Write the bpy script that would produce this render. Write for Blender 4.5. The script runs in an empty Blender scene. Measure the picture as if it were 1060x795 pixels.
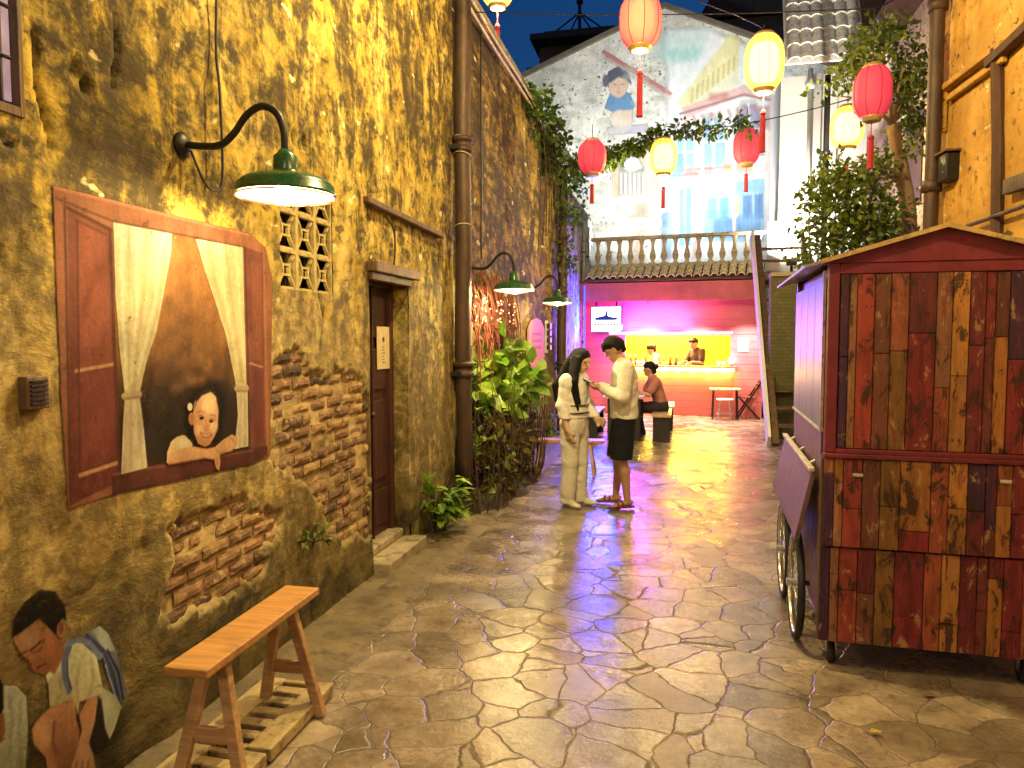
import bpy, bmesh, math, random
import numpy as np
from mathutils import Vector, Matrix
random.seed(7); RNG = np.random.default_rng(7)
SC = bpy.context.scene
COL = SC.collection
PI = math.pi
# ---------------------------------------------------------------- camera model (photograph 1060 x 795)
F = 766.0; H = 1.70
_phi = math.atan(170 / 766); _th = math.atan(47.5 / 766)
FW = np.array([-math.sin(_phi) * math.cos(_th), math.cos(_phi) * math.cos(_th), -math.sin(_th)])
RT = np.array([math.cos(_phi), math.sin(_phi), 0.0]); UP = np.cross(RT, FW); CO = np.array([0, 0, H])
def ray(x, y): return FW + RT * (x - 530) / F - UP * (y - 397.5) / F
def GZ(x, y, z=0.0):
    d = ray(x, y); return CO + d * (z - H) / d[2]
def OX(x, y, X):
    d = ray(x, y); return CO + d * X / d[0]
def OY(x, y, Y):
    d = ray(x, y); return CO + d * Y / d[1]
def OD(x, y, D): return CO + ray(x, y) * D
def lin(c):
    c = np.asarray(c, float) / 255.0
    return np.where(c <= 0.04045, c / 12.92, ((c + 0.055) / 1.055) ** 2.4)
def c8(r, g, b): return tuple(float(v) for v in lin((r, g, b)))
# ---------------------------------------------------------------- noise on the CPU
def _h(ix, iy, s):
    n = (ix.astype(np.int64) * 374761393 + iy.astype(np.int64) * 668265263 + s * 1442695041) & 0xffffffff
    n = ((n ^ (n >> 13)) * 1274126177) & 0xffffffff
    return ((n ^ (n >> 16)) & 0xffff) / 65535.0
def vnoise(x, y, s=0):
    ix = np.floor(x); iy = np.floor(y); fx = x - ix; fy = y - iy
    fx = fx * fx * (3 - 2 * fx); fy = fy * fy * (3 - 2 * fy)
    a = _h(ix, iy, s); b = _h(ix + 1, iy, s); c = _h(ix, iy + 1, s); d = _h(ix + 1, iy + 1, s)
    return (a * (1 - fx) + b * fx) * (1 - fy) + (c * (1 - fx) + d * fx) * fy
def fbm(x, y, s=0, o=4):
    x = np.asarray(x, float); y = np.asarray(y, float); t = 0; a = 0.5
    for k in range(o):
        t = t + a * (vnoise(x, y, s + k * 17) - 0.5); x = x * 2.03; y = y * 2.03; a *= 0.5
    return t
def sd_poly(px, py, P):
    P = np.asarray(P, float); d = np.full(px.shape, 1e9); ins = np.zeros(px.shape, bool)
    for i in range(len(P)):
        ax, ay = P[i]; bx, by = P[(i + 1) % len(P)]
        ex, ey = bx - ax, by - ay; L = ex * ex + ey * ey + 1e-12
        t = np.clip(((px - ax) * ex + (py - ay) * ey) / L, 0, 1)
        d = np.minimum(d, np.hypot(px - ax - t * ex, py - ay - t * ey))
        c = ((ay > py) != (by > py)) & (px < (bx - ax) * (py - ay) / (by - ay + 1e-15) + ax)
        ins ^= c
    return np.where(ins, -d, d)
def d_line(px, py, P):
    d = np.full(px.shape, 1e9)
    for (ax, ay), (bx, by) in zip(P[:-1], P[1:]):
        ex, ey = bx - ax, by - ay; L = ex * ex + ey * ey + 1e-12
        t = np.clip(((px - ax) * ex + (py - ay) * ey) / L, 0, 1)
        d = np.minimum(d, np.hypot(px - ax - t * ex, py - ay - t * ey))
    return d
# ---------------------------------------------------------------- objects
def root_loc(o):
    while o.parent is not None: o = o.parent
    return Vector(o.location)
def thing(name, label, cat, loc=(0, 0, 0), rotz=0.0, group=None):
    o = bpy.data.objects.new(name, None); o.empty_display_size = 0.1; COL.objects.link(o)
    o.location = loc; o.rotation_euler = (0, 0, rotz); o['label'] = label; o['category'] = cat
    if group: o['group'] = group
    return o
def tag(o, label=None, cat=None, group=None, kind=None):
    if label: o['label'] = label
    if cat: o['category'] = cat
    if group: o['group'] = group
    if kind: o['kind'] = kind
    return o
def copy_tree(o, parent=None):
    c = o.copy(); COL.objects.link(c)
    if parent is not None: c.parent = parent
    for ch in list(o.children): copy_tree(ch, c)
    return c
def link_mesh(name, verts, faces, mat, parent=None, smooth=False, loc=None, local=False):
    me = bpy.data.meshes.new(name)
    V = np.asarray(verts, float).reshape(-1, 3)
    off = np.zeros(3)
    if loc is not None: off = np.array(loc, float)
    elif parent is not None and not local: off = np.array(root_loc(parent))
    V = V - off
    me.from_pydata(V.tolist(), [], [list(f) for f in faces] if not isinstance(faces, np.ndarray) else faces.tolist())
    if mat is not None:
        for m in (mat if isinstance(mat, (list, tuple)) else [mat]): me.materials.append(m)
    if smooth: me.polygons.foreach_set('use_smooth', [True] * len(me.polygons))
    me.update()
    o = bpy.data.objects.new(name, me); COL.objects.link(o)
    if loc is not None: o.location = loc
    if parent is not None: o.parent = parent
    return o
def set_col(o, cols, name='Col'):
    me = o.data; a = me.color_attributes.new(name, 'FLOAT_COLOR', 'POINT')
    c = np.ones((len(me.vertices), 4), np.float32); cols = np.asarray(cols, np.float32); c[:, :cols.shape[1]] = cols
    a.data.foreach_set('color', c.ravel())
def bevel(o, w=0.004, seg=2):
    m = o.modifiers.new('bevel', 'BEVEL'); m.width = w; m.segments = seg; m.limit_method = 'ANGLE'; m.angle_limit = 0.7
    return o
class MB:
    def __init__(s): s.v = []; s.f = []; s.c = []
    def add(s, V, Fs, col=None):
        b = len(s.v); V = np.asarray(V, float).reshape(-1, 3)
        s.v.extend(V.tolist()); s.f.extend([[i + b for i in f] for f in Fs])
        s.c.extend([col if col is not None else (1, 1, 1)] * len(V)); return s
    def box(s, a, b, M=None, col=None):
        x0, y0, z0 = a; x1, y1, z1 = b
        V = np.array([(x0, y0, z0), (x1, y0, z0), (x1, y1, z0), (x0, y1, z0), (x0, y0, z1), (x1, y0, z1), (x1, y1, z1), (x0, y1, z1)], float)
        if M is not None: V = np.array([M @ Vector(p) for p in V])
        return s.add(V, [(0, 3, 2, 1), (4, 5, 6, 7), (0, 1, 5, 4), (1, 2, 6, 5), (2, 3, 7, 6), (3, 0, 4, 7)], col)
    def bar(s, p, q, w, h=None, col=None, side=None):
        p = np.array(p, float); q = np.array(q, float); d = q - p; d /= np.linalg.norm(d); h = h or w
        r = np.array([0, 0, 1.0]) if abs(d[2]) < 0.95 else np.array([0, 1.0, 0])
        if side is not None: r = np.array(side, float)
        u = np.cross(d, r); u /= np.linalg.norm(u); v = np.cross(u, d)
        V = [e + u * a * w / 2 + v * b * h / 2 for e in (p, q) for a, b in ((-1, -1), (1, -1), (1, 1), (-1, 1))]
        return s.add(V, [(0, 1, 2, 3), (7, 6, 5, 4), (0, 4, 5, 1), (1, 5, 6, 2), (2, 6, 7, 3), (3, 7, 4, 0)], col)
    def tube(s, pts, r, n=8, col=None, cap=True):
        P = np.array(pts, float); m = len(P); R = np.full(m, r, float) if np.isscalar(r) else np.array(r, float)
        T = np.gradient(P, axis=0); T /= np.linalg.norm(T, axis=1)[:, None] + 1e-12
        ref = np.array([0, 0, 1.0]) if abs(T[0][2]) < 0.9 else np.array([1.0, 0, 0])
        u = np.cross(T[0], ref); u /= np.linalg.norm(u); V = []
        for i in range(m):
            u = u - T[i] * (u @ T[i]); u /= np.linalg.norm(u) + 1e-12; w = np.cross(T[i], u)
            for k in range(n):
                a = 2 * PI * k / n; V.append(P[i] + R[i] * (math.cos(a) * u + math.sin(a) * w))
        Fs = [(i * n + k, i * n + (k + 1) % n, (i + 1) * n + (k + 1) % n, (i + 1) * n + k) for i in range(m - 1) for k in range(n)]
        if cap: Fs += [tuple(range(n - 1, -1, -1)), tuple((m - 1) * n + k for k in range(n))]
        return s.add(V, Fs, col)
    def lathe(s, prof, c=(0, 0, 0), n=20, ax=(0, 0, 1), col=None, cap=False, wob=None):
        ax = np.array(ax, float); ax /= np.linalg.norm(ax)
        ref = np.array([1.0, 0, 0]) if abs(ax[0]) < 0.9 else np.array([0, 1.0, 0])
        u = np.cross(ax, ref); u /= np.linalg.norm(u); w = np.cross(ax, u); c = np.array(c, float); V = []
        for r, h in prof:
            for k in range(n):
                a = 2 * PI * k / n; rr = r * (wob(k) if wob else 1)
                V.append(c + ax * h + rr * (math.cos(a) * u + math.sin(a) * w))
        m = len(prof)
        Fs = [(i * n + k, i * n + (k + 1) % n, (i + 1) * n + (k + 1) % n, (i + 1) * n + k) for i in range(m - 1) for k in range(n)]
        if cap: Fs += [tuple(range(n - 1, -1, -1)), tuple((m - 1) * n + k for k in range(n))]
        return s.add(V, Fs, col)
    def prism(s, poly, d, col=None):      # poly: planar 3D points, d: extrusion vector
        P = np.array(poly, float); n = len(P); V = np.vstack([P, P + np.array(d, float)])
        return s.add(V, [tuple(range(n - 1, -1, -1)), tuple(range(n, 2 * n))] + [(i, (i + 1) % n, n + (i + 1) % n, n + i) for i in range(n)], col)
    def leaf(s, p, d, nrm, L, W, col=None, bend=0.25):
        p = np.array(p, float); d = np.array(d, float); d /= np.linalg.norm(d) + 1e-9
        nrm = np.array(nrm, float); sd = np.cross(d, nrm); sd /= np.linalg.norm(sd) + 1e-9; up = np.cross(sd, d)
        V = [p, p + d * L * .35 + sd * W * .5 + up * L * .06, p + d * L * .4 - up * L * 0.02, p + d * L * .35 - sd * W * .5 + up * L * .06,
             p + d * L * .72 + sd * W * .36 - up * L * bend * .3, p + d * L * .75 - up * L * bend * .45, p + d * L * .72 - sd * W * .36 - up * L * bend * .3, p + d * L - up * L * bend]
        return s.add(V, [(0, 1, 2), (0, 2, 3), (1, 4, 5, 2), (2, 5, 6, 3), (4, 7, 5), (5, 7, 6)], col)
    def build(s, name, mat, parent=None, smooth=False, loc=None, local=False, col=False):
        o = link_mesh(name, s.v, s.f, mat, parent, smooth, loc, local)
        if col: set_col(o, np.array(s.c))
        return o
def each(mb, name, mat, parent, bev=0.0, **k):     # one object per loose piece
    par = list(range(len(mb.v)))
    def find(i):
        while par[i] != i: par[i] = par[par[i]]; i = par[i]
        return i
    for f in mb.f:
        r = find(f[0])
        for i in f[1:]: par[find(i)] = r
    gr = {}
    for f in mb.f: gr.setdefault(find(f[0]), []).append(f)
    out = []
    for fs in gr.values():
        u = sorted({i for f in fs for i in f}); mp = {i: n for n, i in enumerate(u)}
        o = link_mesh(name, [mb.v[i] for i in u], [[mp[i] for i in f] for f in fs], mat, parent, **k); out.append(o)
        if bev: bevel(o, bev)
    return out
def arc(p0, p1, p2, n=12):
    p0, p1, p2 = (np.array(p, float) for p in (p0, p1, p2))
    return [(1 - t) ** 2 * p0 + 2 * t * (1 - t) * p1 + t * t * p2 for t in np.linspace(0, 1, n)]
def smooth_path(P, n=6):
    P = np.array(P, float); Q = np.vstack([2 * P[0] - P[1], P, 2 * P[-1] - P[-2]]); out = []
    for i in range(1, len(Q) - 2):
        for t in np.linspace(0, 1, n, endpoint=False):
            a, b, c, d = Q[i - 1], Q[i], Q[i + 1], Q[i + 2]
            out.append(0.5 * (2 * b + (c - a) * t + (2 * a - 5 * b + 4 * c - d) * t * t + (3 * b - a - 3 * c + d) * t ** 3))
    out.append(P[-1]); return out
# ---------------------------------------------------------------- materials
class G:
    def __init__(s, name):
        s.m = bpy.data.materials.new(name); s.m.use_nodes = True; s.nt = s.m.node_tree; s.N = s.nt.nodes
        s.b = s.N['Principled BSDF']; s.o = s.N['Material Output']
    def n(s, t, **k):
        x = s.N.new(t)
        for a, b in k.items(): setattr(x, a, b)
        return x
    def put(s, sock, v):
        if isinstance(v, bpy.types.NodeSocket): s.nt.links.new(v, sock)
        elif isinstance(v, (tuple, list)) and sock.type == 'RGBA': sock.default_value = (*v[:3], 1.0)
        else: sock.default_value = v
    def co(s, k='Object'): return s.n('ShaderNodeTexCoord').outputs[k]
    def map(s, v, sc=(1, 1, 1), loc=(0, 0, 0), rot=(0, 0, 0)):
        x = s.n('ShaderNodeMapping'); s.put(x.inputs[0], v); x.inputs['Scale'].default_value = sc
        x.inputs['Location'].default_value = loc; x.inputs['Rotation'].default_value = rot; return x.outputs[0]
    def noise(s, v, sc=5, det=4, ro=0.55, dist=0.0, out=0):
        x = s.n('ShaderNodeTexNoise'); s.put(x.inputs['Vector'], v); x.inputs['Scale'].default_value = sc
        x.inputs['Detail'].default_value = det; x.inputs['Roughness'].default_value = ro; x.inputs['Distortion'].default_value = dist
        return x.outputs[out]
    def vor(s, v, sc=5, feat='F1', rnd=1.0, out='Distance'):
        x = s.n('ShaderNodeTexVoronoi', feature=feat); s.put(x.inputs['Vector'], v); x.inputs['Scale'].default_value = sc
        x.inputs['Randomness'].default_value = rnd; return x.outputs[out]
    def ramp(s, f, st, interp='LINEAR'):
        x = s.n('ShaderNodeValToRGB'); s.put(x.inputs[0], f); e = x.color_ramp.elements; x.color_ramp.interpolation = interp
        while len(e) < len(st): e.new(0.5)
        for i, (p, c) in enumerate(st):
            e[i].position = p; e[i].color = (*c, 1) if isinstance(c, (tuple, list)) else (c, c, c, 1)
        return x.outputs[0]
    def mix(s, f, a, b, mode='MIX'):
        x = s.n('ShaderNodeMix', data_type='RGBA', blend_type=mode); s.put(x.inputs[0], f); s.put(x.inputs[6], a); s.put(x.inputs[7], b); return x.outputs[2]
    def math(s, op, a, b=0.0, c=None, clamp=False):
        x = s.n('ShaderNodeMath', operation=op, use_clamp=clamp); s.put(x.inputs[0], a); s.put(x.inputs[1], b)
        if c is not None: s.put(x.inputs[2], c)
        return x.outputs[0]
    def xyz(s, v): 
        x = s.n('ShaderNodeSeparateXYZ'); s.put(x.inputs[0], v); return x.outputs
    def attr(s, name, out='Color'): return s.n('ShaderNodeAttribute', attribute_name=name).outputs[out]
    def bump(s, h, st=0.3, dist=0.02, nrm=None):
        x = s.n('ShaderNodeBump'); s.put(x.inputs['Height'], h); x.inputs['Strength'].default_value = st; x.inputs['Distance'].default_value = dist
        if nrm is not None: s.put(x.inputs['Normal'], nrm)
        return x.outputs[0]
    def fin(s, col, rough=0.7, nrm=None, metal=0.0, spec=0.5, **k):
        i = s.b.inputs; s.put(i['Base Color'], col); s.put(i['Roughness'], rough); s.put(i['Metallic'], metal); s.put(i['Specular IOR Level'], spec)
        if nrm is not None: s.put(i['Normal'], nrm)
        for a, b in k.items(): s.put(i[a.replace('_', ' ')], b)
        return s.m
def simple(name, col, rough=0.6, var=0.25, sc=6, bump=0.15, metal=0.0, stretch=(1, 1, 1), spec=0.5, dirt=None, attr=False, **k):
    g = G(name); v = g.map(g.co(), stretch); a = g.noise(v, sc, 6, 0.6); b = g.noise(v, sc * 7, 5, 0.6)
    base = g.attr('Col') if attr else None
    if base is None:
        lo = tuple(c * (1 - var) for c in col); hi = tuple(min(1, c * (1 + var)) for c in col)
        c = g.ramp(a, [(0.3, lo), (0.7, hi)])
    else:
        c = g.mix(1.0, base, g.ramp(a, [(0.3, 1 - var), (0.7, 1 + var * .6)]), 'MULTIPLY')
    if dirt: c = g.mix(g.ramp(g.noise(v, sc * 2.3, 8, 0.65), [(0.52, 0.0), (0.66, 1.0)]), c, dirt)
    r = g.math('MULTIPLY_ADD', b, 0.25, rough - 0.12, clamp=True)
    return g.fin(c, r, g.bump(b, bump, 0.01) if bump else None, metal, spec, **k)
def emit(name, col, strength):
    g = G(name); g.fin(col, 0.6); g.put(g.b.inputs['Emission Color'], col); g.b.inputs['Emission Strength'].default_value = strength
    return g.m
def lantern_paper(name, tint, glow, strength, clear):
    # thin lit paper: part of what is inside shows through, the paper itself glows
    g = G(name); v = g.co(); tr = g.n('ShaderNodeBsdfTransparent'); tr.inputs[0].default_value = (*tint, 1)
    n = g.noise(g.map(v, (6, 6, 1)), 9, 4, .6)
    g.fin(tint, 0.7); g.put(g.b.inputs['Emission Color'], g.mix(1.0, glow, g.ramp(n, [(.3, .8), (.7, 1.1)]), 'MULTIPLY')); g.b.inputs['Emission Strength'].default_value = strength
    mx = g.n('ShaderNodeMixShader'); mx.inputs[0].default_value = clear
    g.nt.links.new(g.b.outputs[0], mx.inputs[1]); g.nt.links.new(tr.outputs[0], mx.inputs[2]); g.nt.links.new(mx.outputs[0], g.o.inputs[0]); return g.m
def light(name, kind, loc, energy, col, size=0.05, target=None, parent=None, spot=None, blend=0.6):
    l = bpy.data.lights.new(name, kind); l.energy = energy; l.color = col
    if kind in ('POINT', 'SPOT'): l.shadow_soft_size = size
    if kind == 'SPOT': l.spot_size = spot or 2.0; l.spot_blend = blend
    if kind == 'AREA': l.size = size
    o = bpy.data.objects.new(name, l); COL.objects.link(o); o.location = loc
    if target is not None: o.rotation_euler = (Vector(target) - Vector(loc)).to_track_quat('-Z', 'Y').to_euler()
    return o
# ---------------------------------------------------------------- flat paint laid on a wall
class Canvas:
    def __init__(s, fn, pts, step, pad=0.03):
        s.fn = fn; uv = np.array([fn(*p) for p in pts]); u0, v0 = uv.min(0) - pad; u1, v1 = uv.max(0) + pad
        s.us = np.arange(u0, u1, step); s.vs = np.arange(v0, v1, step); s.U, s.V = np.meshgrid(s.us, s.vs, indexing='ij')
        s.C = np.zeros(s.U.shape + (3,)); s.A = np.zeros(s.U.shape); s.step = step
    def _lay(s, m, col, grain=0.12, fr=9.0, seed=0):
        m = np.clip(m, 0, 1); n = 1 + grain * 2 * fbm(s.U * fr, s.V * fr, seed, 5); c = np.asarray(col) 
        if c.ndim == 1: c = np.broadcast_to(c, s.C.shape)
        w = s.A * (1 - m); t = w + m + 1e-9; s.C = (s.C * w[..., None] + c * n[..., None] * m[..., None]) / t[..., None]; s.A = w + m
    def poly(s, pts, col, soft=0.008, op=1.0, grain=0.12, fr=9.0, col2=None, ax=None, seed=0, wob=0.0):
        P = [s.fn(*p) for p in pts]; d = sd_poly(s.U, s.V, P)
        if wob: d = d + wob * fbm(s.U * 14, s.V * 14, 5 + seed, 4) * 2
        m = np.clip(0.5 - d / soft, 0, 1) * op; c = np.asarray(lin(col))
        if col2 is not None:
            a = np.array(s.fn(*ax[0])); b = np.array(s.fn(*ax[1])); e = b - a
            t = np.clip(((s.U - a[0]) * e[0] + (s.V - a[1]) * e[1]) / (e @ e), 0, 1)[..., None]
            c = c * (1 - t) + lin(col2) * t
        s._lay(m, c, grain, fr, seed)
    def line(s, pts, w, col, soft=0.006, op=1.0):
        P = [s.fn(*p) for p in pts]; s._lay(np.clip(0.5 - (d_line(s.U, s.V, P) - w / 2) / soft, 0, 1) * op, lin(col))
    def ell(s, cx, cy, rx, ry, col, rot=0.0, **k):
        c, q = math.cos(rot), math.sin(rot)
        s.poly([(cx + rx * math.cos(a) * c - ry * math.sin(a) * q, cy + rx * math.cos(a) * q + ry * math.sin(a) * c) for a in np.linspace(0, 2 * PI, 22)[:-1]], col, **k)
    def mesh(s, name, place, mat, parent):
        nu, nv = s.U.shape; keep = s.A > 0.02
        fk = keep[:-1, :-1] | keep[1:, :-1] | keep[:-1, 1:] | keep[1:, 1:]
        ii, jj = np.nonzero(fk); a = ii * nv + jj; q = np.stack([a, a + nv, a + nv + 1, a + 1], 1)
        used, inv = np.unique(q, return_inverse=True)
        P = place(s.U.ravel()[used], s.V.ravel()[used])
        o = link_mesh(name, P, inv.reshape(-1, 4), mat, parent)
        set_col(o, np.concatenate([np.clip(s.C.reshape(-1, 3)[used], 0, 1), s.A.ravel()[used][:, None]], 1)); return o
def paint_mat(name, wear=0.35, rough=0.8, tint=(1, 1, 1), chips=False):
    g = G(name); v = g.co(); n1 = g.noise(g.map(v, (1, 1, .35)), 7, 8, .65); n2 = g.noise(v, 60, 6, .6); n3 = g.noise(v, 16, 8, .7)
    at = g.n('ShaderNodeAttribute', attribute_name='Col'); c = g.mix(1.0, at.outputs['Color'], tint, 'MULTIPLY')
    c = g.mix(1.0, c, g.ramp(n1, [(0.3, 1 - wear), (0.62, 1.05)]), 'MULTIPLY')
    c = g.mix(1.0, c, g.ramp(n2, [(0.25, 0.8), (0.7, 1.1)]), 'MULTIPLY')
    c = g.mix(g.ramp(n3, [(0.66, 0.0), (0.73, 0.5)]), c, (0.30, 0.22, 0.11))
    g.fin(c, rough, g.bump(n2, 0.25, 0.006), 0, .2)
    tr = g.n('ShaderNodeBsdfTransparent'); mx = g.n('ShaderNodeMixShader')
    al = g.ramp(at.outputs['Alpha'], [(0.1, 0.0), (0.9, 1.0)])
    if chips: al = g.math('MULTIPLY', al, g.math('MULTIPLY', g.ramp(g.noise(g.map(v, (1, .7, 1), (2, 5, 1)), 13, 7, .75), [(.30, .12), (.39, 1.0)]), g.ramp(g.noise(v, 2.2, 6, .7), [(.25, .62), (.5, 1.0)])))
    g.put(mx.inputs[0], al); g.nt.links.new(tr.outputs[0], mx.inputs[1]); g.nt.links.new(g.b.outputs[0], mx.inputs[2])
    g.nt.links.new(mx.outputs[0], g.o.inputs[0]); return g.m
# ================================================================ MATERIALS
def plaster_mat(name, tone=(0.62, 0.43, 0.060), pale=(0.84, 0.68, 0.22), dark=(0.30, 0.20, 0.035), mold=0.72, damp=1.75, moldcol=(0.040, 0.032, 0.012), sd=0.0, ys=.62):
    g = G(name); ob = g.co('Object'); v = g.map(ob, (1, ys, 1), (sd, sd * 1.7, 0)); x, y, z = g.xyz(ob)
    bl = g.noise(v, 0.8, 5, .6); md = g.noise(v, 4.6, 6, .70, .5); fi = g.noise(v, 30, 4, .7); sp = g.noise(v, 9, 3, .5)
    dr = g.noise(g.map(v, (1, 2.3, .50)), 2.1, 5, .68, .8); dr2 = g.noise(g.map(v, (1, 4.6, .95), (3, 1, 7)), 1.7, 5, .70, .7)
    c = g.mix(g.ramp(md, [(0.38, 0.0), (0.52, 1.0)]), dark, tone)
    c = g.mix(g.ramp(g.math('MULTIPLY_ADD', dr, .7, g.math('MULTIPLY', md, .3)), [(0.47, 0.0), (0.60, 0.9)]), c, pale)
    c = g.mix(g.ramp(bl, [(0.36, .6), (0.56, 0.0)]), c, tuple(t * .42 for t in tone))
    k = g.math('ADD', g.math('MULTIPLY', dr2, .46), g.math('ADD', g.math('MULTIPLY', bl, .30), g.math('MULTIPLY', md, .34)))
    k = g.math('ADD', k, g.math('MULTIPLY', g.math('SUBTRACT', fi, .5), .14)); k = g.math('ADD', k, g.math('MULTIPLY', g.math('SUBTRACT', 1.0, g.attr('Col', 'Alpha')), .085))
    c = g.mix(g.ramp(k, [(0.615 - .10 * mold, 0.0), (0.685 - .10 * mold, .93)]), c, moldcol)
    c = g.mix(g.ramp(k, [(0.55 - .10 * mold, 0.0), (0.64 - .10 * mold, .50)]), c, tuple(t * .38 for t in tone))
    md2 = g.noise(g.map(v, (1, 1.25, .8), (7, 2, 5)), 12, 5, .72, .4)
    k2 = g.math('ADD', g.math('MULTIPLY', md2, .52), g.math('MULTIPLY', k, .62))
    c = g.mix(g.ramp(k2, [(0.585 - .05 * mold, 0.0), (0.70 - .05 * mold, .95)]), c, (0.040, 0.026, 0.010))
    c = g.mix(g.ramp(sp, [(0.66, 0.0), (0.69, .85)]), c, (0.05, 0.032, 0.014))
    c = g.mix(g.ramp(sp, [(0.29, .75), (0.33, 0.0)]), c, (0.82, 0.70, 0.42))
    # rising damp: the lower plaster has turned olive brown, with a ragged tide line
    zz = g.math('ADD', z, g.math('MULTIPLY', g.math('SUBTRACT', bl, .5), 3.0)); zz = g.math('ADD', zz, g.math('MULTIPLY', g.math('SUBTRACT', md, .5), 1.0))
    low = g.mix(g.ramp(md, [(0.38, 0.0), (0.60, 1.0)]), (0.115, 0.078, 0.028), (0.46, 0.34, 0.13))
    low = g.mix(g.ramp(dr, [(0.46, 0.0), (0.66, .8)]), low, (0.50, 0.39, 0.18)); low = g.mix(g.ramp(k2, [(.53, 0.0), (.63, .62)]), low, (0.050, 0.034, 0.013))
    mr = g.n('ShaderNodeMapRange', clamp=True); g.put(mr.inputs[0], zz); mr.inputs[1].default_value = damp - .35; mr.inputs[2].default_value = damp + .45; mr.inputs[3].default_value = 1; mr.inputs[4].default_value = 0
    c = g.mix(g.math('MULTIPLY', mr.outputs[0], .80), c, low)
    mr2 = g.n('ShaderNodeMapRange', clamp=True); g.put(mr2.inputs[0], zz); mr2.inputs[1].default_value = .15; mr2.inputs[2].default_value = .85; mr2.inputs[3].default_value = .9; mr2.inputs[4].default_value = 0
    c = g.mix(mr2.outputs[0], c, g.mix(g.ramp(md, [(.4, 0.0), (.6, 1.0)]), (0.025, 0.019, 0.010), (0.11, 0.085, 0.026)))
    a = g.n('ShaderNodeAttribute', attribute_name='Col'); ar, ag, ab = g.xyz(a.outputs['Color'])
    mort = g.mix(g.ramp(md, [(0.38, 0.0), (0.6, 1.0)]), (0.16, 0.105, 0.045), (0.52, 0.40, 0.20))
    c = g.mix(ar, c, mort); c = g.mix(ag, c, (0.015, 0.011, 0.007)); c = g.mix(ab, c, (0.66, 0.53, 0.29))
    hgt = g.math('ADD', g.math('MULTIPLY', fi, .35), g.math('ADD', g.math('MULTIPLY', md, 1.1), g.math('MULTIPLY', sp, .6)))
    return g.fin(c, 0.86, g.bump(hgt, 0.7, 0.022), 0, .3)
M = {}
M['plaster'] = plaster_mat('stained_ochre_plaster')
M['plaster2'] = plaster_mat('streaked_ochre_plaster', (0.52, 0.34, 0.055), (0.72, 0.54, 0.17), (0.20, 0.115, 0.03), 1.15, 1.4, (0.035, 0.021, 0.011), 3.1, .26)
M['plaster_pale'] = plaster_mat('mouldy_white_plaster', (0.62, 0.60, 0.55), (0.75, 0.73, 0.68), (0.38, 0.36, 0.33), .55, .6, (0.06, 0.055, 0.045), 7.7)
M['plaster_right'] = plaster_mat('orange_plaster', (0.62, 0.33, 0.065), (0.68, 0.40, 0.10), (0.46, 0.23, 0.045), -.7, .2, (0.06, 0.04, 0.02), 5.3)
M['plaster_beige'] = plaster_mat('beige_plaster', (0.60, 0.52, 0.42), (0.70, 0.62, 0.52), (0.42, 0.34, 0.27), -.3, .2, (0.10, 0.08, 0.06), 9.3)
def rust_iron(name, col=(0.055, 0.03, 0.02)): return simple(name, col, .55, .5, 7, .4, .2, (1, 1, .4), dirt=(0.10, 0.045, 0.02))
M['pipe'] = rust_iron('rusty_cast_iron'); M['black'] = simple('black_iron', (0.015, 0.013, 0.012), .45, .3, 12, .15, .3)
M['cable'] = simple('black_cable', (0.012, 0.01, 0.01), .5, .2, 10, 0); M['pvc'] = simple('pale_pvc', (0.55, 0.48, 0.36), .45, .2, 8, .05, dirt=(.2, .14, .07))
M['green_enamel'] = simple('green_enamel', (0.015, 0.075, 0.02), .28, .3, 10, .05, .0, dirt=(0.05, 0.045, 0.02))
M['white_enamel'] = simple('white_enamel', (0.85, 0.82, 0.75), .4, .06, 10, 0)
M['copper'] = simple('copper_wire', (0.45, 0.20, 0.12), .35, .2, 10, 0, .8)
M['bulb'] = emit('lamp_bulb', (1.0, 0.78, 0.45), 40)
M['oldwood'] = simple('dark_maroon_wood', (0.060, 0.018, 0.013), .5, .4, 5, .35, 0, (1, 3, .25), dirt=(0.025, 0.012, 0.01))
M['brownwood'] = simple('weathered_brown_wood', (0.12, 0.062, 0.028), .65, .4, 5, .4, 0, (1, 3, .25), dirt=(0.03, 0.02, 0.012))
M['concrete'] = simple('worn_cement', (0.34, 0.28, 0.18), .75, .3, 5, .5, dirt=(0.13, 0.105, 0.06))
M['paper'] = simple('old_paper', (0.66, 0.56, 0.34), .8, .15, 20, .05)
M['ink'] = simple('brown_ink', (0.14, 0.07, 0.03), .8, .2, 20, 0)
M['void'] = simple('dark_interior', (0.010, 0.008, 0.006), .9, .2, 3, 0)  # near-black colour stands in for unlit space behind openings
def bench_wood(name, a=(0.44, 0.22, 0.07)):
    g = G(name); v = g.co('Object'); n = g.noise(g.map(v, (9, .8, 9)), 3.2, 8, .62, 1.2); n2 = g.noise(v, 3, 6, .6); n3 = g.noise(g.map(v, (60, 2, 60)), 2, 4, .6)
    c = g.ramp(n, [(.25, tuple(t * .45 for t in a)), (.5, a), (.75, tuple(min(1, t * 1.35) for t in a))])
    c = g.mix(g.ramp(n2, [(.56, 0.0), (.7, .55)]), c, tuple(t * .35 for t in a))
    return g.fin(c, g.math('MULTIPLY_ADD', n2, .3, .33), g.bump(g.math('ADD', n, n3), .3, .006))
M['benchwood'] = bench_wood('oiled_bench_wood')
M['benchleg'] = bench_wood('pale_leg_wood', (0.46, 0.27, 0.14))
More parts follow.
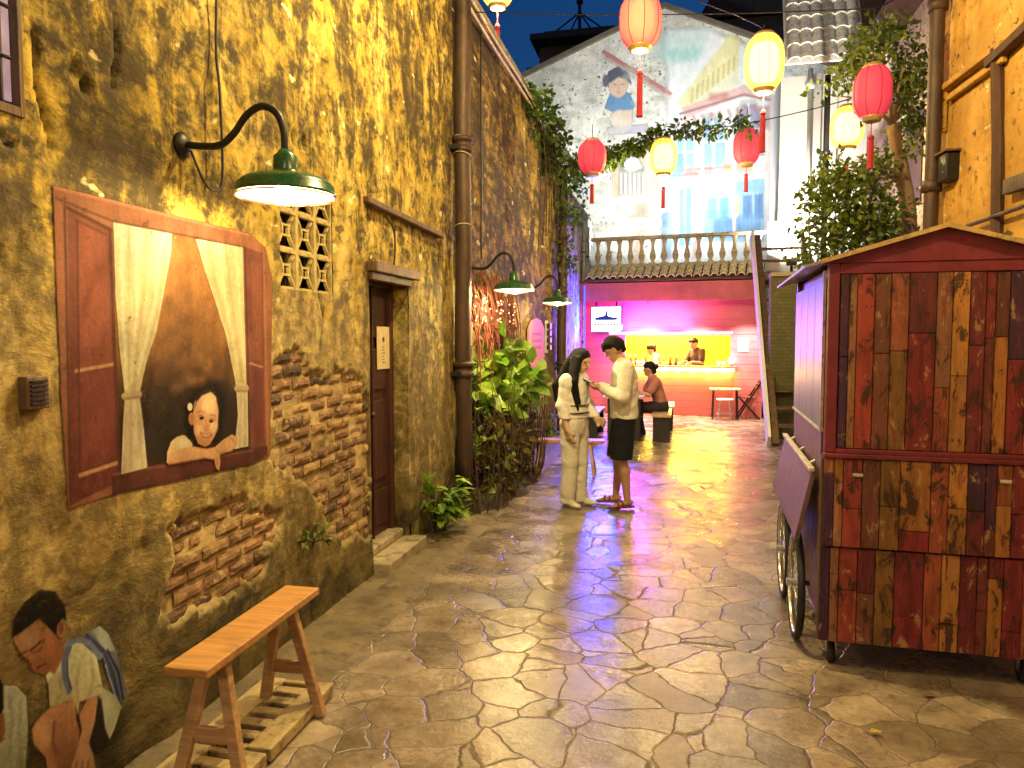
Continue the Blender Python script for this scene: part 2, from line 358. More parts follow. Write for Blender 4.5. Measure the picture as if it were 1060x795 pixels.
def leaf_mat(name, c1, c2, spec=.5, rough=.42):
    g = G(name); at = g.attr('Col'); v = g.co(); n = g.noise(v, 9, 4, .6)
    c = g.mix(g.xyz(at)[0], c1, c2); c = g.mix(g.ramp(n, [(.35, .0), (.7, .6)]), c, tuple(x * .5 for x in c1))
    g.fin(c, rough, None, 0, spec); tl = g.n('ShaderNodeBsdfTranslucent'); g.put(tl.inputs[0], c); mx = g.n('ShaderNodeMixShader'); mx.inputs[0].default_value = .28
    g.nt.links.new(g.b.outputs[0], mx.inputs[1]); g.nt.links.new(tl.outputs[0], mx.inputs[2]); g.nt.links.new(mx.outputs[0], g.o.inputs[0]); return g.m
M['leaf_broad'] = leaf_mat('broad_green_leaf', (0.09, 0.22, 0.015), (0.34, 0.48, 0.05))
M['leaf_bush'] = leaf_mat('bush_leaf', (0.045, 0.095, 0.012), (0.22, 0.27, 0.035))
M['leaf_vine'] = leaf_mat('vine_leaf', (0.035, 0.10, 0.01), (0.15, 0.23, 0.025))
M['leaf_dry'] = leaf_mat('dry_leaf', (0.06, 0.034, 0.012), (0.22, 0.15, 0.035), .2, .8)
M['twig'] = simple('dry_twig', (0.055, 0.032, 0.018), .9, .4, 12, .2)
M['redroot'] = simple('red_dry_root', (0.20, 0.055, 0.035), .8, .5, 12, .2)
M['bark'] = simple('pale_bark', (0.30, 0.19, 0.10), .85, .35, 8, .5, 0, (1, 1, .4))
M['soil'] = simple('dark_soil', (0.035, 0.025, 0.015), .95, .4, 12, .6)

# ================================================================ SKY AND WORLD
W = bpy.data.worlds.new('World'); SC.world = W; W.use_nodes = True
SUN_EL, SUN_ROT = math.radians(1.5), math.radians(200)
sky = W.node_tree.nodes.new('ShaderNodeTexSky'); sky.sky_type = 'NISHITA'; sky.sun_disc = False
sky.sun_elevation = SUN_EL; sky.sun_rotation = SUN_ROT; sky.ozone_density = 6.0; sky.air_density = 1.3; sky.dust_density = 0.3
bg = W.node_tree.nodes['Background']; W.node_tree.links.new(sky.outputs[0], bg.inputs[0]); bg.inputs[1].default_value = SKY_STR = 0.085

# ================================================================ GROUND: one sheet of crazy paving out to the horizon
def stone_mat():
    g = G('crazy_paving'); v = g.co('Object')
    wv = g.n('ShaderNodeVectorMath', operation='ADD'); g.put(wv.inputs[0], v)
    sc = g.n('ShaderNodeVectorMath', operation='SCALE'); g.put(sc.inputs[0], g.noise(v, 2.6, 4, .6, out=1)); sc.inputs[3].default_value = .20
    g.put(wv.inputs[1], sc.outputs[0]); w = g.map(wv.outputs[0], (1, 1, .02))
    e = g.vor(w, 4.1, 'DISTANCE_TO_EDGE', 1.0); cell = g.vor(w, 4.1, 'F1', 1.0, 'Color')
    n = g.noise(v, 3.5, 6, .68); f = g.noise(v, 32, 5, .72); big = g.noise(v, .55, 4, .6); m2 = g.noise(g.map(v, (1, 1, 1), (4, 9, 0)), 9, 6, .72)
    c = g.ramp(n, [(.28, (0.135, 0.10, 0.070)), (.5, (0.28, 0.22, 0.160)), (.72, (0.46, 0.37, 0.29))])
    c = g.mix(g.ramp(big, [(.50, 0.0), (.64, .6)]), c, (0.085, 0.066, 0.040)); c = g.mix(1.0, c, g.ramp(g.xyz(cell)[0], [(0, .62), (1, 1.22)]), 'MULTIPLY')
    c = g.mix(1.0, c, g.ramp(f, [(.25, .74), (.75, 1.18)]), 'MULTIPLY')
    c = g.mix(g.ramp(m2, [(.55, 0.0), (.68, .55)]), c, (0.06, 0.05, 0.032))
    gr = g.math('ADD', e, g.math('MULTIPLY', g.math('SUBTRACT', m2, .5), .04))
    j = g.ramp(gr, [(.006, 1.0), (.020, 0.0)])
    jc = g.mix(g.ramp(big, [(.45, 0.0), (.58, 1.0)]), (0.075, 0.058, 0.034), g.mix(g.ramp(n, [(.45, 0.0), (.6, 1.0)]), (0.07, 0.055, 0.035), (0.40, 0.34, 0.23)))
    c = g.mix(g.math('MULTIPLY', j, .85), c, jc)
    r = g.math('MULTIPLY_ADD', n, .42, .03); r = g.math('ADD', r, g.math('MULTIPLY', j, .6)); r = g.math('ADD', r, g.math('MULTIPLY', g.math('SUBTRACT', g.xyz(cell)[1], .5), .22)); r = g.math('ADD', r, g.math('MULTIPLY', g.math('SUBTRACT', f, .5), .35)); r = g.math('ADD', r, g.math('MULTIPLY', g.math('SUBTRACT', big, .5), .35), clamp=True)
    h = g.math('ADD', g.ramp(gr, [(0.004, 0.0), (.030, .55)], 'EASE'), g.math('ADD', g.math('MULTIPLY', f, .30), g.math('MULTIPLY', n, .9)))
    return g.fin(c, r, g.bump(h, .55, .014), 0, .6)
M['stone'] = stone_mat()
def axis(dense0, dense1, st, far): 
    a = np.arange(dense0, dense1 + st / 2, st); o = np.array([.3, 1, 3, 8, 20, far]); return np.concatenate([dense0 - o[::-1], a, dense1 + o])
gx = axis(-2.2, 3.0, .05, 150); gy = axis(-.6, 17.0, .06, 150)
X, Y = np.meshgrid(gx, gy, indexing='ij'); Z = .010 * fbm(X * .9, Y * .9, 3, 3) + .006 * fbm(X * 3.2, Y * 3.2, 8, 2); Z = np.where((abs(X) < 4) & (Y > -2) & (Y < 18), Z, 0)
ny_ = len(gy); idx = np.arange(len(gx) * ny_).reshape(len(gx), ny_)
fq = np.stack([idx[:-1, :-1], idx[1:, :-1], idx[1:, 1:], idx[:-1, 1:]], -1).reshape(-1, 4)
tag(link_mesh('ground', np.stack([X, Y, Z], -1).reshape(-1, 3), fq, M['stone'], smooth=True), kind='structure')
# cement strip that covers the drain along the left wall
ys = np.concatenate([np.arange(-1, 16.6, .08), [16.6]]); xs = np.array([-2.12, -2.0, -1.85, -1.72, -1.62])
Xs, Ys = np.meshgrid(xs, ys, indexing='ij'); Xs[-1] += .05 * fbm(ys * 2.2, ys * 0, 4, 4) * 2; Zs = .016 + .012 * fbm(Xs * 3, Ys * 1.4, 6, 4); Zs[-1] = -.004
ni = len(ys); idx = np.arange(5 * ni).reshape(5, ni)
tag(link_mesh('pavement', np.stack([Xs, Ys, Zs], -1).reshape(-1, 3), np.stack([idx[:-1, :-1], idx[1:, :-1], idx[1:, 1:], idx[:-1, 1:]], -1).reshape(-1, 4),
    simple('dark_cement', (0.16, 0.12, 0.07), .7, .4, 4, .6, dirt=(0.07, 0.055, 0.03)), smooth=True), kind='structure')

# ================================================================ LEFT WALL
WX = -2.10
def wy(x, y): p = OX(x, y, WX); return (p[1], p[2])
PATCH_A = [wy(*p) for p in [(286, 374), (308, 368), (330, 380), (354, 383), (376, 398), (386, 420), (386, 548), (362, 566), (345, 556), (332, 520), (318, 500), (300, 480), (284, 482), (282, 400)]]
PATCH_B = [wy(*p) for p in [(162, 548), (190, 522), (228, 512), (286, 508), (296, 530), (282, 578), (254, 608), (222, 636), (190, 652), (160, 640), (172, 600)]]
CRACKS = [[wy(*p) for p in q] for q in ([(36, 30), (40, 80), (50, 120), (56, 152)], [(0, 140), (14, 150), (30, 150)], [(330, 300), (336, 330), (332, 366)], [(118, 10), (122, 50), (118, 90)])]
HOLES = [wy(*p) for p in [(316, 148), (303, 142), (92, 90), (80, 72)]]
MOLD = [([wy(*p) for p in q], a) for q, a in (([(100, 55), (128, 75), (132, 190), (96, 190)], 1.0), ([(84, 130), (180, 150), (262, 196), (256, 240), (60, 200)], 1.0), ([(0, 190), (50, 200), (66, 320), (60, 540), (0, 440)], .55), ([(0, 300), (56, 330), (56, 400), (0, 390)], .8),
    ([(268, 10), (290, 10), (292, 110), (262, 130)], .7), ([(345, 0), (360, 0), (372, 150), (352, 160)], .6), ([(410, 20), (432, 30), (438, 130), (420, 130)], .6), ([(150, 540), (300, 600), (290, 700), (150, 790), (90, 740)], .8), ([(290, 560), (385, 560), (385, 600), (290, 680)], .7), ([(300, 300), (322, 300), (330, 360), (296, 360)], .5))]
MURAL = [wy(*p) for p in [(50, 188), (278, 246), (280, 480), (60, 530)]]
MURAL2 = [wy(*p) for p in [(-30, 590), (150, 600), (150, 800), (-30, 800)]]
DOOR = (4.86, 5.62, 2.15); VENT = (3.66, 4.305, 1.97, 2.625); WIN = (.9, 2.075, 2.42, 3.6)
def bare(Y, Z):
    n = .16 * fbm(Y * 5, Z * 5, 21, 5) + .07 * fbm(Y * 25, Z * 25, 22, 3)
    return np.minimum(sd_poly(Y, Z, PATCH_A), sd_poly(Y, Z, PATCH_B) + .03) + n * 1.5
def relief(Y, Z):
    flat = np.clip(np.minimum(sd_poly(Y, Z, MURAL), sd_poly(Y, Z, MURAL2)) / .12, .12, 1)
    r = .034 * fbm(Y * 1.1, Z * .9, 1, 3) + .016 * fbm(Y * 5, Z * 4, 2, 4) + .008 * fbm(Y * 18, Z * 14, 4, 4)
    pit = np.clip(fbm(Y * 9, Z * 6, 31, 3) - .20, 0, 1) * .10
    return (r - pit) * flat + .05 * np.clip(.35 - Z, 0, 1) * flat
def wall_grid(name, parent, y0, y1, z1, mat, step, holes, extra=None, zstep=.024, fine=None):
    yy = np.arange(y0, y1 + step / 2, step); 
    if fine: yy = np.unique(np.concatenate([np.arange(y0, fine[0], .05), np.arange(fine[0], fine[1], step), np.arange(fine[1], y1, .03), [y1]] + [[h[0], h[1]] for h in holes]))
    else: yy = np.append(yy[yy < y1 - 1e-3], y1)
    zz = np.unique(np.concatenate([np.arange(0, z1, zstep), [z1]] + [[h[2], h[3]] for h in holes]))
    Yg, Zg = np.meshgrid(yy, zz, indexing='ij'); col = np.zeros(Yg.shape + (4,)); col[..., 3] = 1; R = relief(Yg, Zg)
    if extra: R, col = extra(Yg, Zg, R, col)
    yc = (yy[:-1] + yy[1:]) / 2; zc = (zz[:-1] + zz[1:]) / 2; Yc, Zc = np.meshgrid(yc, zc, indexing='ij'); ok = np.ones(Yc.shape, bool)
    for h in holes: ok &= ~((Yc > h[0]) & (Yc < h[1]) & (Zc > h[2]) & (Zc < h[3]))
    nz = len(zz); idx = np.arange(len(yy) * nz).reshape(len(yy), nz)
    q = np.stack([idx[:-1, :-1], idx[1:, :-1], idx[1:, 1:], idx[:-1, 1:]], -1)[ok]
    o = link_mesh(name, np.stack([WX + R, Yg, Zg], -1).reshape(-1, 3), q, mat, parent, smooth=True); set_col(o, col.reshape(-1, 4)); return o
def front_extra(Yg, Zg, R, col):
    b = bare(Yg, Zg); m = np.clip(.5 - b / .012, 0, 1); R = R * (1 - m * .7) - .032 * m + .010 * m * fbm(Yg * 16, Zg * 16, 77, 3) * 2; col[..., 0] = m
    rim = np.exp(-((b - .012) / .010) ** 2) * np.clip(.5 + 2.4 * fbm(Yg * 5, Zg * 5, 12, 3), 0, 1); col[..., 2] = rim * .45
    for c in CRACKS:
        d = d_line(Yg, Zg, c) + .03 * fbm(Yg * 18, Zg * 18, 9, 3); k = np.exp(-(d / .009) ** 2); R = R - .03 * k; col[..., 1] = np.maximum(col[..., 1], k)
    for h in HOLES:
        d = np.hypot(Yg - h[0], (Zg - h[1]) * .7) + .02 * fbm(Yg * 30, Zg * 30, 2, 3); k = np.clip(1.3 - d / .03, 0, 1); R = R - .03 * k; col[..., 1] = np.maximum(col[..., 1], k * .9)
    for P_, am in MOLD:
        d = sd_poly(Yg, Zg, P_) + .5 * fbm(Yg * 2.2, Zg * 1.4, 41, 5); col[..., 3] = np.minimum(col[..., 3], 1 - am * np.clip(.5 - d / .30, 0, 1))
    # the raised surround right of the vent blocks and the band above the door
    band = np.clip(.5 - sd_poly(Yg, Zg, [(4.38, .0), (4.80, .0), (4.80, 2.70), (4.38, 2.72)]) / .03, 0, 1) * np.clip((Zg - 1.95) / .3, 0, 1); R = R + .022 * band
    return R, col
front = thing('shophouse_wall', 'tall mouldy ochre plaster wall with exposed brick, vent blocks and a maroon door', 'wall', (WX, 3, 0))
holes = [(DOOR[0], DOOR[1], -1, DOOR[2]), VENT, WIN]
wall_grid('plaster_face', front, -1.6, 6.86, 5.05, M['plaster'], .0135, holes, front_extra, .0165, (1.7, 5.0))
m = MB(); m.box((WX - .45, -1.6, 0), (WX - .40, 6.86, 5.05)); m.box((WX - .40, -1.6, 5.0), (WX + .005, 6.86, 5.06)); m.build('wall_core', M['plaster'], front)
m = MB(); m.box((WX - .42, -1.6, 5.06), (WX + .06, 6.86, 5.13)); bevel(m.build('coping', M['concrete'], front), .012)
# exposed bricks: every brick modelled, irregular, set in the recess
mb = MB()
course = .074; bl_ = .212
for r in range(2, 26):
    z0 = r * course; off = (r % 2) * bl_ * .5
    for k in range(6, 26):
        y0 = k * bl_ + off - .1; L = bl_ * (1 if random.random() < .8 else .5)
        yc, zc = y0 + bl_ / 2, z0 + course / 2
        if y0 + L > DOOR[0] - .01: L = DOOR[0] - .012 - y0
        if L < .07: continue
        if float(bare(np.array([yc]), np.array([zc]))[0]) > .045: continue
        if random.random() < .09: continue
        t = random.random(); sh = random.uniform(.65, 1.25)
        c = (.22 * sh, .115 * sh, .058 * sh) if t < .55 else ((.34 * sh, .21 * sh, .095 * sh) if t < .84 else (.10 * sh, .055 * sh, .036 * sh))
        d = random.uniform(-.020, -.009) - (.010 if random.random() < .2 else 0); jj = lambda: random.uniform(-.004, .004); a = random.uniform(-.012, .012)
        n = 5; V = []; Fc = []
        for i in range(n + 1):
            for jx in range(4):
                u = i / n; w = jx / 3; e = (min(u, 1 - u) < .01) or (min(w, 1 - w) < .01)
                V.append((WX + d - (.012 if e else 0) + random.uniform(-.0035, .0035), y0 + .006 + u * (L - .012) + jj() * .7, z0 + .007 + w * (course - .014) + jj() * .6 + a * (u - .5) * .4))
        for i in range(n):
            for jx in range(3): q = i * 4 + jx; Fc.append((q, q + 4, q + 5, q + 1))
        ring = [i * 4 for i in range(n + 1)] + [n * 4 + 1, n * 4 + 2] + [i * 4 + 3 for i in range(n, -1, -1)] + [2, 1]; b0 = len(V)
        for i in ring: V.append((WX - .055, V[i][1], V[i][2]))
        for i in range(len(ring)): Fc.append((ring[i], ring[(i + 1) % len(ring)], b0 + (i + 1) % len(ring), b0 + i))
        mb.add(V, Fc, c)
mb.build('exposed_brick', simple('old_brick', (.3, .12, .05), .9, .6, 9, .8, attr=True, dirt=(0.34, 0.25, 0.12)), front, smooth=False, col=True)
# door opening
y0, y1, zt = DOOR; rx = WX - .20
m = MB(); m.box((rx - .03, y0 - .012, .0), (WX - .004, y0, zt)); m.box((rx - .03, y1, .0), (WX - .004, y1 + .012, zt)); m.box((rx - .03, y0, zt), (WX - .004, y1, zt + .012)); m.build('door_reveal', M['plaster'], front)
dr = MB(); dr.box((rx, y0 + .055, .16), (rx + .035, y1 - .055, zt - .06)); door = dr.build('door', M['oldwood'], front)
m = MB()
for za, zb in ((.24, .52), (.60, 1.22), (1.30, 1.62), (1.70, 2.02)):
    for ya, yb in ((y0 + .10, (y0 + y1) / 2 - .03), ((y0 + y1) / 2 + .03, y1 - .10)):
        m.box((rx + .035, ya, za), (rx + .052, yb, zb))
each(m, 'door_panel', M['oldwood'], door, .012)
m = MB(); m.box((rx + .035, (y0 + y1) / 2 - .008, .16), (rx + .058, (y0 + y1) / 2 + .008, zt - .06)); m.build('door_astragal', M['oldwood'], door)
m = MB(); m.lathe([(.0, 0), (.022, 0), (.022, .008), (.012, .012), (.012, .03), (.026, .034), (.026, .05), (0, .055)], (rx + .035, (y0 + y1) / 2 - .06, 1.12), 12, (1, 0, 0)); m.build('door_knob', M['black'], door, smooth=True)
m = MB(); m.box((rx - .005, y0, .1), (rx + .075, y0 + .055, zt)); m.box((rx - .005, y1 - .055, .1), (rx + .075, y1, zt)); m.box((rx - .004, y0 + .055, zt - .06), (rx + .075, y1 - .055, zt)); bevel(m.build('door_frame', M['oldwood'], front), .006)
m = MB(); m.box((WX - .19, y0 - .03, zt + .014), (WX + .075, y1 + .10, zt + .085)); m.box((WX - .05, y0 - .01, zt - .04), (WX + .03, y1 + .02, zt + .012)); bevel(m.build('door_hood', M['brownwood'], front), .008)
m = MB(); m.box((rx - .02, y0 + .004, 0), (WX + .13, y1 + .05, .095)); m.box((rx - .03, y0 + .006, .095), (WX - .05, y1 - .006, .16)); bevel(m.build('door_step', M['concrete'], front), .014, 3)
# breeze blocks in the vent opening
m = MB(); m.box((WX - .40, VENT[0] - .05, VENT[2] - .05), (WX - .36, VENT[1] + .05, VENT[3] + .05)); m.build('vent_backing', M['void'], front)
bw = (VENT[1] - VENT[0]) / 3; bh = (VENT[3] - VENT[2]) / 3
proto = None; bm_ = simple('breeze_block_cement', (0.42, 0.32, 0.12), .85, .35, 12, .4, dirt=(.12, .085, .035))
for i in range(3):
    for j in range(3):
        if proto is None:
            m = MB(); t = .016; x0, x1 = -.035, .0
            m.box((x0, 0, 0), (x1, t, bh)); m.box((x0, bw - t, 0), (x1, bw, bh)); m.box((x0, t, 0), (x1, bw - t, t)); m.box((x0, t, bh - t), (x1, bw - t, bh))
            cx_, cz_ = bw / 2, bh / 2
            tt = .013
            for sy in (-1, 1):      # bowed webs that nearly meet in the middle, like a stretched X
                P = [np.array((0, cx_ + sy * (cx_ - t) * a, cz_ + (cz_ - t) * b)) for a, b in ((1.0, -1.0), (.62, -.55), (.42, -.22), (.36, 0), (.42, .22), (.62, .55), (1.0, 1.0))]
                for a, b in zip(P[:-1], P[1:]):
                    d_ = (b - a) / np.linalg.norm(b - a); nn_ = np.array((0, -d_[2], d_[1])) * tt / 2; m.prism([a + nn_ - (.028, 0, 0), b + nn_ - (.028, 0, 0), b - nn_ - (.028, 0, 0), a - nn_ - (.028, 0, 0)], (.020, 0, 0))
            for sz in (-1, 1): m.box((-.028, cx_ - (cx_ - t) * .40, cz_ + sz * (cz_ - t) * .30 - .006), (-.008, cx_ + (cx_ - t) * .40, cz_ + sz * (cz_ - t) * .30 + .006))
            proto = m.build('breeze_block', bm_, front, local=True); o = proto
        else:
            o = proto.copy(); COL.objects.link(o); o.parent = front
        o.location = Vector((WX - .008, VENT[0] + i * bw, VENT[2] + j * bh)) - Vector((WX, 3, 0))
# barred window at the upper left
wn = MB(); x0, x1 = WX - .06, WX + .004
wn.box((x0, WIN[0], WIN[2]), (x1, WIN[0] + .05, WIN[3])); wn.box((x0, WIN[1] - .018, WIN[2]), (x1, WIN[1], WIN[3])); wn.box((x0, WIN[0] + .05, WIN[2]), (x1, WIN[1] - .018, WIN[2] + .03)); wn.box((x0 + .03, WIN[0] + .05, 2.84), (x1 - .03, WIN[1] - .05, 2.90))
win = bevel(wn.build('window', M['brownwood'], front), .005)
pg = G('glowing_lilac_glass'); pn = pg.noise(pg.co(), 5, 5, .6); pc_ = pg.ramp(pn, [(.3, (.26, .18, .32)), (.7, (.52, .42, .50))]); pg.fin(pc_, .3); pg.put(pg.b.inputs['Emission Color'], pc_); pg.b.inputs['Emission Strength'].default_value = .22  # weak lilac glow put into the pane to keep it pale
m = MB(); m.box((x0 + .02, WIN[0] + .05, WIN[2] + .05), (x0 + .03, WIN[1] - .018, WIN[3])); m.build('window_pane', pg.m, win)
m = MB()
for k in range(11): yb = WIN[1] - .07 - k * .105; m.tube([(x1 - .02, yb, WIN[2] + .04), (x1 - .02, yb, WIN[3])], .007, 6)
for zb in (2.60, 2.76, 3.04, 3.2): m.tube([(x1 - .012, WIN[0] + .04, zb), (x1 - .012, WIN[1] - .04, zb)], .007, 6)
m.build('window_bars', M['black'], win)
m = MB(); m.box((WX - .41, WIN[0] - .02, WIN[2] - .02), (WX - .39, WIN[1] + .02, WIN[3])); m.build('window_backing', M['void'], front)
# ledge over the door
a = OX(377, 206, WX + .03); b = OX(456, 244, WX + .03); m = MB(); m.bar((WX + .0, a[1], a[2]), (WX + .0, b[1], b[2]), .13, .045, side=(0, 0, 1)); bevel(m.build('ledge', M['brownwood'], front), .008)

# second house along the lane
second = thing('shophouse_wall', 'darker streaked ochre wall between the two drainpipes, overgrown with plants', 'wall', (WX, 9, 0))
def second_extra(Yg, Zg, R, col):
    d = sd_poly(Yg, Zg, [(7.2, .0), (8.6, 0), (8.3, 1.9), (7.4, 2.3)]) + .3 * fbm(Yg * 3, Zg * 3, 5, 4); col[..., 0] = np.clip(.5 - d / .05, 0, 1) * .6; R = R - .03 * np.clip(.5 - d / .05, 0, 1); return R, col
wall_grid('plaster_face', second, 6.861, 13.1, 5.12, M['plaster2'], .035, [], second_extra, .035)
m = MB(); m.box((WX - .45, 6.861, 0), (WX - .40, 13.1, 5.1)); m.box((WX - .40, 6.861, 5.05), (WX + .003, 13.1, 5.125)); m.box((WX - .40, 13.08, 0), (WX + .002, 13.1, 5.05)); m.build('wall_core', M['plaster2'], second)
m = MB(); m.box((WX - .42, 6.861, 5.126), (WX + .05, 13.1, 5.19)); bevel(m.build('coping', M['concrete'], second), .012)
third = thing('side_wall', 'pale mouldy wall left of the lit signboard at the lane end', 'wall', (WX, 15, 0))
m = MB()
wall_grid('plaster_face', third, 13.101, 18.9, 4.6, M['plaster_pale'], .05, [], None, .05)
m.box((WX - .4, 13.101, 0), (WX - .35, 18.9, 4.6)); m.box((WX - .35, 13.101, 4.55), (WX + .01, 18.9, 4.62)); m.build('wall_core', M['plaster_pale'], third)
for k, (px, r) in enumerate(((604, .03), (609, .02))):
    p = OX(px, 300, WX + .05); c = thing('wall_conduit', ['thick pale conduit pipe running up the pale side wall', 'thin pale conduit pipe nearest the lit signboard'][k], 'conduit', (WX + .05, p[1], 0), group='conduits on the side wall')
    m = MB(); m.tube([(WX + .05, p[1], .02), (WX + .05, p[1], 4.3)], r, 10); m.build('conduit', M['pvc'], c, smooth=True)
    m = MB(); [m.box((WX - .02, p[1] - r - .012, z), (WX + .05 + r + .004, p[1] + r + .012, z + .03)) for z in (.6, 1.6, 2.6, 3.6)]; each(m, 'bracket', M['black'], c)

# drainpipes
def drainpipe(label, y, r, x, z0, z1, collars, parent_wall=None, wires=()):
    t = thing('drainpipe', label, 'drainpipe', (x, y, 0), group='drainpipes on the left wall')
    m = MB(); zs = np.linspace(z0, z1, 24); m.tube([(x + .006 * math.sin(z * 3), y + .008 * math.sin(z * 1.7 + 1), z) for z in zs], r, 16); m.build('pipe', M['pipe'], t, smooth=True)
    for z in collars:
        m = MB(); m.lathe([(r, -.07), (r * 1.22, -.065), (r * 1.22, -.02), (r * 1.1, -.015), (r * 1.1, .03), (r * 1.32, .035), (r * 1.32, .075), (r * 1.02, .08)], (x, y, z), 18, (0, 0, 1)); m.build('collar', M['pipe'], t, smooth=True)
        m = MB(); m.box((WX - .04, y - r - .035, z - .05), (x, y - r + .012, z - .01)); m.box((WX - .04, y + r - .012, z - .05), (x, y + r + .035, z - .01)); each(m, 'bracket', M['black'], t)
    for z in wires:
        m = MB(); P = [(x + (r + .008) * math.cos(a), y + (r + .008) * math.sin(a), z + .03 * math.sin(a * 1.0 + z)) for a in np.linspace(0, 4 * PI, 40)]; m.tube(P, .0045, 5); m.build('wire_tie', M['pvc'], t)
    return t
pA = OX(467, 140, WX + .1); pC = OX(467, 385, WX + .1)
drainpipe('wide rusty brown drainpipe with a wired collar, nearer of the two', 6.86, .078, WX + .10, .28, 5.35, (pA[2], pC[2]), wires=(pA[2] + .05, pA[2] - .1, 2.75))
drainpipe('narrow dark drainpipe beyond the plants, farther of the two', 13.0, .085, WX + .12, .05, 4.7, (1.2, 3.4, 2.45))
# cables and pipes along the wall top
t = thing('wall_top_pipes', 'pair of pale pipes running along the top edge of the left wall', 'pipe', (WX + .05, 9, 5.1))
for dx, dz in ((.09, -.06), (.075, -.14)):
    m = MB(); m.tube([(WX + dx, y, 5.07 + dz + .01 * math.sin(y * 2.1)) for y in np.linspace(1.0, 13.0, 50)], .018, 8); m.build('pipe', M['pvc'], t, smooth=True)
t = OX(497, 30, WX + .02); b = OX(497, 268, WX + .02)
m = MB(); m.tube([(WX + .03, t[1] + .01 * math.sin(z * 4), z) for z in np.linspace(b[2], 5.0, 20)], .010, 6)
tag(m.build('wall_cable', M['cable'], loc=(WX, t[1], b[2])), 'thin black cable running straight down to the middle wall lamp', 'cable')
# loose wire over the door, hook, black box
P = [OX(*p, WX + .04) for p in [(399, 224), (408, 240), (408, 272), (402, 279), (396, 281)]]
m = MB(); m.tube(smooth_path(P), .007, 6); tag(m.build('loose_wire', M['cable'], loc=tuple(P[0])), 'short loose black wire hanging over the maroon door', 'wire')
p = OX(482, 211, WX); m = MB(); m.tube([(WX - .02, p[1], p[2]), (WX + .09, p[1], p[2]), (WX + .10, p[1], p[2] + .05)], .014, 8); tag(m.build('wall_hook', M['pvc'], loc=(WX, p[1], p[2])), 'small pale pipe stub sticking out right of the rusty drainpipe', 'hook')
a = OX(20, 390, WX); b = OX(45, 422, WX); t = thing('vent_box', 'small dark louvred box on the wall left of the painted window', 'vent', (WX, a[1], b[2]))
m = MB(); m.box((WX - .03, a[1], b[2]), (WX + .028, b[1], a[2])); bevel(m.build('casing', M['brownwood'], t), .004)
m = MB(); [m.box((WX + .028, a[1] + .012, z), (WX + .036, b[1] - .012, z + .006)) for z in np.linspace(b[2] + .015, a[2] - .02, 6)]; each(m, 'louvre', M['black'], t)
# notice on the door
a = OX(390, 338, rx + .06); b = OX(403, 380, rx + .06); t = thing('paper_notice', 'yellowed paper notice pinned to the maroon door', 'notice', (rx + .06, a[1], b[2]))
m = MB(); m.box((rx + .058, a[1], b[2] - .01), (rx + .062, b[1], a[2])); m.build('sheet', M['paper'], t)
m = MB(); yc = (a[1] + b[1]) / 2; m.lathe([(0, 0), (.022, 0), (.022, .0012), (0, .0012)], (rx + .062, yc, a[2] - .10), 12, (1, 0, 0))
[m.box((rx + .062, yc - .03, z), (rx + .0628, yc + .03 - .008 * (k % 3), z + .006)) for k, z in enumerate(np.linspace(b[2] + .04, a[2] - .16, 6))]; each(m, 'print_line', M['ink'], t)
# ================================================================ PAINTED MURALS ON THE LEFT WALL
M['paint'] = paint_mat('faded_wall_paint', .40, .85, (.62, .76, .92), True)
def on_wall(off): return lambda u, v: np.stack([WX + relief(u, v) + off, u, v], 1)
mur = thing('wall_mural', 'painted open window with cream curtains and a smiling child leaning on its sill', 'mural', (WX, 2.8, 1.1))
Z2 = lambda *p: [(x / 2.944, 180 + y / 2.944) for x, y in p]
Z8 = lambda *p: [(150 + x / 6.625, 380 + y / 6.625) for x, y in p]
ext = [(50, 188), (284, 244), (284, 478), (60, 534)]
c = Canvas(wy, ext, .005)
wood, wood2, woodd = (158, 92, 62), (128, 66, 46), (92, 40, 32)
c.poly([(54, 192), (160, 218), (258, 242), (274, 256), (281, 290), (279, 472), (262, 480), (116, 512), (70, 527), (62, 400)], wood, grain=.25, wob=.004)
c.poly([(116, 229), (251, 255), (258, 466), (118, 492)], (190, 118, 62), col2=(58, 34, 20), ax=((182, 245), (192, 420)), grain=.6, fr=6)
c.poly([(118, 440), (150, 380), (240, 380), (256, 468), (118, 492)], (34, 20, 14), soft=.16, op=.75, grain=.4)
for k in range(60):
    x = random.uniform(150, 245); y = random.uniform(270, 400); c.ell(x, y, random.uniform(3, 9), random.uniform(3, 8), random.choice([(135, 82, 44), (72, 42, 26), (150, 96, 52), (96, 56, 30)]), soft=.04, op=.40)
# left leaf of the shutters
c.poly([(69, 215), (114, 238), (124, 498), (72, 523)], wood2, grain=.3, col2=(112, 50, 40), ax=((90, 230), (95, 500)))
c.poly([(78, 228), (109, 243), (115, 374), (80, 381)], (140, 70, 50), grain=.3); c.poly([(81, 392), (115, 384), (119, 474), (83, 488)], (124, 56, 46), grain=.3)
c.line([(78, 384), (116, 377)], .012, (206, 142, 100)); c.line([(82, 492), (121, 479)], .014, (206, 142, 100)); c.line([(69, 215), (114, 238)], .014, (84, 42, 30)); c.line([(78, 228), (109, 243)], .008, (98, 50, 34))
c.line([(79, 228), (82, 488)], .010, (92, 44, 34)); c.line([(113, 238), (123, 496)], .016, (92, 42, 32)); c.line([(66, 205), (72, 522)], .012, (98, 52, 36)); c.line([(57, 205), (116, 229), (252, 256)], .010, (104, 58, 38)); c.line([(56, 194), (256, 243)], .012, (190, 118, 82))
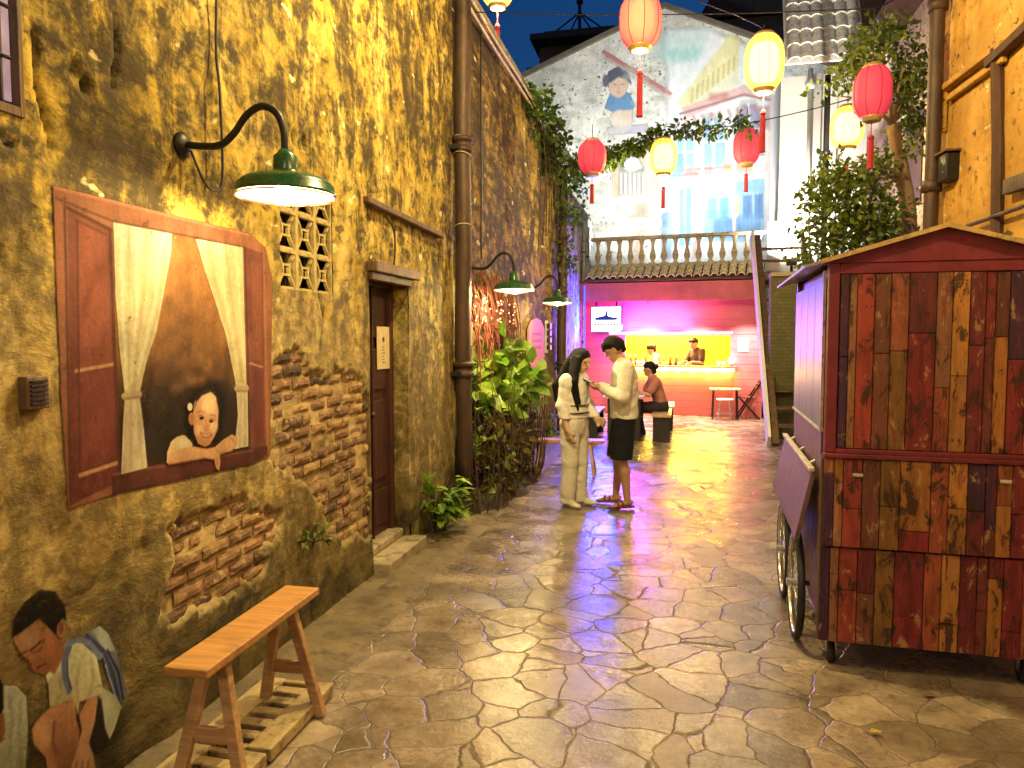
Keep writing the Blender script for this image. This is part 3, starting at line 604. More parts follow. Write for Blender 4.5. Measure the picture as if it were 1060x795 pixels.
# right leaf
c.poly([(251, 255), (271, 262), (274, 464), (257, 469)], (120, 62, 46), grain=.3); c.line([(253, 256), (258, 468)], .012, (84, 38, 30)); c.poly([(259, 270), (270, 274), (271, 374), (261, 372)], (136, 72, 50)); c.line([(258, 376), (271, 380)], .010, (190, 130, 92)); c.poly([(261, 388), (271, 388), (272, 456), (262, 458)], (116, 54, 46))
c.line([(272, 258), (277, 470)], .014, (176, 108, 70))
c.poly([(115, 489), (263, 464), (276, 461), (277, 472), (263, 479), (115, 512)], woodd, grain=.25); c.line([(116, 491), (262, 466)], .010, (132, 68, 52)); c.line([(116, 511), (263, 479)], .008, (60, 28, 22))
c.mesh('painted_window', on_wall(.004), M['paint'], mur)
def curtain(pts, folds, tie, hem):
    c = Canvas(wy, pts + hem, .004); c.poly(pts, (226, 206, 168), grain=.14, col2=(206, 178, 128), ax=(pts[0], pts[-1])); c.poly(hem, (214, 186, 148), grain=.14)
    for f, w, col in folds: c.line(f, w, col, soft=.022, op=.5)
    c.line(tie, .030, (180, 146, 104), soft=.012, op=.9); c.line([(p[0], p[1] + 3) for p in tie], .010, (132, 96, 62), soft=.008, op=.8)
    return c
a = curtain([(116, 230), (177, 242), (176, 262), (170, 296), (161, 343), (150, 376), (143, 408), (128, 408), (122, 360), (118, 300)], 
    [([(150, 238), (148, 300), (139, 370), (137, 405)], .02, (170, 130, 84)), ([(132, 236), (132, 320), (131, 400)], .016, (176, 138, 92)), ([(166, 245), (160, 310), (142, 385)], .014, (246, 234, 200)), ([(124, 240), (126, 330), (130, 400)], .012, (246, 234, 204)), ([(172, 246), (164, 312), (146, 384)], .008, (176, 134, 80)), ([(141, 240), (141, 320), (135, 395)], .012, (240, 226, 192))],
    [(127, 410), (143, 408)], [(128, 408), (143, 408), (147, 440), (151, 484), (124, 491), (126, 440)])
for f in ([(134, 415), (134, 488)], [(141, 414), (146, 484)], [(129, 416), (128, 488)]): a.line(f, .010, (168, 128, 92), soft=.02, op=.6)
a.mesh('painted_curtain', on_wall(.0065), M['paint'], mur)
a = curtain([(201, 247), (250, 256), (252, 330), (254, 398), (243, 398), (232, 345), (212, 284)],
    [([(214, 252), (222, 295), (240, 360), (247, 395)], .016, (178, 136, 76)), ([(232, 256), (240, 320), (250, 395)], .016, (172, 130, 76)), ([(224, 254), (234, 320), (246, 390)], .012, (244, 224, 166)), ([(243, 258), (248, 330), (252, 390)], .010, (240, 218, 160))],
    [(243, 402), (255, 402)], [(243, 398), (255, 398), (256, 462), (241, 465), (245, 430)])
for f in ([(248, 408), (247, 462)], [(252, 408), (253, 460)]): a.line(f, .008, (160, 118, 62), soft=.02, op=.6)
a.mesh('painted_curtain', on_wall(.0065), M['paint'], mur)
c = Canvas(wy, Z8((100, 80), (660, 80), (660, 760), (100, 760)), .0028)
sk, skd, skl = (222, 160, 112), (176, 108, 70), (240, 190, 142)
c.poly(Z8((285, 330), (300, 230), (345, 150), (420, 105), (490, 130), (530, 200), (530, 330), (505, 450), (470, 520), (440, 480), (400, 300), (330, 420), (330, 540), (290, 470)), (30, 17, 12), soft=.07, op=.9, grain=.4)
c.poly(Z8((318, 330), (330, 240), (370, 185), (430, 163), (475, 205), (492, 300), (487, 400), (468, 470), (435, 530), (400, 548), (352, 525), (325, 450)), sk, col2=skd, ax=Z8((430, 250), (330, 500)), soft=.006)
c.ell(*Z8((425, 255))[0], 7, 10, skl, soft=.03, op=.7); c.ell(*Z8((460, 410))[0], 4, 6, skl, soft=.02, op=.7); c.ell(*Z8((360, 430))[0], 4, 6, skl, soft=.02, op=.5)
c.ell(*Z8((308, 355))[0], 3.2, 6.5, skd, soft=.005); c.ell(*Z8((297, 272))[0], 2.6, 4, (232, 196, 170), soft=.005)
c.poly(Z8((322, 300), (345, 200), (400, 150), (440, 150), (432, 175), (380, 195), (345, 240)), (34, 20, 14), soft=.006)
for q in (((352, 336), (372, 330), (395, 342)), ((430, 356), (448, 352), (470, 362))): c.line(Z8(*q), .0045, (74, 42, 28), soft=.004, op=.85)
c.ell(*Z8((377, 350))[0], 2.6, 1.7, (30, 16, 12), soft=.003); c.ell(*Z8((443, 371))[0], 2.4, 1.7, (30, 16, 12), soft=.003)
c.line(Z8((345, 312), (372, 300), (398, 316)), .005, (96, 58, 36), soft=.005, op=.8); c.line(Z8((432, 330), (455, 326), (474, 338)), .005, (96, 58, 36), soft=.005, op=.8)
c.line(Z8((408, 360), (412, 405), (398, 424), (425, 430)), .006, (166, 98, 62), soft=.005, op=.8)
c.line(Z8((368, 450), (395, 478), (425, 480), (445, 464)), .009, (156, 76, 56), soft=.006, op=.9); c.line(Z8((384, 464), (405, 473), (428, 468)), .0035, (228, 190, 160), soft=.004, op=.8)
c.poly(Z8((135, 660), (140, 580), (165, 515), (205, 478), (262, 468), (315, 530), (300, 600), (250, 640)), (226, 178, 124), soft=.006, grain=.15); c.poly(Z8((170, 520), (240, 475), (300, 520), (250, 560)), (240, 206, 160), soft=.03)
c.poly(Z8((140, 600), (230, 560), (320, 545), (410, 560), (470, 548), (520, 500), (585, 460), (618, 478), (622, 530), (585, 572), (502, 600), (506, 650), (496, 712), (474, 690), (464, 632), (400, 622), (300, 640), (150, 668)), sk, col2=(206, 140, 92), ax=Z8((380, 560), (380, 660)), soft=.006)
c.line(Z8((470, 560), (500, 590), (590, 572)), .007, skd, soft=.008, op=.8); c.line(Z8((150, 668), (300, 642), (400, 624), (462, 634)), .008, (140, 78, 50), soft=.008, op=.8); c.line(Z8((330, 548), (410, 562), (470, 548)), .006, (150, 86, 56), soft=.008, op=.7)
for d in (0, 18, 34): c.line(Z8((560 + d, 480 + d * .4), (600 + d * .4, 500 + d)), .004, skd, soft=.004, op=.6)
c.line(Z8((480, 620), (488, 700)), .004, skd, soft=.004, op=.7)
c.mesh('painted_child', on_wall(.0090), M['paint'], mur)
# crouching schoolboy and a second child at the frame's edge
Z6 = lambda *p: [(x / 3.7, 580 + y / 3.7) for x, y in p]
boy = thing('wall_mural', 'painted crouching child with a cream shirt and blue grey backpack low on the wall', 'mural', (WX, 2.1, .2))
c = Canvas(wy, Z6((20, 90), (500, 90), (500, 960), (20, 960)), .0032)
c.poly(Z6((90, 600), (180, 560), (480, 560), (470, 930), (60, 930), (70, 720)), (46, 32, 16), soft=.12, op=.6)
c.poly(Z6((322, 300), (345, 262), (378, 250), (412, 282), (442, 345), (462, 420), (482, 505), (466, 546), (442, 532), (420, 440), (390, 375), (350, 335)), (118, 118, 128), grain=.3); c.poly(Z6((352, 270), (378, 252), (412, 284), (436, 345), (400, 350)), (176, 170, 152), grain=.3)
c.line(Z6((330, 290), (395, 350), (430, 440), (452, 535)), .018, (62, 62, 96)); c.line(Z6((408, 345), (450, 430), (468, 530)), .012, (46, 46, 78)); c.line(Z6((400, 400), (438, 520)), .008, (150, 146, 170))
c.poly(Z6((382, 480), (440, 520), (462, 560), (432, 650), (412, 692), (392, 640), (378, 530)), (200, 184, 146), grain=.2)
c.poly(Z6((215, 600), (300, 590), (385, 525), (400, 640), (418, 690), (372, 735), (340, 720), (300, 800), (230, 790)), (40, 26, 22), grain=.3)
c.poly(Z6((120, 645), (150, 600), (190, 560), (284, 528), (288, 610), (302, 655), (292, 750), (250, 905), (180, 905), (175, 760), (128, 700)), (198, 130, 90), col2=(150, 88, 58), ax=Z6((190, 590), (220, 780)), grain=.2)
c.ell(*Z6((165, 660))[0], 9, 14, (222, 156, 112), soft=.04, op=.8); c.line(Z6((205, 620), (200, 700), (215, 742)), .012, (126, 70, 46), soft=.014)
c.poly(Z6((186, 560), (180, 470), (200, 430), (235, 365), (255, 305), (312, 318), (366, 368), (388, 478), (382, 516), (300, 542), (296, 588), (280, 532)), (224, 206, 164), col2=(190, 164, 116), ax=Z6((290, 360), (220, 540)), grain=.2)
for f in (((300, 400), (290, 470), (296, 545)), ((345, 380), (352, 450), (340, 515)), ((222, 440), (232, 500), (215, 545))): c.line(Z6(*f), .010, (150, 124, 82), soft=.02, op=.7)
c.poly(Z6((178, 470), (205, 428), (238, 372), (262, 312), (240, 322), (205, 400), (172, 440)), (236, 222, 186))
c.line(Z6((262, 318), (242, 375), (244, 440), (262, 498)), .026, (104, 108, 140)); c.line(Z6((270, 330), (254, 380), (256, 440), (268, 490)), .007, (58, 60, 96))
c.line(Z6((262, 318), (300, 300), (340, 318), (380, 372)), .020, (124, 126, 150))
c.poly(Z6((302, 590), (330, 532), (372, 520), (358, 620), (335, 700), (352, 745), (362, 800), (330, 860), (262, 850), (270, 790), (292, 720), (312, 650)), (190, 120, 82), col2=(214, 148, 108), ax=Z6((300, 600), (350, 620)), grain=.2)
for d in (0, 22, 44): c.line(Z6((290 + d, 770), (280 + d, 850)), .006, (130, 72, 50), soft=.006)
c.poly(Z6((182, 425), (212, 340), (250, 300), (242, 360), (205, 438)), (168, 100, 66))
c.poly(Z6((48, 290), (105, 250), (145, 222), (172, 250), (214, 288), (224, 320), (216, 372), (188, 420), (162, 440), (126, 428), (105, 388), (72, 352), (50, 312)), (206, 138, 94), col2=(170, 98, 64), ax=Z6((110, 280), (200, 380)), grain=.12)
c.ell(*Z6((105, 300))[0], 9, 7, (228, 166, 122), soft=.04, op=.8); c.ell(*Z6((185, 330))[0], 8, 9, (206, 118, 84), soft=.05, op=.7)
c.ell(*Z6((231, 262))[0], 5, 9.5, (196, 124, 84), soft=.005); c.ell(*Z6((231, 262))[0], 2.4, 6, (150, 84, 56), soft=.01)
c.poly(Z6((44, 292), (48, 232), (88, 160), (148, 114), (210, 118), (246, 168), (252, 232), (236, 222), (217, 248), (212, 292), (176, 246), (146, 222), (112, 250), (62, 288)), (24, 16, 14), grain=.5, wob=.003)
for k in range(9): x = 70 + k * 18; c.line(Z6((x, 250 - k * 3), (x + 24, 170 - k * 2 + 20), (x + 50, 135 + k * 4)), .005, (52, 38, 30), soft=.006, op=.6)
c.line(Z6((112, 346), (132, 330), (150, 312)), .008, (70, 36, 24)); c.line(Z6((118, 356), (146, 346), (156, 334)), .005, (110, 60, 40)); c.line(Z6((70, 362), (88, 354), (100, 346)), .006, (70, 36, 24)); c.line(Z6((78, 382), (96, 372)), .005, (92, 48, 34))
c.line(Z6((102, 376), (118, 402), (110, 408)), .006, (134, 74, 48)); c.line(Z6((140, 412), (156, 402), (172, 396)), .008, (126, 52, 42))
c.mesh('painted_child', on_wall(.004), M['paint'], boy)
kid = thing('wall_mural', 'painted back of a second child in a pale shirt at the lower left corner', 'mural', (WX, 1.85, .2))
c = Canvas(wy, Z6((-110, 420), (120, 420), (120, 960), (-110, 960)), .004)
c.poly(Z6((-90, 500), (-20, 478), (58, 480), (96, 520), (104, 640), (96, 800), (90, 940), (-90, 940)), (206, 198, 170), col2=(160, 146, 112), ax=Z6((60, 540), (0, 800)), grain=.25)
for f in (((30, 520), (44, 620), (28, 760)), ((75, 540), (70, 700), (80, 820))): c.line(Z6(*f), .012, (140, 124, 92), soft=.02, op=.7)
c.poly(Z6((-90, 430), (-10, 440), (10, 480), (12, 560), (0, 600), (-90, 600)), (24, 16, 14)); c.poly(Z6((-30, 590), (12, 585), (18, 650), (4, 700), (-30, 700)), (150, 90, 58))
c.mesh('painted_child', on_wall(.004), M['paint'], kid)
# ================================================================ GABLE BUILDING AT THE LANE END
GY = 21.5
def gp(x, y): p = OY(x, y, GY); return (p[0], p[2])
M['white_wall'] = plaster_mat('white_gable_plaster', (0.70, 0.68, 0.58), (0.80, 0.78, 0.70), (0.55, 0.53, 0.44), -.9, .2, (0.20, 0.19, 0.14), 2.2)
ap = gp(688, 9); le = gp(545, 79); re = gp(835, 61)
gab = thing('gable_building', 'white gabled house end wall covered by a pastel street mural', 'building', (0, GY, 0))
lx = le[0] - 1.2; lz = le[1] - 1.2 * .41; rz = re[1] - .3; rxx = re[0] + .7
m = MB(); m.prism([(lx, GY, 0), (rxx, GY, 0), (rxx, GY, rz), (ap[0], GY, ap[1]), (lx, GY, lz)], (0, 4, 0)); m.build('wall', M['white_wall'], gab)
m = MB()
for (x0, z0), (x1, z1) in (((lx - .3, lz - .12), ap), (ap, (rxx + .3, rz - .12))):
    m.prism([(x0, GY - .10, z0 + .006), (x1, GY - .10, z1 + .006), (x1, GY - .10, z1 + .14), (x0, GY - .10, z0 + .14)], (0, 4.3, 0))
m.build('roof', simple('dark_roof_edge', (0.11, 0.085, 0.06), .8, .3, 3, .2), gab)
M['paint_pale'] = paint_mat('pale_wall_paint', .14, .85, (.82, .87, .92))
c = Canvas(gp, [(550, 10), (838, 10), (838, 290), (600, 290)], .030, .05)
c.poly([(690, 30), (735, 30), (775, 48), (790, 58), (828, 80), (832, 285), (690, 285), (694, 200), (690, 120)], (236, 232, 222), op=.9, soft=.2)
c.poly([(678, 35), (735, 30), (722, 58), (690, 66), (675, 60)], (206, 226, 214), op=.6, soft=.3); c.poly([(690, 52), (728, 48), (722, 62), (694, 66)], (160, 206, 190), op=.7, soft=.2)
c.poly([(700, 108), (758, 32), (766, 40), (764, 70), (712, 112)], (232, 218, 140), op=.75, soft=.08); c.poly([(712, 112), (764, 68), (764, 88), (716, 118)], (228, 216, 170), op=.7, soft=.06)
for k in range(9): c.line([(716 + k * 5.4, 106 - k * 4.2), (717 + k * 5.4, 92 - k * 4.2)], .06, (206, 190, 130), soft=.04)
c.line([(625, 54), (694, 97)], .09, (196, 124, 116), soft=.05); c.line([(627, 60), (694, 102)], .05, (214, 188, 172), soft=.05)
c.poly([(704, 112), (770, 88), (800, 92), (800, 104), (770, 98), (712, 122)], (224, 176, 164), op=.85, soft=.05); c.line([(704, 118), (770, 98), (798, 104)], .07, (170, 120, 116), soft=.05)
for (x, y, w, h, col) in ((738, 147, 13, 26, (150, 182, 190)), (775, 134, 13, 26, (150, 150, 176)), (709, 158, 9, 22, (150, 196, 200))):
    c.poly([(x - w - 3, y + h), (x - w - 3, y - h * .4), (x - w * .6, y - h - 4), (x + w * .6, y - h - 6), (x + w + 3, y - h * .4), (x + w + 3, y + h)], (206, 196, 184), soft=.05)
    c.poly([(x - w, y + h), (x - w, y - h * .4), (x - w * .5, y - h), (x + w * .5, y - h), (x + w, y - h * .4), (x + w, y + h)], col, soft=.05, op=.85)
    c.line([(x, y - h), (x, y + h)], .06, (232, 226, 214)); c.line([(x - w, y), (x + w, y - 1)], .05, (232, 226, 214)); c.line([(x - w - 4, y + h + 2), (x + w + 4, y + h)], .07, (176, 160, 150))
c.poly([(690, 186), (800, 176), (800, 186), (690, 196)], (230, 214, 200), op=.8, soft=.05)
c.poly([(727, 192), (793, 184), (793, 250), (727, 250)], (146, 188, 214), op=.9, soft=.05); c.poly([(728, 192), (760, 188), (760, 216), (728, 218)], (190, 216, 176), op=.9, soft=.06); c.poly([(730, 218), (760, 216), (760, 228), (730, 230)], (166, 206, 190), op=.9, soft=.06)
for k in range(8): c.line([(764 + k * 4, 200), (764 + k * 4, 250)], .04, (190, 214, 230), soft=.04)
c.poly([(703, 196), (716, 194), (716, 255), (703, 255)], (140, 190, 208), soft=.05); c.poly([(692, 198), (700, 197), (700, 255), (692, 255)], (196, 214, 218), soft=.05); c.line([(709, 196), (709, 255)], .05, (214, 230, 232))
c.poly([(802, 145), (812, 142), (812, 180), (802, 182)], (232, 176, 96), op=.8, soft=.06); c.poly([(794, 105), (806, 100), (808, 285), (796, 285)], (226, 190, 172), op=.7, soft=.06); c.poly([(806, 98), (832, 92), (832, 285), (808, 285)], (204, 216, 224), op=.8, soft=.1)
c.poly([(632, 160), (674, 152), (676, 202), (634, 204)], (214, 184, 152), op=.8, soft=.05); c.poly([(640, 172), (648, 160), (660, 160), (667, 172), (668, 200), (640, 202)], (140, 136, 128), op=.85, soft=.05); c.poly([(644, 172), (652, 163), (660, 164), (664, 174), (652, 178)], (240, 238, 232), soft=.05)
for k in range(6): c.line([(643 + k * 4.6, 180), (643 + k * 4.6, 200)], .05, (226, 216, 196), soft=.04)
c.poly([(668, 140), (680, 138), (682, 205), (670, 206)], (224, 180, 158), op=.7, soft=.08); c.poly([(655, 236), (668, 236), (668, 275), (655, 275)], (220, 170, 140), op=.45, soft=.2)
for k in range(5): c.poly([(733 + k * 12, 206 - k * 1.2), (742 + k * 12, 205 - k * 1.2), (742 + k * 12, 226), (733 + k * 12, 227)], random.choice([(96, 150, 196), (120, 176, 170), (214, 190, 130), (90, 120, 170)]), op=.75, soft=.06)
for (x, y, w, h, col) in ((752, 236, 14, 10, (84, 124, 170)), (776, 234, 12, 12, (110, 150, 190)), (722, 178, 16, 5, (206, 120, 110)), (764, 174, 16, 5, (214, 150, 90)), (790, 122, 7, 12, (160, 120, 130)), (700, 174, 7, 16, (120, 160, 176)), (816, 130, 6, 40, (176, 186, 200)), (744, 100, 10, 4, (190, 120, 110)), (660, 218, 12, 8, (190, 170, 140)), (690, 244, 6, 24, (120, 150, 170)), (720, 244, 4, 24, (196, 150, 130)), (648, 216, 10, 5, (200, 190, 176))): c.poly([(x - w, y - h), (x + w, y - h - 1), (x + w, y + h), (x - w, y + h)], col, op=.65, soft=.10, grain=.5, fr=3)
for x in (727, 760, 793): c.line([(x, 140), (x, 255)], .08, (232, 214, 196), soft=.05)
for k in range(10): c.line([(700 + k * 9, 124 - k * 1.6), (702 + k * 9, 130 - k * 1.6)], .10, (190, 130, 120), soft=.06, op=.7)
# child leaning out of the painted window
c.poly([(626, 112), (631, 98), (640, 93), (652, 97), (657, 110), (652, 120), (640, 118)], (112, 148, 178), soft=.05); c.poly([(632, 118), (640, 114), (655, 114), (653, 132), (645, 138), (634, 130)], (228, 196, 168), soft=.05); c.poly([(628, 132), (670, 128), (672, 137), (630, 140)], (196, 186, 190), op=.8, soft=.05)
c.ell(640, 88, 10, 13, (228, 190, 160), soft=.04); c.poly([(627, 86), (630, 74), (640, 69), (650, 74), (654, 88), (648, 82), (640, 80), (632, 86)], (98, 98, 106), soft=.05); c.ell(627, 84, 3, 6, (110, 110, 116), soft=.05)
c.line([(635, 87), (638, 88)], .035, (120, 96, 88), op=.7); c.line([(643, 88), (646, 87)], .035, (120, 96, 88), op=.7); c.line([(638, 95), (642, 95.5)], .03, (190, 120, 108), op=.6); c.line([(640, 88), (640.5, 92)], .03, (196, 150, 124), op=.6)
for k in range(60): c.ell(random.uniform(560, 700), random.uniform(70, 240), random.uniform(4, 14), random.uniform(1.5, 4), random.choice([(206, 204, 176), (190, 190, 160), (222, 216, 196)]), soft=.12, op=.35)
o = c.mesh('street_mural', lambda u, v: np.stack([u, GY - .006 + 0 * u, v], 1), M['paint_pale'], gab)
# cut the paint where the wall ends: nothing of it may float above the roof line
bmx = bmesh.new(); bmx.from_mesh(o.data); dead = [v for v in bmx.verts if v.co.z > min(ap[1] - .05 - (v.co.x - ap[0]) * (ap[1] - rz) / (rxx - ap[0]), ap[1] - .05 - (ap[0] - v.co.x) * (ap[1] - lz) / (ap[0] - lx))]
bmesh.ops.delete(bmx, geom=dead, context='VERTS'); bmx.to_mesh(o.data); bmx.free()
# dark rooftops beyond
M['dark_build'] = simple('night_building', (0.10, 0.095, 0.09), .85, .3, 1.2, .1)
YB = 30.0; q = lambda x, y, Y=YB: OY(x, y, Y)
tw = thing('rooftop_building', 'dark tower roof with a guyed antenna mast against the blue dusk sky', 'building', (q(600, 300)[0], YB, 0))
a = q(545, 70); b = q(690, 44); m = MB(); m.box((a[0], YB, 0), (b[0], YB + 6, a[2])); m.box((q(556, 60)[0], YB + .5, a[2]), (b[0], YB + 5, q(560, 44)[2])); m.build('wall', M['dark_build'], tw)
a2 = q(552, 44); m = MB(); m.box((q(550, 44)[0], YB - .3, a2[2]), (b[0] + .2, YB + 5.5, q(552, 38)[2])); m.box((q(563, 38)[0], YB, q(552, 38)[2] + .002), (b[0], YB + 5, q(560, 33)[2])); m.build('roof', simple('night_roof', (0.05, 0.04, 0.038), .8, .3, 2, .1), tw)
m = MB(); b0 = q(600, 34, YB + 2); b1 = q(600, -25, YB + 2); m.tube([b0 - np.array([0, 0, .5]), b1], .07, 8); m.tube([b0 + np.array([0, 0, 1.2]), b0 + np.array([0, 0, 2.0])], .14, 8)
for dx, dy in ((-1.3, -.5), (1.3, -.5), (-.9, .8), (.9, .8)): m.tube([b0 + np.array([dx, dy, -.3]), q(600, 13, YB + 2)], .035, 5)
m.build('antenna_mast', M['black'], tw)
dk = thing('rooftop_building', 'black unlit roof rising behind the right slope of the white gable', 'building', (q(770, 300, 27)[0], 27, 0))
a = q(735, 22, 27); b = q(840, 30, 27); m = MB(); m.box((a[0], 27, 0), (b[0] + 2, 32, a[2])); m.build('wall', M['dark_build'], dk)
m = MB(); m.prism([(a[0] - .4, 26.7, a[2] + .002), (b[0] + 2.4, 26.7, a[2] + .002), (b[0] + 2.4, 26.7, a[2] + .3), (a[0] + .6, 26.7, a[2] + 1.7)], (0, 5.6, 0)); m.build('roof', simple('black_roof', (0.03, 0.025, 0.022), .8, .3, 2, .1), dk)
# ================================================================ GOOSENECK WALL LAMPS
LX = .47
def make_wall_lamp(label):
    t = thing('wall_lamp', label, 'wall lamp', (0, 0, 0), 0, 'gooseneck lamps on the left wall')
    m = MB(); m.lathe([(0, 0), (.055, 0), (.055, .012), (.022, .03), (0, .03)], (-.02, 0, 0), 16, (1, 0, 0)); m.build('mounting_plate', M['black'], t, smooth=True)
    m = MB(); P = smooth_path([(0, 0, 0), (.09, 0, -.012), (.17, 0, -.010), (.235, 0, .035), (.295, 0, .105), (.365, 0, .138), (.435, 0, .105), (.466, 0, .03), (LX, 0, -.05)], 7); m.tube(P, .0155, 10); m.build('arm', M['black'], t, smooth=True)
    m = MB(); S = (LX, 0, 0)
    m.lathe([(0, -.045), (.022, -.045), (.030, -.06), (.048, -.075), (.050, -.13), (.056, -.145), (.10, -.152), (.165, -.168), (.198, -.195), (.204, -.225), (.209, -.228), (.207, -.235), (.200, -.236)], S, 40)
    sh = m.build('lamp_shade', M['green_enamel'], t, smooth=True)
    m = MB(); m.lathe([(.200, -.236), (.194, -.20), (.16, -.176), (.09, -.160), (0, -.157)], S, 40); m.build('shade_lining', M['white_enamel'], sh, smooth=True)
    m = MB(); m.tube([(LX + .203 * math.cos(a), .203 * math.sin(a), -.243) for a in np.linspace(0, 2 * PI, 41)], .004, 6)
    for a in np.linspace(0, PI, 5)[:-1]: m.tube([(LX + .2 * math.cos(a) * u, .2 * math.sin(a) * u, -.243 - .028 * (1 - u * u)) for u in np.linspace(-1, 1, 13)], .003, 5)
    m.build('wire_guard', M['copper'], t, smooth=True)
    m = MB(); m.lathe([(0, -.157), (.018, -.158), (.02, -.175), (.042, -.195), (.046, -.212), (.030, -.232), (0, -.238)], S, 20); m.build('bulb', M['bulb'], t, smooth=True)
    return t
lamp = make_wall_lamp('nearest green shaded gooseneck lamp above the painted window')
l1 = OX(188, 150, WX)
spots = [(0, l1[1], l1[2], None), (0, 7.35, 2.42, 'middle gooseneck lamp lit over the broad leaved plants'), (0, 10.15, 2.42, 'farthest and smallest gooseneck lamp, beyond the plants'), (0, -1.35, 2.5, 'gooseneck lamp nearest the lane entrance, left of the painted children')]
LAMP_COL = (1.0, 0.76, 0.33)
for i, (dx, y, z, lab) in enumerate(spots):
    o = lamp if i == 0 else copy_tree(lamp); o.location = (WX + .02, y, z)
    if lab: o['label'] = lab
    light('lamp_light', 'POINT', (WX + LX + .02, y, z - .262), (30, 62, 34, 62)[i], LAMP_COL, .045)
m = MB(); a = OX(222, -10, WX + .02); b = OX(222, 120, WX + .02); P = [(WX + .03, a[1], a[2]), (WX + .03, b[1] + .01, (a[2] + b[2]) / 2), (WX + .05, b[1], b[2] + .1), (WX + .06, b[1] - .01, l1[2] - .1), (WX + .06, b[1] - .08, l1[2] - .17), (WX + .06, l1[1] + .06, l1[2] - .14), (WX + .03, l1[1] + .02, l1[2] - .02)]
tag(m.tube(smooth_path(P, 8), .006, 6).build('lamp_cable', M['cable'], loc=(WX, a[1], l1[2])), 'black cable looping down the wall to the nearest gooseneck lamp', 'cable')
M['led_red'] = emit('warm_red_fairy_bulb', (1.0, 0.35, 0.22), 1.6)
# ================================================================ BENCHES
def make_bench(L, Wd, Hh, splay=.10):
    t = thing('wooden_bench', 'oiled plank bench with splayed legs against the mural wall in front', 'bench', (0, 0, 0))
    m = MB(); n = 14; th = .034
    for i in range(n):
        pass
    m.box((-L / 2, -Wd / 2, Hh - th), (L / 2, Wd / 2, Hh)); s = bevel(m.build('seat', M['benchwood'], t, local=True), .006, 3)
    lx = L / 2 - .17
    for sx in (-1, 1):
        for sy in (-1, 1):
            m = MB(); m.bar((sx * (lx - .01), sy * (Wd / 2 - .055), Hh - th - .001), (sx * (lx + .05), sy * (Wd / 2 + splay), 0.003), .046, .036, side=(1, 0, 0)); bevel(m.build('leg', M['benchleg'], t, local=True), .005)
        k = .55; z = (Hh - th) * (1 - k); m = MB(); yy = (Wd / 2 - .055) * (1 - k) + (Wd / 2 + splay) * k - .02; x = sx * (lx - .01 + .06 * k)
        m.bar((x, -yy, z), (x, yy, z), .026, .055); bevel(m.build('stretcher', M['benchleg'], t, local=True), .004)
    return t
fl = GZ(161, 690, .55); fr = GZ(222, 694, .55); bl2 = GZ(294, 604, .55); br = GZ(333, 609, .55)
bn = make_bench(float(np.linalg.norm((bl2 + br - fl - fr) / 2)), .17, .55, .055)
cen = (fl + fr + bl2 + br) / 4; dirv = (bl2 + br - fl - fr); 
bn.location = (cen[0], cen[1], 0); bn.rotation_euler = (0, 0, math.atan2(dirv[1], dirv[0]))
b2 = make_bench(.95, .22, .45, .06); b2['label'] = 'plain plank bench set crosswise behind the standing couple'; b2.location = (-1.32, 9.05, 0); b2.rotation_euler = (0, 0, .05)
# ================================================================ SLOTTED DRAIN COVERS
def drain_cover(y, label):
    t = thing('drain_cover', label, 'drain cover', (-1.74, y, .0), 0, 'slotted drain covers')
    m = MB(); L, Wd, th = .58, .36, .055; z0 = .012; ns = 6
    m.box((-Wd / 2, -L / 2, z0), (-Wd * .18, L / 2, z0 + th)); m.box((Wd * .20, -L / 2, z0), (Wd / 2, L / 2, z0 + th)); ys_ = np.linspace(-L / 2, L / 2, ns + 1)
    for k in range(ns + 1):
        a = -L / 2 if k == 0 else ys_[k] - .030; b = L / 2 if k == ns else ys_[k] + .030; m.box((-Wd * .18, a, z0), (Wd * .20, b, z0 + th - .003))
    o = m.build('slab', simple('worn_yellow_cement', (0.40, 0.31, 0.16), .7, .35, 5, .6, dirt=(.14, .10, .05)), t, local=True); bevel(o, .006, 2)
    m = MB(); m.box((-Wd * .2, -L / 2 + .02, z0 - .002), (Wd * .22, L / 2 - .02, z0 + .006)); m.build('slot_shadow', M['void'], t, local=True).name = 'slot_shade_sheet'  # near-black sheet stands in for the shade inside the slots
    return t
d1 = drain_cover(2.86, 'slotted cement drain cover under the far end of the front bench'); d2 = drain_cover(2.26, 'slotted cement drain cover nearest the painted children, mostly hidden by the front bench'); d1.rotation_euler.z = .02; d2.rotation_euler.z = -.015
# ================================================================ FOOD CART
pA_ = GZ(848, 662, .15); 
cart = thing('food_cart', 'closed wooden food cart clad in multicoloured distressed planks', 'food cart', (pA_[0], pA_[1], 0), math.radians(-2.5))
CW = 1.025; CL = 1.42; CZ = .15
def ch(x, y): 
    # height above the ground of a pixel on the cart front
    return OY(x, y, pA_[1] - .02)[2]
z_top = ch(866, 272); z_apex = ch(965, 237); z_rail = ch(870, 467); z_mid = ch(858, 566)
M['crimson'] = simple('crimson_paint', (0.19, 0.026, 0.036), .42, .25, 4, .12, dirt=(.13, .02, .02))
M['trim'] = simple('worn_yellow_trim', (0.50, 0.34, 0.13), .5, .3, 9, .2, dirt=(.2, .1, .05))
g = G('distressed_planks'); v = g.co('Object'); at = g.attr('Col')
n = g.noise(g.map(v, (7, 7, 1.1)), 2.6, 9, .7); n2 = g.noise(g.map(v, (3.2, 3.2, 1.4)), 4.5, 6, .74, .6); n3 = g.noise(g.map(v, (30, 30, 2)), 3, 6, .6)
cc = g.mix(.30, at, (.22, .060, .08)); cc = g.mix(1.0, cc, g.ramp(n, [(.30, .40), (.68, 1.3)]), 'MULTIPLY')
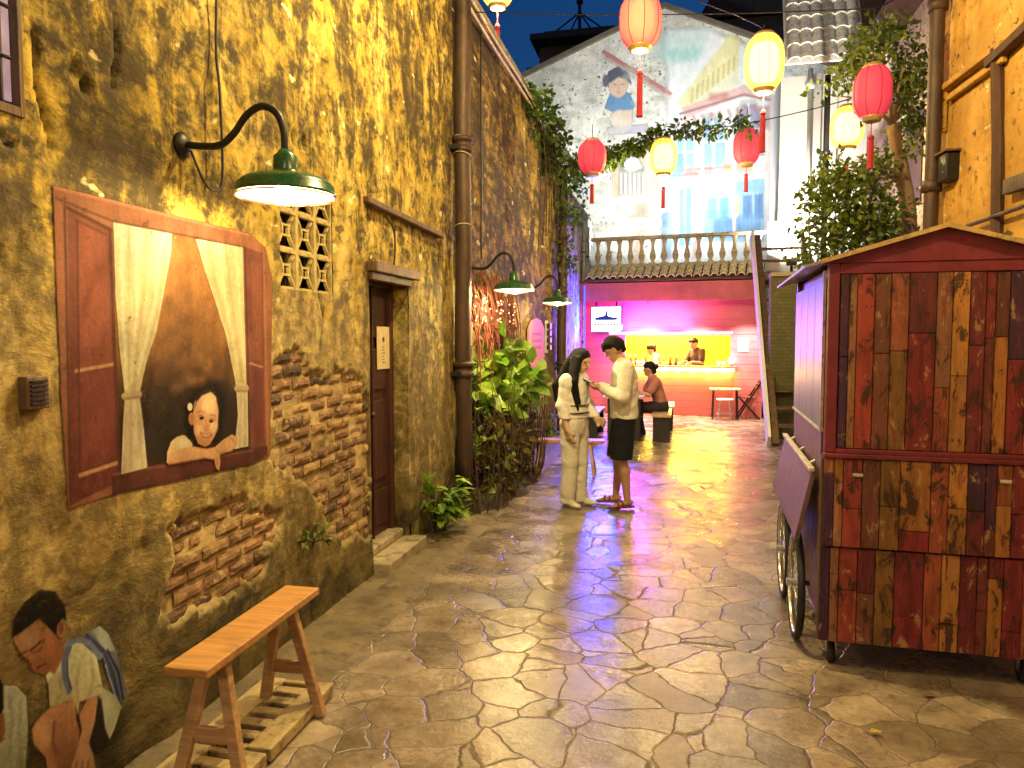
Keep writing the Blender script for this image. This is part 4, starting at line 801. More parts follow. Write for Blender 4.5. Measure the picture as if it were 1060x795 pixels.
cc = g.mix(g.ramp(n, [(.57, 0.0), (.63, .7)]), cc, (0.15, 0.030, 0.026)); cc = g.mix(g.ramp(n2, [(.545, 0.0), (.58, .9)]), cc, (0.045, 0.020, 0.014)); cc = g.mix(g.ramp(n2, [(.37, .8), (.41, 0.0)]), cc, (0.42, 0.26, 0.10))
M['planks'] = g.fin(cc, .55, g.bump(g.math('ADD', n3, n2), .8, .010), 0, .35)
def sheet_mat():
    g = G('lacquered_sheet'); n = g.noise(g.map(g.co(), (1, 1, .3)), 6, 5, .5); return g.fin(g.ramp(n, [(.3, (.12, .14, .20)), (.7, (.18, .20, .27))]), .40, g.bump(n, .15, .01), .0, .22)
M['sheet'] = sheet_mat()
CRD = [.55, 0.0, 0]
plank_cols = [((20, 24, 74), .040), ((168, 120, 78), .035), ((176, 70, 48), .075), ((112, 72, 44), .07), ((146, 112, 32), .075), ((140, 34, 36), .115), ((176, 92, 52), .065), ((206, 146, 62), .07), ((112, 32, 34), .065), ((122, 60, 40), .04), ((206, 140, 52), .055), ((146, 42, 38), .07), ((190, 110, 60), .03), ((96, 26, 30), .06)]
def planks(name, x0, x1, z0, z1, y, parent, th=.018, variant=0):
    m = MB(); W_ = x1 - x0; tot = sum(w for _, w in plank_cols); x = x0
    for k, (cc, w) in enumerate(plank_cols):
        w = w / tot * W_; cuts = [z0] + sorted([z0 + (z1 - z0) * random.uniform(.2, .85) for _ in range(random.choice((0, 1, 1)))]) + [z1]; base = lin(cc) * 1.0
        for j, (a, b) in enumerate(zip(cuts[:-1], cuts[1:])):
            q = base * random.uniform(.75, 1.15)
            if j == 1 and random.random() < .5: q = lin(random.choice(plank_cols)[0]) * .7
            if variant == 0 and k == 0: q = lin((22, 26, 78)) * (.9 if j == 0 else .6)
            dy = random.uniform(-.004, .004)
            m.box((x + .0018, y - th + dy, a + .0015), (x + w - .0018, y, b - .0015), col=tuple(q))
        x += w
    o = m.build(name, M['planks'], parent, local=True, col=True); bevel(o, .002, 1); return o
# carcass
m = MB(); m.box((.03, .03, CZ + .02), (CW - .03, CL - .03, z_top - .01)); m.build('body', M['crimson'], cart, local=True)
zr = z_rail
fw_ = .052
m = MB()
m.box((0, -.012, zr - .01), (fw_, .05, z_top)); m.box((CW - fw_, -.012, zr - .01), (CW, .05, z_top)); m.box((0, CL - .05, zr), (fw_, CL, z_top)); m.box((CW - fw_, CL - .05, zr), (CW, CL, z_top))
m.box((fw_, -.010, z_top - .055), (CW - fw_, .03, z_top - .0)); each(m, 'corner_post', M['crimson'], cart, .005, local=True)
m = MB(); m.box((-.004, -.032, zr - .035), (CW + .004, .028, zr - .012)); m.box((fw_, -.026, zr - .012), (CW - fw_, .02, zr + .012)); bevel(m.build('ledge', M['crimson'], cart, local=True), .004)
planks('plank_panel', fw_ + .004, CW - fw_ - .004, zr + .013, z_top - .056, .012, cart)
planks('plank_panel', 0, CW, z_mid + .004, zr - .037, .0, cart, .022, 1)
planks('plank_panel', -.006, CW - .02, CZ, z_mid - .004, .014, cart, .022, 2)
m = MB(); m.box((-.012, -.0, CZ + .0), (.028, .04, zr - .04)); m.box((CW - .02, .0, CZ), (CW + .006, .05, zr - .04)); each(m, 'corner_board', M['brownwood'], cart, .004, local=True)
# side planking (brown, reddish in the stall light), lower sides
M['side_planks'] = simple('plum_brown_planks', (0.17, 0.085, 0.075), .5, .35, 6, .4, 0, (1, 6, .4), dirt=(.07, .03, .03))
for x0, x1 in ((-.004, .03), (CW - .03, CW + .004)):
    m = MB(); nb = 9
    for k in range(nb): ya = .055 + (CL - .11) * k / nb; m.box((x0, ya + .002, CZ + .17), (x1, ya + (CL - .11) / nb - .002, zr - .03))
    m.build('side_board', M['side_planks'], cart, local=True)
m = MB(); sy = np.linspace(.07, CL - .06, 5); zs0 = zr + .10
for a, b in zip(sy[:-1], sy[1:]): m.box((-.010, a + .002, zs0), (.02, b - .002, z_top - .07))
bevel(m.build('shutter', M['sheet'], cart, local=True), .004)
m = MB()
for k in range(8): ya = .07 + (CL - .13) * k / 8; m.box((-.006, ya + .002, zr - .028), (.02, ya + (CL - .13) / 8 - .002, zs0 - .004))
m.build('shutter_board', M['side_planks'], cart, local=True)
m = MB(); m.box((-.018, .055, zs0 - .012), (.0, CL - .05, zs0 + .0)); m.box((-.016, .056, zs0), (-.002, .07, z_top - .03)); m.build('shutter_trim', M['pvc'], cart, local=True)
m = MB(); m.box((CW - .02, .07, zr), (CW + .010, CL - .06, z_top - .07)); m.build('shutter', M['sheet'], cart, local=True)
# counter flap hanging at the left side
fa = np.array((-.045, .10, zr - .13)); fb = np.array((-.045, CL + .12, zr - .13)); dn = np.array((-.075, 0, -.36)); m = MB()
nb = 8
for k in range(nb):
    p = fa + (fb - fa) * (k / nb) + np.array((0, .0015, 0)); q_ = fa + (fb - fa) * ((k + 1) / nb) - np.array((0, .0015, 0)); m.prism([p, q_, q_ + dn, p + dn], (.022, 0, -.004))
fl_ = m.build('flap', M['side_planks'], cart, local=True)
m = MB(); m.bar(fa + (-.0, -.01, .012), fb + (-.0, .01, .012), .03, .022); bevel(m.build('flap_trim', M['pvc'], fl_, local=True), .004)
m = MB(); [m.bar((.0, y, zr - .10), (-.04, y, zr - .125), .03, .012) for y in (.3, .8, 1.3)]; each(m, 'hinge', M['pvc'], fl_, local=True)
# clips, gable, roof
m = MB(); [m.box((x, -.030, zr - .125), (x + .05, -.0225, zr - .108)) for x in (.13, .78)]; each(m, 'latch', M['pvc'], cart, .003, local=True)
ax_ = CW * .50
m = MB(); m.prism([(-.02, -.016, z_top - .0), (CW + .02, -.016, z_top), (ax_, -.016, z_apex)], (0, .04, 0)); m.prism([(-.02, CL - .03, z_top), (CW + .02, CL - .03, z_top), (ax_, CL - .03, z_apex)], (0, .04, 0)); each(m, 'gable', M['crimson'], cart, local=True)
sl = (z_apex - z_top) / (ax_ + .02); ov = .12
m = MB()
for s in (-1, 1):
    e = -ov if s < 0 else CW + ov; ez = z_apex - sl * (ax_ + ov)
    m.prism([(e, -.05, ez + .004), (ax_, -.05, z_apex + .004), (ax_, -.05, z_apex + .018), (e, -.05, ez + .018)], (0, CL + .16, 0))
rf = m.build('roof', simple('glossy_roof_sheet', (.42, .34, .30), .3, .2, 6, .1, .35), cart, local=True)
m = MB()
for s in (-1, 1):
    e = -ov * .35 if s < 0 else CW + ov * .35; ez = z_apex - sl * (ax_ + ov * .35)
    m.prism([(e, -.062, ez + .000), (ax_, -.062, z_apex + .000), (ax_, -.062, z_apex + .022), (e, -.062, ez + .022)], (0, .0115, 0))
m.build('roof_trim', M['trim'], rf, local=True)
# wheels: two spoked wheels on each side, one castor under the front
M['rubber'] = simple('black_tyre', (0.014, 0.013, 0.012), .7, .3, 9, .2); M['chrome'] = simple('dull_chrome', (.62, .60, .56), .28, .15, 10, .05, .85)
def wheel(x, y, R=.31):
    m = MB(); t = m.tube([(x, y + (R - .018) * math.cos(a), R + (R - .018) * math.sin(a)) for a in np.linspace(0, 2 * PI, 41)], .020, 8).build('wheel', M['rubber'], cart, local=True, smooth=True)
    m = MB(); m.lathe([(R - .040, -.013), (R - .034, -.016), (R - .030, .0), (R - .034, .016), (R - .040, .013), (R - .046, 0), (R - .040, -.013)], (x, y, R), 40, (1, 0, 0)); m.build('rim', M['chrome'], t, local=True, smooth=True)
    m = MB(); m.tube([(x - .05, y, R), (x + .05, y, R)], .022, 10); [m.tube([(x + .02 * (-1) ** k, y, R), (x, y + (R - .04) * math.cos(k * PI / 12), R + (R - .04) * math.sin(k * PI / 12))], .0016, 4) for k in range(24)]; m.build('spokes', M['chrome'], t, local=True)
    return t
for y in (.42, 1.12): wheel(-.075, y); wheel(CW + .075, y)
m = MB(); [m.tube([(-.08, y, .31), (CW + .08, y, .31)], .014, 8) for y in (.42, 1.12)]; each(m, 'axle', M['black'], cart, local=True)
m = MB(); m.lathe([(.0, -.018), (.05, -.018), (.055, 0), (.05, .018), (0, .018)], (.07, .10, .055), 18, (1, 0, 0)); w = m.build('castor', M['rubber'], cart, local=True, smooth=True)
m = MB(); m.box((.045, .085, .055), (.05, .115, .15)); m.box((.09, .085, .055), (.095, .115, .15)); m.box((.04, .07, .146), (.10, .13, .156)); m.build('castor_fork', M['chrome'], w, local=True)
m = MB(); m.lathe([(.0, -.018), (.05, -.018), (.055, 0), (.05, .018), (0, .018)], (CW - .07, .10, .055), 18, (1, 0, 0)); w = m.build('castor', M['rubber'], cart, local=True, smooth=True)
m = MB(); m.box((CW - .095, .085, .055), (CW - .09, .115, .15)); m.box((CW - .05, .085, .055), (CW - .045, .115, .15)); m.box((CW - .1, .07, .146), (CW - .04, .13, .156)); m.build('castor_fork', M['chrome'], w, local=True)
# ================================================================ LANTERNS
P_RED = lantern_paper('red_lantern_paper', (1.0, .40, .26), (1.0, .030, .080), .72, .30)
P_REDDIM = lantern_paper('dim_red_lantern_paper', (.60, .05, .09), (.90, .055, .12), .27, .06)  # faint glow put into the paper itself, no bulb inside
P_YEL = lantern_paper('cream_lantern_paper', (1.0, .90, .50), (1.0, .62, .06), .80, .46)
M['core_red'] = emit('lantern_glow', (1.0, .55, .14), .95); M['core_yel'] = emit('cream_lantern_glow', (1.0, .86, .42), 2.6); M['bulb_yel'] = emit('lantern_bulb', (1.0, .92, .62), 9)
M['lant_rib'] = simple('red_lantern_wire', (.36, .02, .03), .6, .2, 9, 0); M['lant_cap'] = simple('gold_lantern_cap', (.55, .36, .14), .4, .2, 9, .05, .3); M['tassel'] = simple('red_tassel', (.38, .02, .035), .8, .35, 30, .1, 0, (8, 8, .5))
def lantern(px, py, dpx, real, kind, label, drop=None, hang=None, squash=1.18, group=None, energy=None, pos=None):
    P = np.array(pos, float) if pos is not None else OD(px, py, real * F / dpx); x, y, z = P; r = real / 2; hh = r * squash
    t = thing('paper_lantern', label, 'lantern', (x, y, z), 0, group or 'paper lanterns hung over the lane')
    prof = [(r * (1 - abs(s) ** 3.2 * .42), s * hh) for s in np.linspace(-1, 1, 17)]
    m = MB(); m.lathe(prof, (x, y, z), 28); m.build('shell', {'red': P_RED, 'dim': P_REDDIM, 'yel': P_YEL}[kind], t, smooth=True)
    m = MB()
    for k in range(8 if kind != 'yel' else 12):
        a = 2 * PI * (k + .3) / (8 if kind != 'yel' else 12); m.tube([(x + (q + .002) * math.cos(a), y + (q + .002) * math.sin(a), z + h) for q, h in prof], .0035 if kind != 'yel' else .002, 5)
    m.build('ribs', M['lant_rib'] if kind != 'yel' else M['lant_cap'], t)
    m = MB(); q = prof[0][0]
    m.lathe([(q * .98, -hh), (q, -hh - .012), (q * .86, -hh - .018), (q * .84, -hh - .04), (q * .62, -hh - .046), (0, -hh - .046)], (x, y, z), 24); m.lathe([(q * .98, hh), (q, hh + .012), (q * .8, hh + .02), (q * .8, hh + .035), (0, hh + .04)], (x, y, z), 24); each(m, 'cap', M['lant_cap'], t, smooth=True)
    tl = drop or r * 2.3; zt = z - hh - .046
    m = MB(); m.tube([(x, y, zt), (x, y, zt - tl * .30)], .004, 5); m.lathe([(0, -tl * .26), (.022, -tl * .30), (.028, -tl * .34), (.016, -tl * .38), (.024, -tl * .40), (.026, -tl * .95), (.030, -tl), (0, -tl)], (x, y, zt), 14, wob=lambda k: 1 + .14 * (k % 2)); m.build('tassel', M['tassel'], t)
    top = np.array((x, y, z + hh + .035)); m = MB(); m.tube([top, top + (0, 0, hang or .12)], .005, 5); m.build('hanger', M['cable'], t)
    if kind == 'red':
        m = MB(); m.lathe([(r * .62 * math.sqrt(max(0, 1 - s * s)) + .001, s * hh * .8) for s in np.linspace(-1, 1, 11)], (x + .01, y, z + .02), 20); m.build('inner_glow', M['core_red'], t, smooth=True); light('lantern_light', 'POINT', (x, y, z - hh - .10), energy or 14, (1, .48, .24), .05)
    if kind == 'yel':
        m = MB(); m.lathe([(r * .74 * math.sqrt(max(0, 1 - s ** 4)) + .001, s * hh * .80) for s in np.linspace(-1, 1, 13)], (x, y, z), 20); m.build('inner_glow', M['core_yel'], t, smooth=True); light('lantern_light', 'POINT', (x, y, z - hh - .09), energy or 40, (1, .76, .31), .05)
    return P, hh
LT = [lantern(663, 22, 43, .40, 'red', 'large glowing red lantern hanging highest over the middle of the lane', .62, .5),
      lantern(791, 65, 40, .40, 'yel', 'large cream lantern hung from a wire bracket before the white gable', .60, .05, 1.32),
      lantern(903, 96, 38, .335, 'dim', 'faintly glowing crimson lantern in front of the leafy tree', .42, .5, 1.3),
      lantern(877, 132, 33, .40, 'yel', 'round cream lantern glowing among the tree leaves', .40, .3),
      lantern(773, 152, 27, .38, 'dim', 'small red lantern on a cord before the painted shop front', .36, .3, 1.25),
      lantern(687, 162, 27, .38, 'yel', 'small cream lantern hanging below the leafy garland', .46, .2, 1.25, energy=110),
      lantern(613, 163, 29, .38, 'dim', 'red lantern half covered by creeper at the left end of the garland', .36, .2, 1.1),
      lantern(515, -14, 34, .40, 'yel', 'cream lantern with the longest red tassel, above the left wall top', .62, .4, 1.1, energy=60)]
for x, y, z, lab, en in ((-.55, 4.3, 5.05, 'added unseen cream lantern hung high between the nearest gooseneck lamp and the drainpipe', 330), (-.7, .6, 4.6, 'added unseen cream lantern hung over the lane entrance', 26), (1.25, 2.2, 4.7, 'added unseen cream lantern hung over the lane in front of the food cart', 105)):  # out-of-view lanterns, added to brighten the upper wall, lane and cart
    lantern(0, 0, 1, .40, 'yel', lab, energy=en, pos=(x, y, z))
# wire bracket carrying the large cream lantern, and the strings the others hang from
D3 = .40 * F / 40; q0, q1, q2 = OD(736, 6, D3 + .15), OD(787, 27, D3), LT[1][0] + np.array((0, 0, LT[1][1] + .03))
t = thing('lantern_bracket', 'thin bent wire arm holding the large cream lantern', 'bracket', tuple(q0)); m = MB(); m.tube([q0 + (q0 - q1) * 1.2, q0, (q0 + q1) / 2 + (0, 0, .01), q1, q1 + (.02, 0, -.03), q2 + (0, 0, .10)], .008, 6); m.build('wire', M['black'], t)
for (P0, h0), hg, lab in ((LT[0], .53, 'black string carrying the large red lantern across the lane'), (LT[2], .53, 'black string carrying the crimson lantern before the tree'), (LT[7], .43, 'black string carrying the lantern with the longest tassel')):
    c0 = P0 + np.array((0, 0, h0 + hg)); L0 = np.array((WX + .03, c0[1], 5.0 if c0[2] < 5 else c0[2] + .15)); R0 = np.array((2.6, c0[1] + .4, c0[2] + .55)); m = MB(); m.tube(list(arc(L0, (L0 + c0) / 2 - (0, 0, .08), c0, 8)) + list(arc(c0, (c0 + R0) / 2 - (0, 0, .06), R0, 8))[1:], .006, 5); tag(m.build('lantern_string', M['cable'], loc=tuple(L0)), lab, 'string')
# ================================================================ SNACK STALL AT THE LANE END
st = thing('snack_stall', 'pink walled snack stall with a lit yellow serving hatch under a tiled eave', 'stall', (-1.90, 16.95, 0), math.radians(-7))
_r = math.radians(-7); SO = np.array((-1.90, 16.95)); SU = np.array((math.cos(_r), math.sin(_r))); SV = np.array((-math.sin(_r), math.cos(_r)))
def sp(x, y, d=0.0):      # pixel -> local coordinates on the stall front, d metres behind it
    R_ = ray(x, y); A = np.array([R_[:2], -SU]).T; rhs = SO + SV * d; k = np.linalg.solve(A, rhs); return k[1], H + R_[2] * k[0]
def sw(u, d, z): p = SO + SU * u + SV * d; return np.array((p[0], p[1], z))
SWD = 3.72
g = G('pink_siding'); v = g.co('Object'); zz = g.xyz(v)[2]; n = g.noise(v, 2.2, 6, .6); fr_ = g.math('FRACT', g.math('MULTIPLY', zz, 6.2)); 
cc = g.ramp(n, [(.3, (.56, .14, .19)), (.7, (.68, .19, .24))]); M['pink'] = g.fin(cc, .55, g.bump(g.ramp(fr_, [(0, 0), (.06, 1), (1, .8)]), .6, .02))
M['pinkdark'] = simple('dark_pink_beam', (.56, .10, .16), .55, .2, 3, .2); M['yellow_wall'] = simple('yellow_kitchen_wall', (.86, .70, .02), .6, .08, 2, .1); M['counter'] = simple('wood_counter', (.34, .17, .08), .4, .3, 7, .1, 0, (1, 6, 6))
hx0, hz1 = sp(647, 347); hx1, hz0 = sp(756, 379); zb = 2.98
m = MB(); T = .10
m.box((-.19, 0, 0), (hx0, T, zb)); m.box((hx1, 0, 0), (SWD, T, zb)); m.box((hx0, 0, 0), (hx1, T, hz0)); m.box((hx0, 0, hz1), (hx1, T, zb)); m.box((0, T, 0), (.06, 1.5, zb)); m.box((SWD - .06, T, 0), (SWD, 1.5, zb)); m.build('wall', M['pink'], st, local=True)
m = MB(); m.box((.062, 1.44, 0), (SWD - .062, 1.5, zb)); m.box((.062, T + .002, 0), (.11, 1.43, zb)); m.box((SWD - .11, T + .002, 0), (SWD - .062, 1.43, zb)); m.box((.112, T + .002, zb - .06), (SWD - .112, 1.43, zb - .01)); m.build('kitchen_wall', M['yellow_wall'], st, local=True)
m = MB(); m.box((.5, 1.22, 1.10), (2.2, 1.435, 1.13)); m.box((.4, .95, .02), (2.9, 1.42, .88)); each(m, 'kitchen_shelf', M['pvc'], st, local=True)
m = MB()
for k in range(9): m.lathe([(0, 0), (.035, 0), (.04, .10), (.022, .14), (.022, .18), (0, .18)], (.6 + k * .17, 1.32, 1.132), 10)
each(m, 'jar', M['counter'], st, local=True, smooth=True)
m = MB(); m.box((hx0 - .10, -.22, hz0 - .045), (hx1 + .14, .24, hz0)); bevel(m.build('counter', M['counter'], st, local=True), .006)
M['led_yel'] = emit('warm_led_strip', (1.0, .74, .16), 9); M['led_mag'] = emit('magenta_led_strip', (1.0, .42, .80), 3.2)
m = MB(); m.box((hx0 + .12, -.030, hz0 - .11), (hx1 + .08, -.004, hz0 - .052)); m.build('led_strip', M['led_yel'], st, local=True)
m = MB(); m.box((hx0 - .35, -.05, hz1 + .025), (hx1 + .03, -.003, hz1 + .065)); m.build('led_strip', M['led_mag'], st, local=True)
m = MB(); m.box((hx0 - .38, -.09, hz1 + .07), (hx1 + .06, -.003, hz1 + .095)); m.build('hatch_lintel', M['pink'], st, local=True)
m = MB(); m.box((-.19, -.50, 2.50), (SWD + .02, -.42, 2.90)); m.box((.0, -.415, 2.84), (SWD, -.004, 2.90)); m.build('eave_beam', M['pinkdark'], st, local=True)
m = MB(); [m.lathe([(0, -.03), (.03, -.03), (.035, 0), (.0, 0)], (x, -.46, 2.49), 10) for x in (.5, 1.35, 2.4, 3.4)]; each(m, 'downlight', M['pinkdark'], st, local=True)
m = MB(); m.box((-.1, -.56, 2.93), (SWD + .1, 1.7, 2.965)); m.build('terrace_slab', M['concrete'], st, local=True)
# barrel tile eave
M['tile'] = simple('mouldy_clay_tile', (.78, .70, .48), .8, .25, 9, .4, dirt=(.22, .18, .09)); M['baluster'] = simple('cream_cast_stone', (.62, .53, .36), .75, .3, 8, .4, dirt=(.20, .16, .09))
def tiles(mb, o, u, v, w, n, rows, r, up):
    o = np.array(o, float); u = np.array(u, float); v = np.array(v, float); up = np.array(up, float)
    for i in range(n):
        for k in range(rows):
            c0 = o + u * (w * (i + .5) / n) + v * (k / rows) + up * (.040); c1 = c0 + v * (1.18 / rows) - up * .012; V = []
            for c_, rr in ((c0, r * 1.08), (c1, r * .86)):
                for a in np.linspace(0, PI, 8): V.append(c_ + u * (rr * math.cos(a)) + up * (rr * .85 * math.sin(a)))
                for a in np.linspace(PI, 0, 8): V.append(c_ + u * (rr * .78 * math.cos(a)) + up * (rr * .66 * math.sin(a)))
            Fs = [(q, (q + 1) % 16, 16 + (q + 1) % 16, 16 + q) for q in range(16)] + [(q, 15 - q, 14 - q, q + 1) for q in range(7)] + [(16 + q + 1, 16 + 14 - q, 16 + 15 - q, 16 + q) for q in range(7)]
            mb.add(V, Fs)
m = MB(); upn = np.array((0, -.5, .87)); tiles(m, (0, -.62, 2.95), (1, 0, 0), (0, .52, .30), SWD, 21, 3, .075, upn); m.build('roof_tiles', M['tile'], st, local=True)
m = MB(); m.prism([(-.02, -.62, 2.935), (SWD + .02, -.62, 2.935), (SWD + .02, -.08, 3.245), (-.02, -.08, 3.245)], (0, .0, .025)); m.build('roof_board', M['brownwood'], st, local=True)
# signboard
M['signglow'] = emit('sign_face_light', (.50, .64, 1.0), 3.6); M['signink'] = simple('sign_navy', (.01, .03, .16), .5, .2, 9, 0)
sx0, sz1 = sp(612, 318, -.55); sx1, sz0 = sp(642, 343, -.55)
sg = thing('signboard', 'glowing white light box sign with a dark blue ship like emblem', 'sign', tuple(sw(sx0, -.5, sz0)), _r)
w_, h_ = sx1 - sx0, sz1 - sz0
m = MB(); m.box((-.02, 0, -.02), (w_ + .02, .12, h_ + .02)); m.build('casing', M['black'], sg, local=True)
m = MB(); m.box((0, -.006, 0), (w_, -.001, h_)); m.build('face', M['signglow'], sg, local=True)
E_ = lambda *p: [(a * w_, -.010, b * h_) for a, b in p]
m = MB(); m.prism(E_((.06, .50), (.18, .46), (.82, .46), (.94, .52), (.84, .57), (.66, .60), (.56, .64), (.53, .86), (.49, .86), (.46, .66), (.34, .62), (.16, .58)), (0, .003, 0))
[m.box((a * w_, -.010, .24 * h_), ((a + .07) * w_, -.007, .33 * h_)) for a in np.arange(.10, .88, .11)]; m.build('emblem', M['signink'], sg, local=True)
for q in ((.1, .0), (w_ - .1, .0)): m = MB(); m.box((q[0] - .015, .02, h_ + .02), (q[0] + .015, .05, h_ + .30)); m.build('bracket', M['black'], sg, local=True)
light('sign_light', 'AREA', tuple(sw(sx0 + w_ / 2, -.56, sz0 + h_ / 2)), 130, (.020, .050, 1.0), .7, target=tuple(sw(sx0 + w_ / 2, -4, sz0 - .6)))
light('sign_back_glow', 'POINT', tuple(sw(sx1 + .12, -.22, sz0 + .1)), 60, (.80, .03, .80), .06)
light('magenta_led_light', 'AREA', tuple(sw((hx0 + hx1) / 2 - .3, -.12, hz1 + .12)), 34, (1.0, .22, .60), 1.2, target=tuple(sw((hx0 + hx1) / 2 - .3, .4, hz1 + 1)))
light('kitchen_light', 'POINT', tuple(sw(1.5, .75, 2.7)), 260, (1, .90, .42), .12); light('kitchen_light', 'POINT', tuple(sw(hx0 + .4, 1.0, 2.6)), 160, (1, .90, .45), .10)
for k in range(7): light('counter_led_light', 'POINT', tuple(sw(hx0 + .2 + (hx1 - hx0) * k / 7.0, -.075, hz0 - .10)), 9, (1, .72, .04), .02)
m = MB(); m.box((-.045, -.56, .9), (-.02, -.53, 2.86)); m.build('led_strip', emit('blue_led_strip', (.03, .07, 1.0), 1.6), st, local=True)
for x in (.5, 1.35, 2.4, 3.4): light('eave_downlight', 'SPOT', tuple(sw(x, -.46, 2.45)), 250, (1.0, .62, .46), .03, target=tuple(sw(x, -.9, 0)), spot=2.0)
# papers on the stall wall
x0, z1 = sp(764, 350); x1, z0 = sp(775, 364); m = MB(); m.box((x0, -.010, z0), (x1, -.003, z1)); m.v = [tuple(sw(a, b, c)) for a, b, c in m.v]
tag(m.build('menu_sheet', simple('white_sheet', (.72, .70, .66), .7, .05, 9, 0), loc=tuple(sw(x0, 0, z0))), 'white menu sheet stuck on the pink wall right of the hatch', 'menu')
# balustrade on the terrace
bal = thing('balustrade', 'row of turned balusters under a rail above the tiled eave', 'balustrade', tuple(sw(0, 0, 2.965)), _r)
bz = sp(690, 275)[1] - 2.965; tz = sp(690, 243)[1] - 2.965
m = MB(); m.box((0, -.02, bz), (SWD, .14, bz + .06)); m.box((0, 0, 0), (SWD, .12, bz)); bevel(m.build('plinth', M['baluster'], bal, local=True), .008)
m = MB(); m.box((-.03, -.03, tz - .07), (SWD + .03, .15, tz)); bevel(m.build('rail', M['baluster'], bal, local=True), .015)
hb = tz - .07 - bz - .06; nb = 15; prof = [(.055, 0), (.055, .04), (.034, .06), (.030, .10), (.050, .2), (.062, .30), (.055, .40), (.032, .56), (.026, .70), (.034, .80), (.042, .84), (.034, .87), (.052, .93), (.055, 1.0)]
pr = None
for k in range(nb):
    if pr is None: m = MB(); m.lathe([(r * 1.12, h * hb) for r, h in prof], (0, 0, 0), 14, cap=True); pr = m.build('baluster', M['baluster'], bal, local=True, smooth=True); o = pr
    else: o = pr.copy(); COL.objects.link(o); o.parent = bal
    o.location = (SWD * (k + .5) / nb, .06, bz + .06)
M['soft_white'] = simple('white_render', (.74, .73, .70), .8, .08, 3, .2)
m = MB(); m.box((SWD + .04, -.03, 0), (SWD + .30, .25, tz + .18)); bevel(m.build('end_post', M['soft_white'], bal, local=True), .015)
# floodlights on the terrace wash the painted gable
for k, x in enumerate((.6, 1.8, 3.0)):
    t = thing('floodlight', 'black floodlight standing behind the terrace balustrade', 'floodlight', tuple(sw(x, .55, 2.965)), 0, 'floodlights behind the balustrade')
    b = sw(x, .55, 2.965); m = MB(); m.box(b + (-.10, -.05, .06), b + (.10, .05, .22)); m.bar(b + (-.11, 0, 0), b + (-.11, 0, .14), .02); m.bar(b + (.11, 0, 0), b + (.11, 0, .14), .02); m.box(b + (-.12, -.03, 0), b + (.12, .03, .012)); m.build('housing', M['black'], t)
    light('mural_flood', 'SPOT', tuple(b + (0, .10, .26)), 560, (.92, .97, 1.0), .06, target=(b[0] - .2, GY, 7.9), spot=1.75, blend=1.0)
# staircase up to the terrace
stc = thing('staircase', 'steep stair with a dark post stringer climbing to the terrace beside the stall', 'staircase', (1.75, 13.6, 0))
A0 = GZ(803, 462); A1 = np.array((1.62, 15.9, 0)); z1_ = OY(784, 246, 15.9)[2]; A1 = OY(784, 246, 15.9)
m = MB(); m.bar(A0 + (0, 0, .0), A1, .11, .16); bevel(m.build('stringer', M['brownwood'], stc), .008)
m = MB(); m.bar(A0 + (-.10, .05, .05), A1 + (-.10, .05, .05), .05, .30); m.build('side_board', M['soft_white'], stc)
m = MB(); m.bar(A0 + (.85, 0, 0), A1 + (.85, 0, 0), .08, .2); m.build('stringer', M['brownwood'], stc)
m = MB(); n_ = 14
for k in range(1, n_): p = A0 + (A1 - A0) * k / n_; m.box(p + (.06, -.02, .0), p + (.80, .24, .035))
each(m, 'step', M['brownwood'], stc)
m = MB(); q = A0 + (A1 - A0) * .30; [m.tube([q + (-.075, 0, s * .05), q + (.075, 0, s * .05)], .10, 10) for s in (-1, 0, 1)]; each(m, 'rope_binding', M['brownwood'], stc)
# brick wall beside the stair and the white house behind
gbr = G('mossy_brick'); bt = gbr.n('ShaderNodeTexBrick'); gbr.put(bt.inputs['Vector'], gbr.map(gbr.co(), (1, 1, 1), (0, 0, 0), (PI / 2, 0, 0))); bt.inputs['Scale'].default_value = 4.2; bt.inputs['Color1'].default_value = (.14, .11, .05, 1); bt.inputs['Color2'].default_value = (.10, .095, .04, 1); bt.inputs['Mortar'].default_value = (.05, .045, .025, 1); bt.inputs['Mortar Size'].default_value = .015
nn = gbr.noise(gbr.co(), 6, 8, .7); M['mossbrick'] = gbr.fin(gbr.mix(gbr.ramp(nn, [(.4, 0.0), (.7, .8)]), bt.outputs['Color'], (.06, .07, .025)), .85, gbr.bump(gbr.math('ADD', bt.outputs['Fac'], nn), -.4, .02))
zt = OY(820, 286, 13.2)[2]; x0 = OY(797, 300, 13.2)[0]
gw = thing('garden_wall', 'low mossy brick wall between the stair and the food cart', 'wall', (x0 + .6, 13.2, 0)); m = MB(); m.box((x0 + .02, 13.2, 0), (x0 + 2.6, 13.5, zt)); m.build('wall', M['mossbrick'], gw); m = MB(); m.box((x0 + .01, 13.15, zt), (x0 + 2.65, 13.55, zt + .07)); bevel(m.build('coping', M['concrete'], gw), .012)
xw = OY(806, 200, 17.0)[0]; wh = thing('white_house', 'narrow white rendered house corner beside the mural, with a pale downpipe', 'building', (xw, 17.0, 0)); zt2 = OY(840, 78, 17.0)[2]
m = MB(); m.box((xw, 17.0, 0), (xw + 2.4, 18.6, zt2)); m.build('wall', M['soft_white'], wh)
m = MB(); m.box((xw + .55, 16.93, 0), (xw + .80, 16.998, zt2)); m.box((xw + 1.02, 16.95, 0), (xw + 1.12, 16.998, zt2)); each(m, 'pilaster', M['soft_white'], wh)
pp = OY(836, 200, 16.9); m = MB(); m.tube([(pp[0], 16.88, z) for z in (.1, 3, 5, zt2 + .1)], .05, 10); m.lathe([(.05, -.1), (.10, -.06), (.10, .06), (.05, .1)], (pp[0], 16.88, OY(836, 88, 16.9)[2]), 12); m.build('downpipe', M['soft_white'], wh, smooth=True)
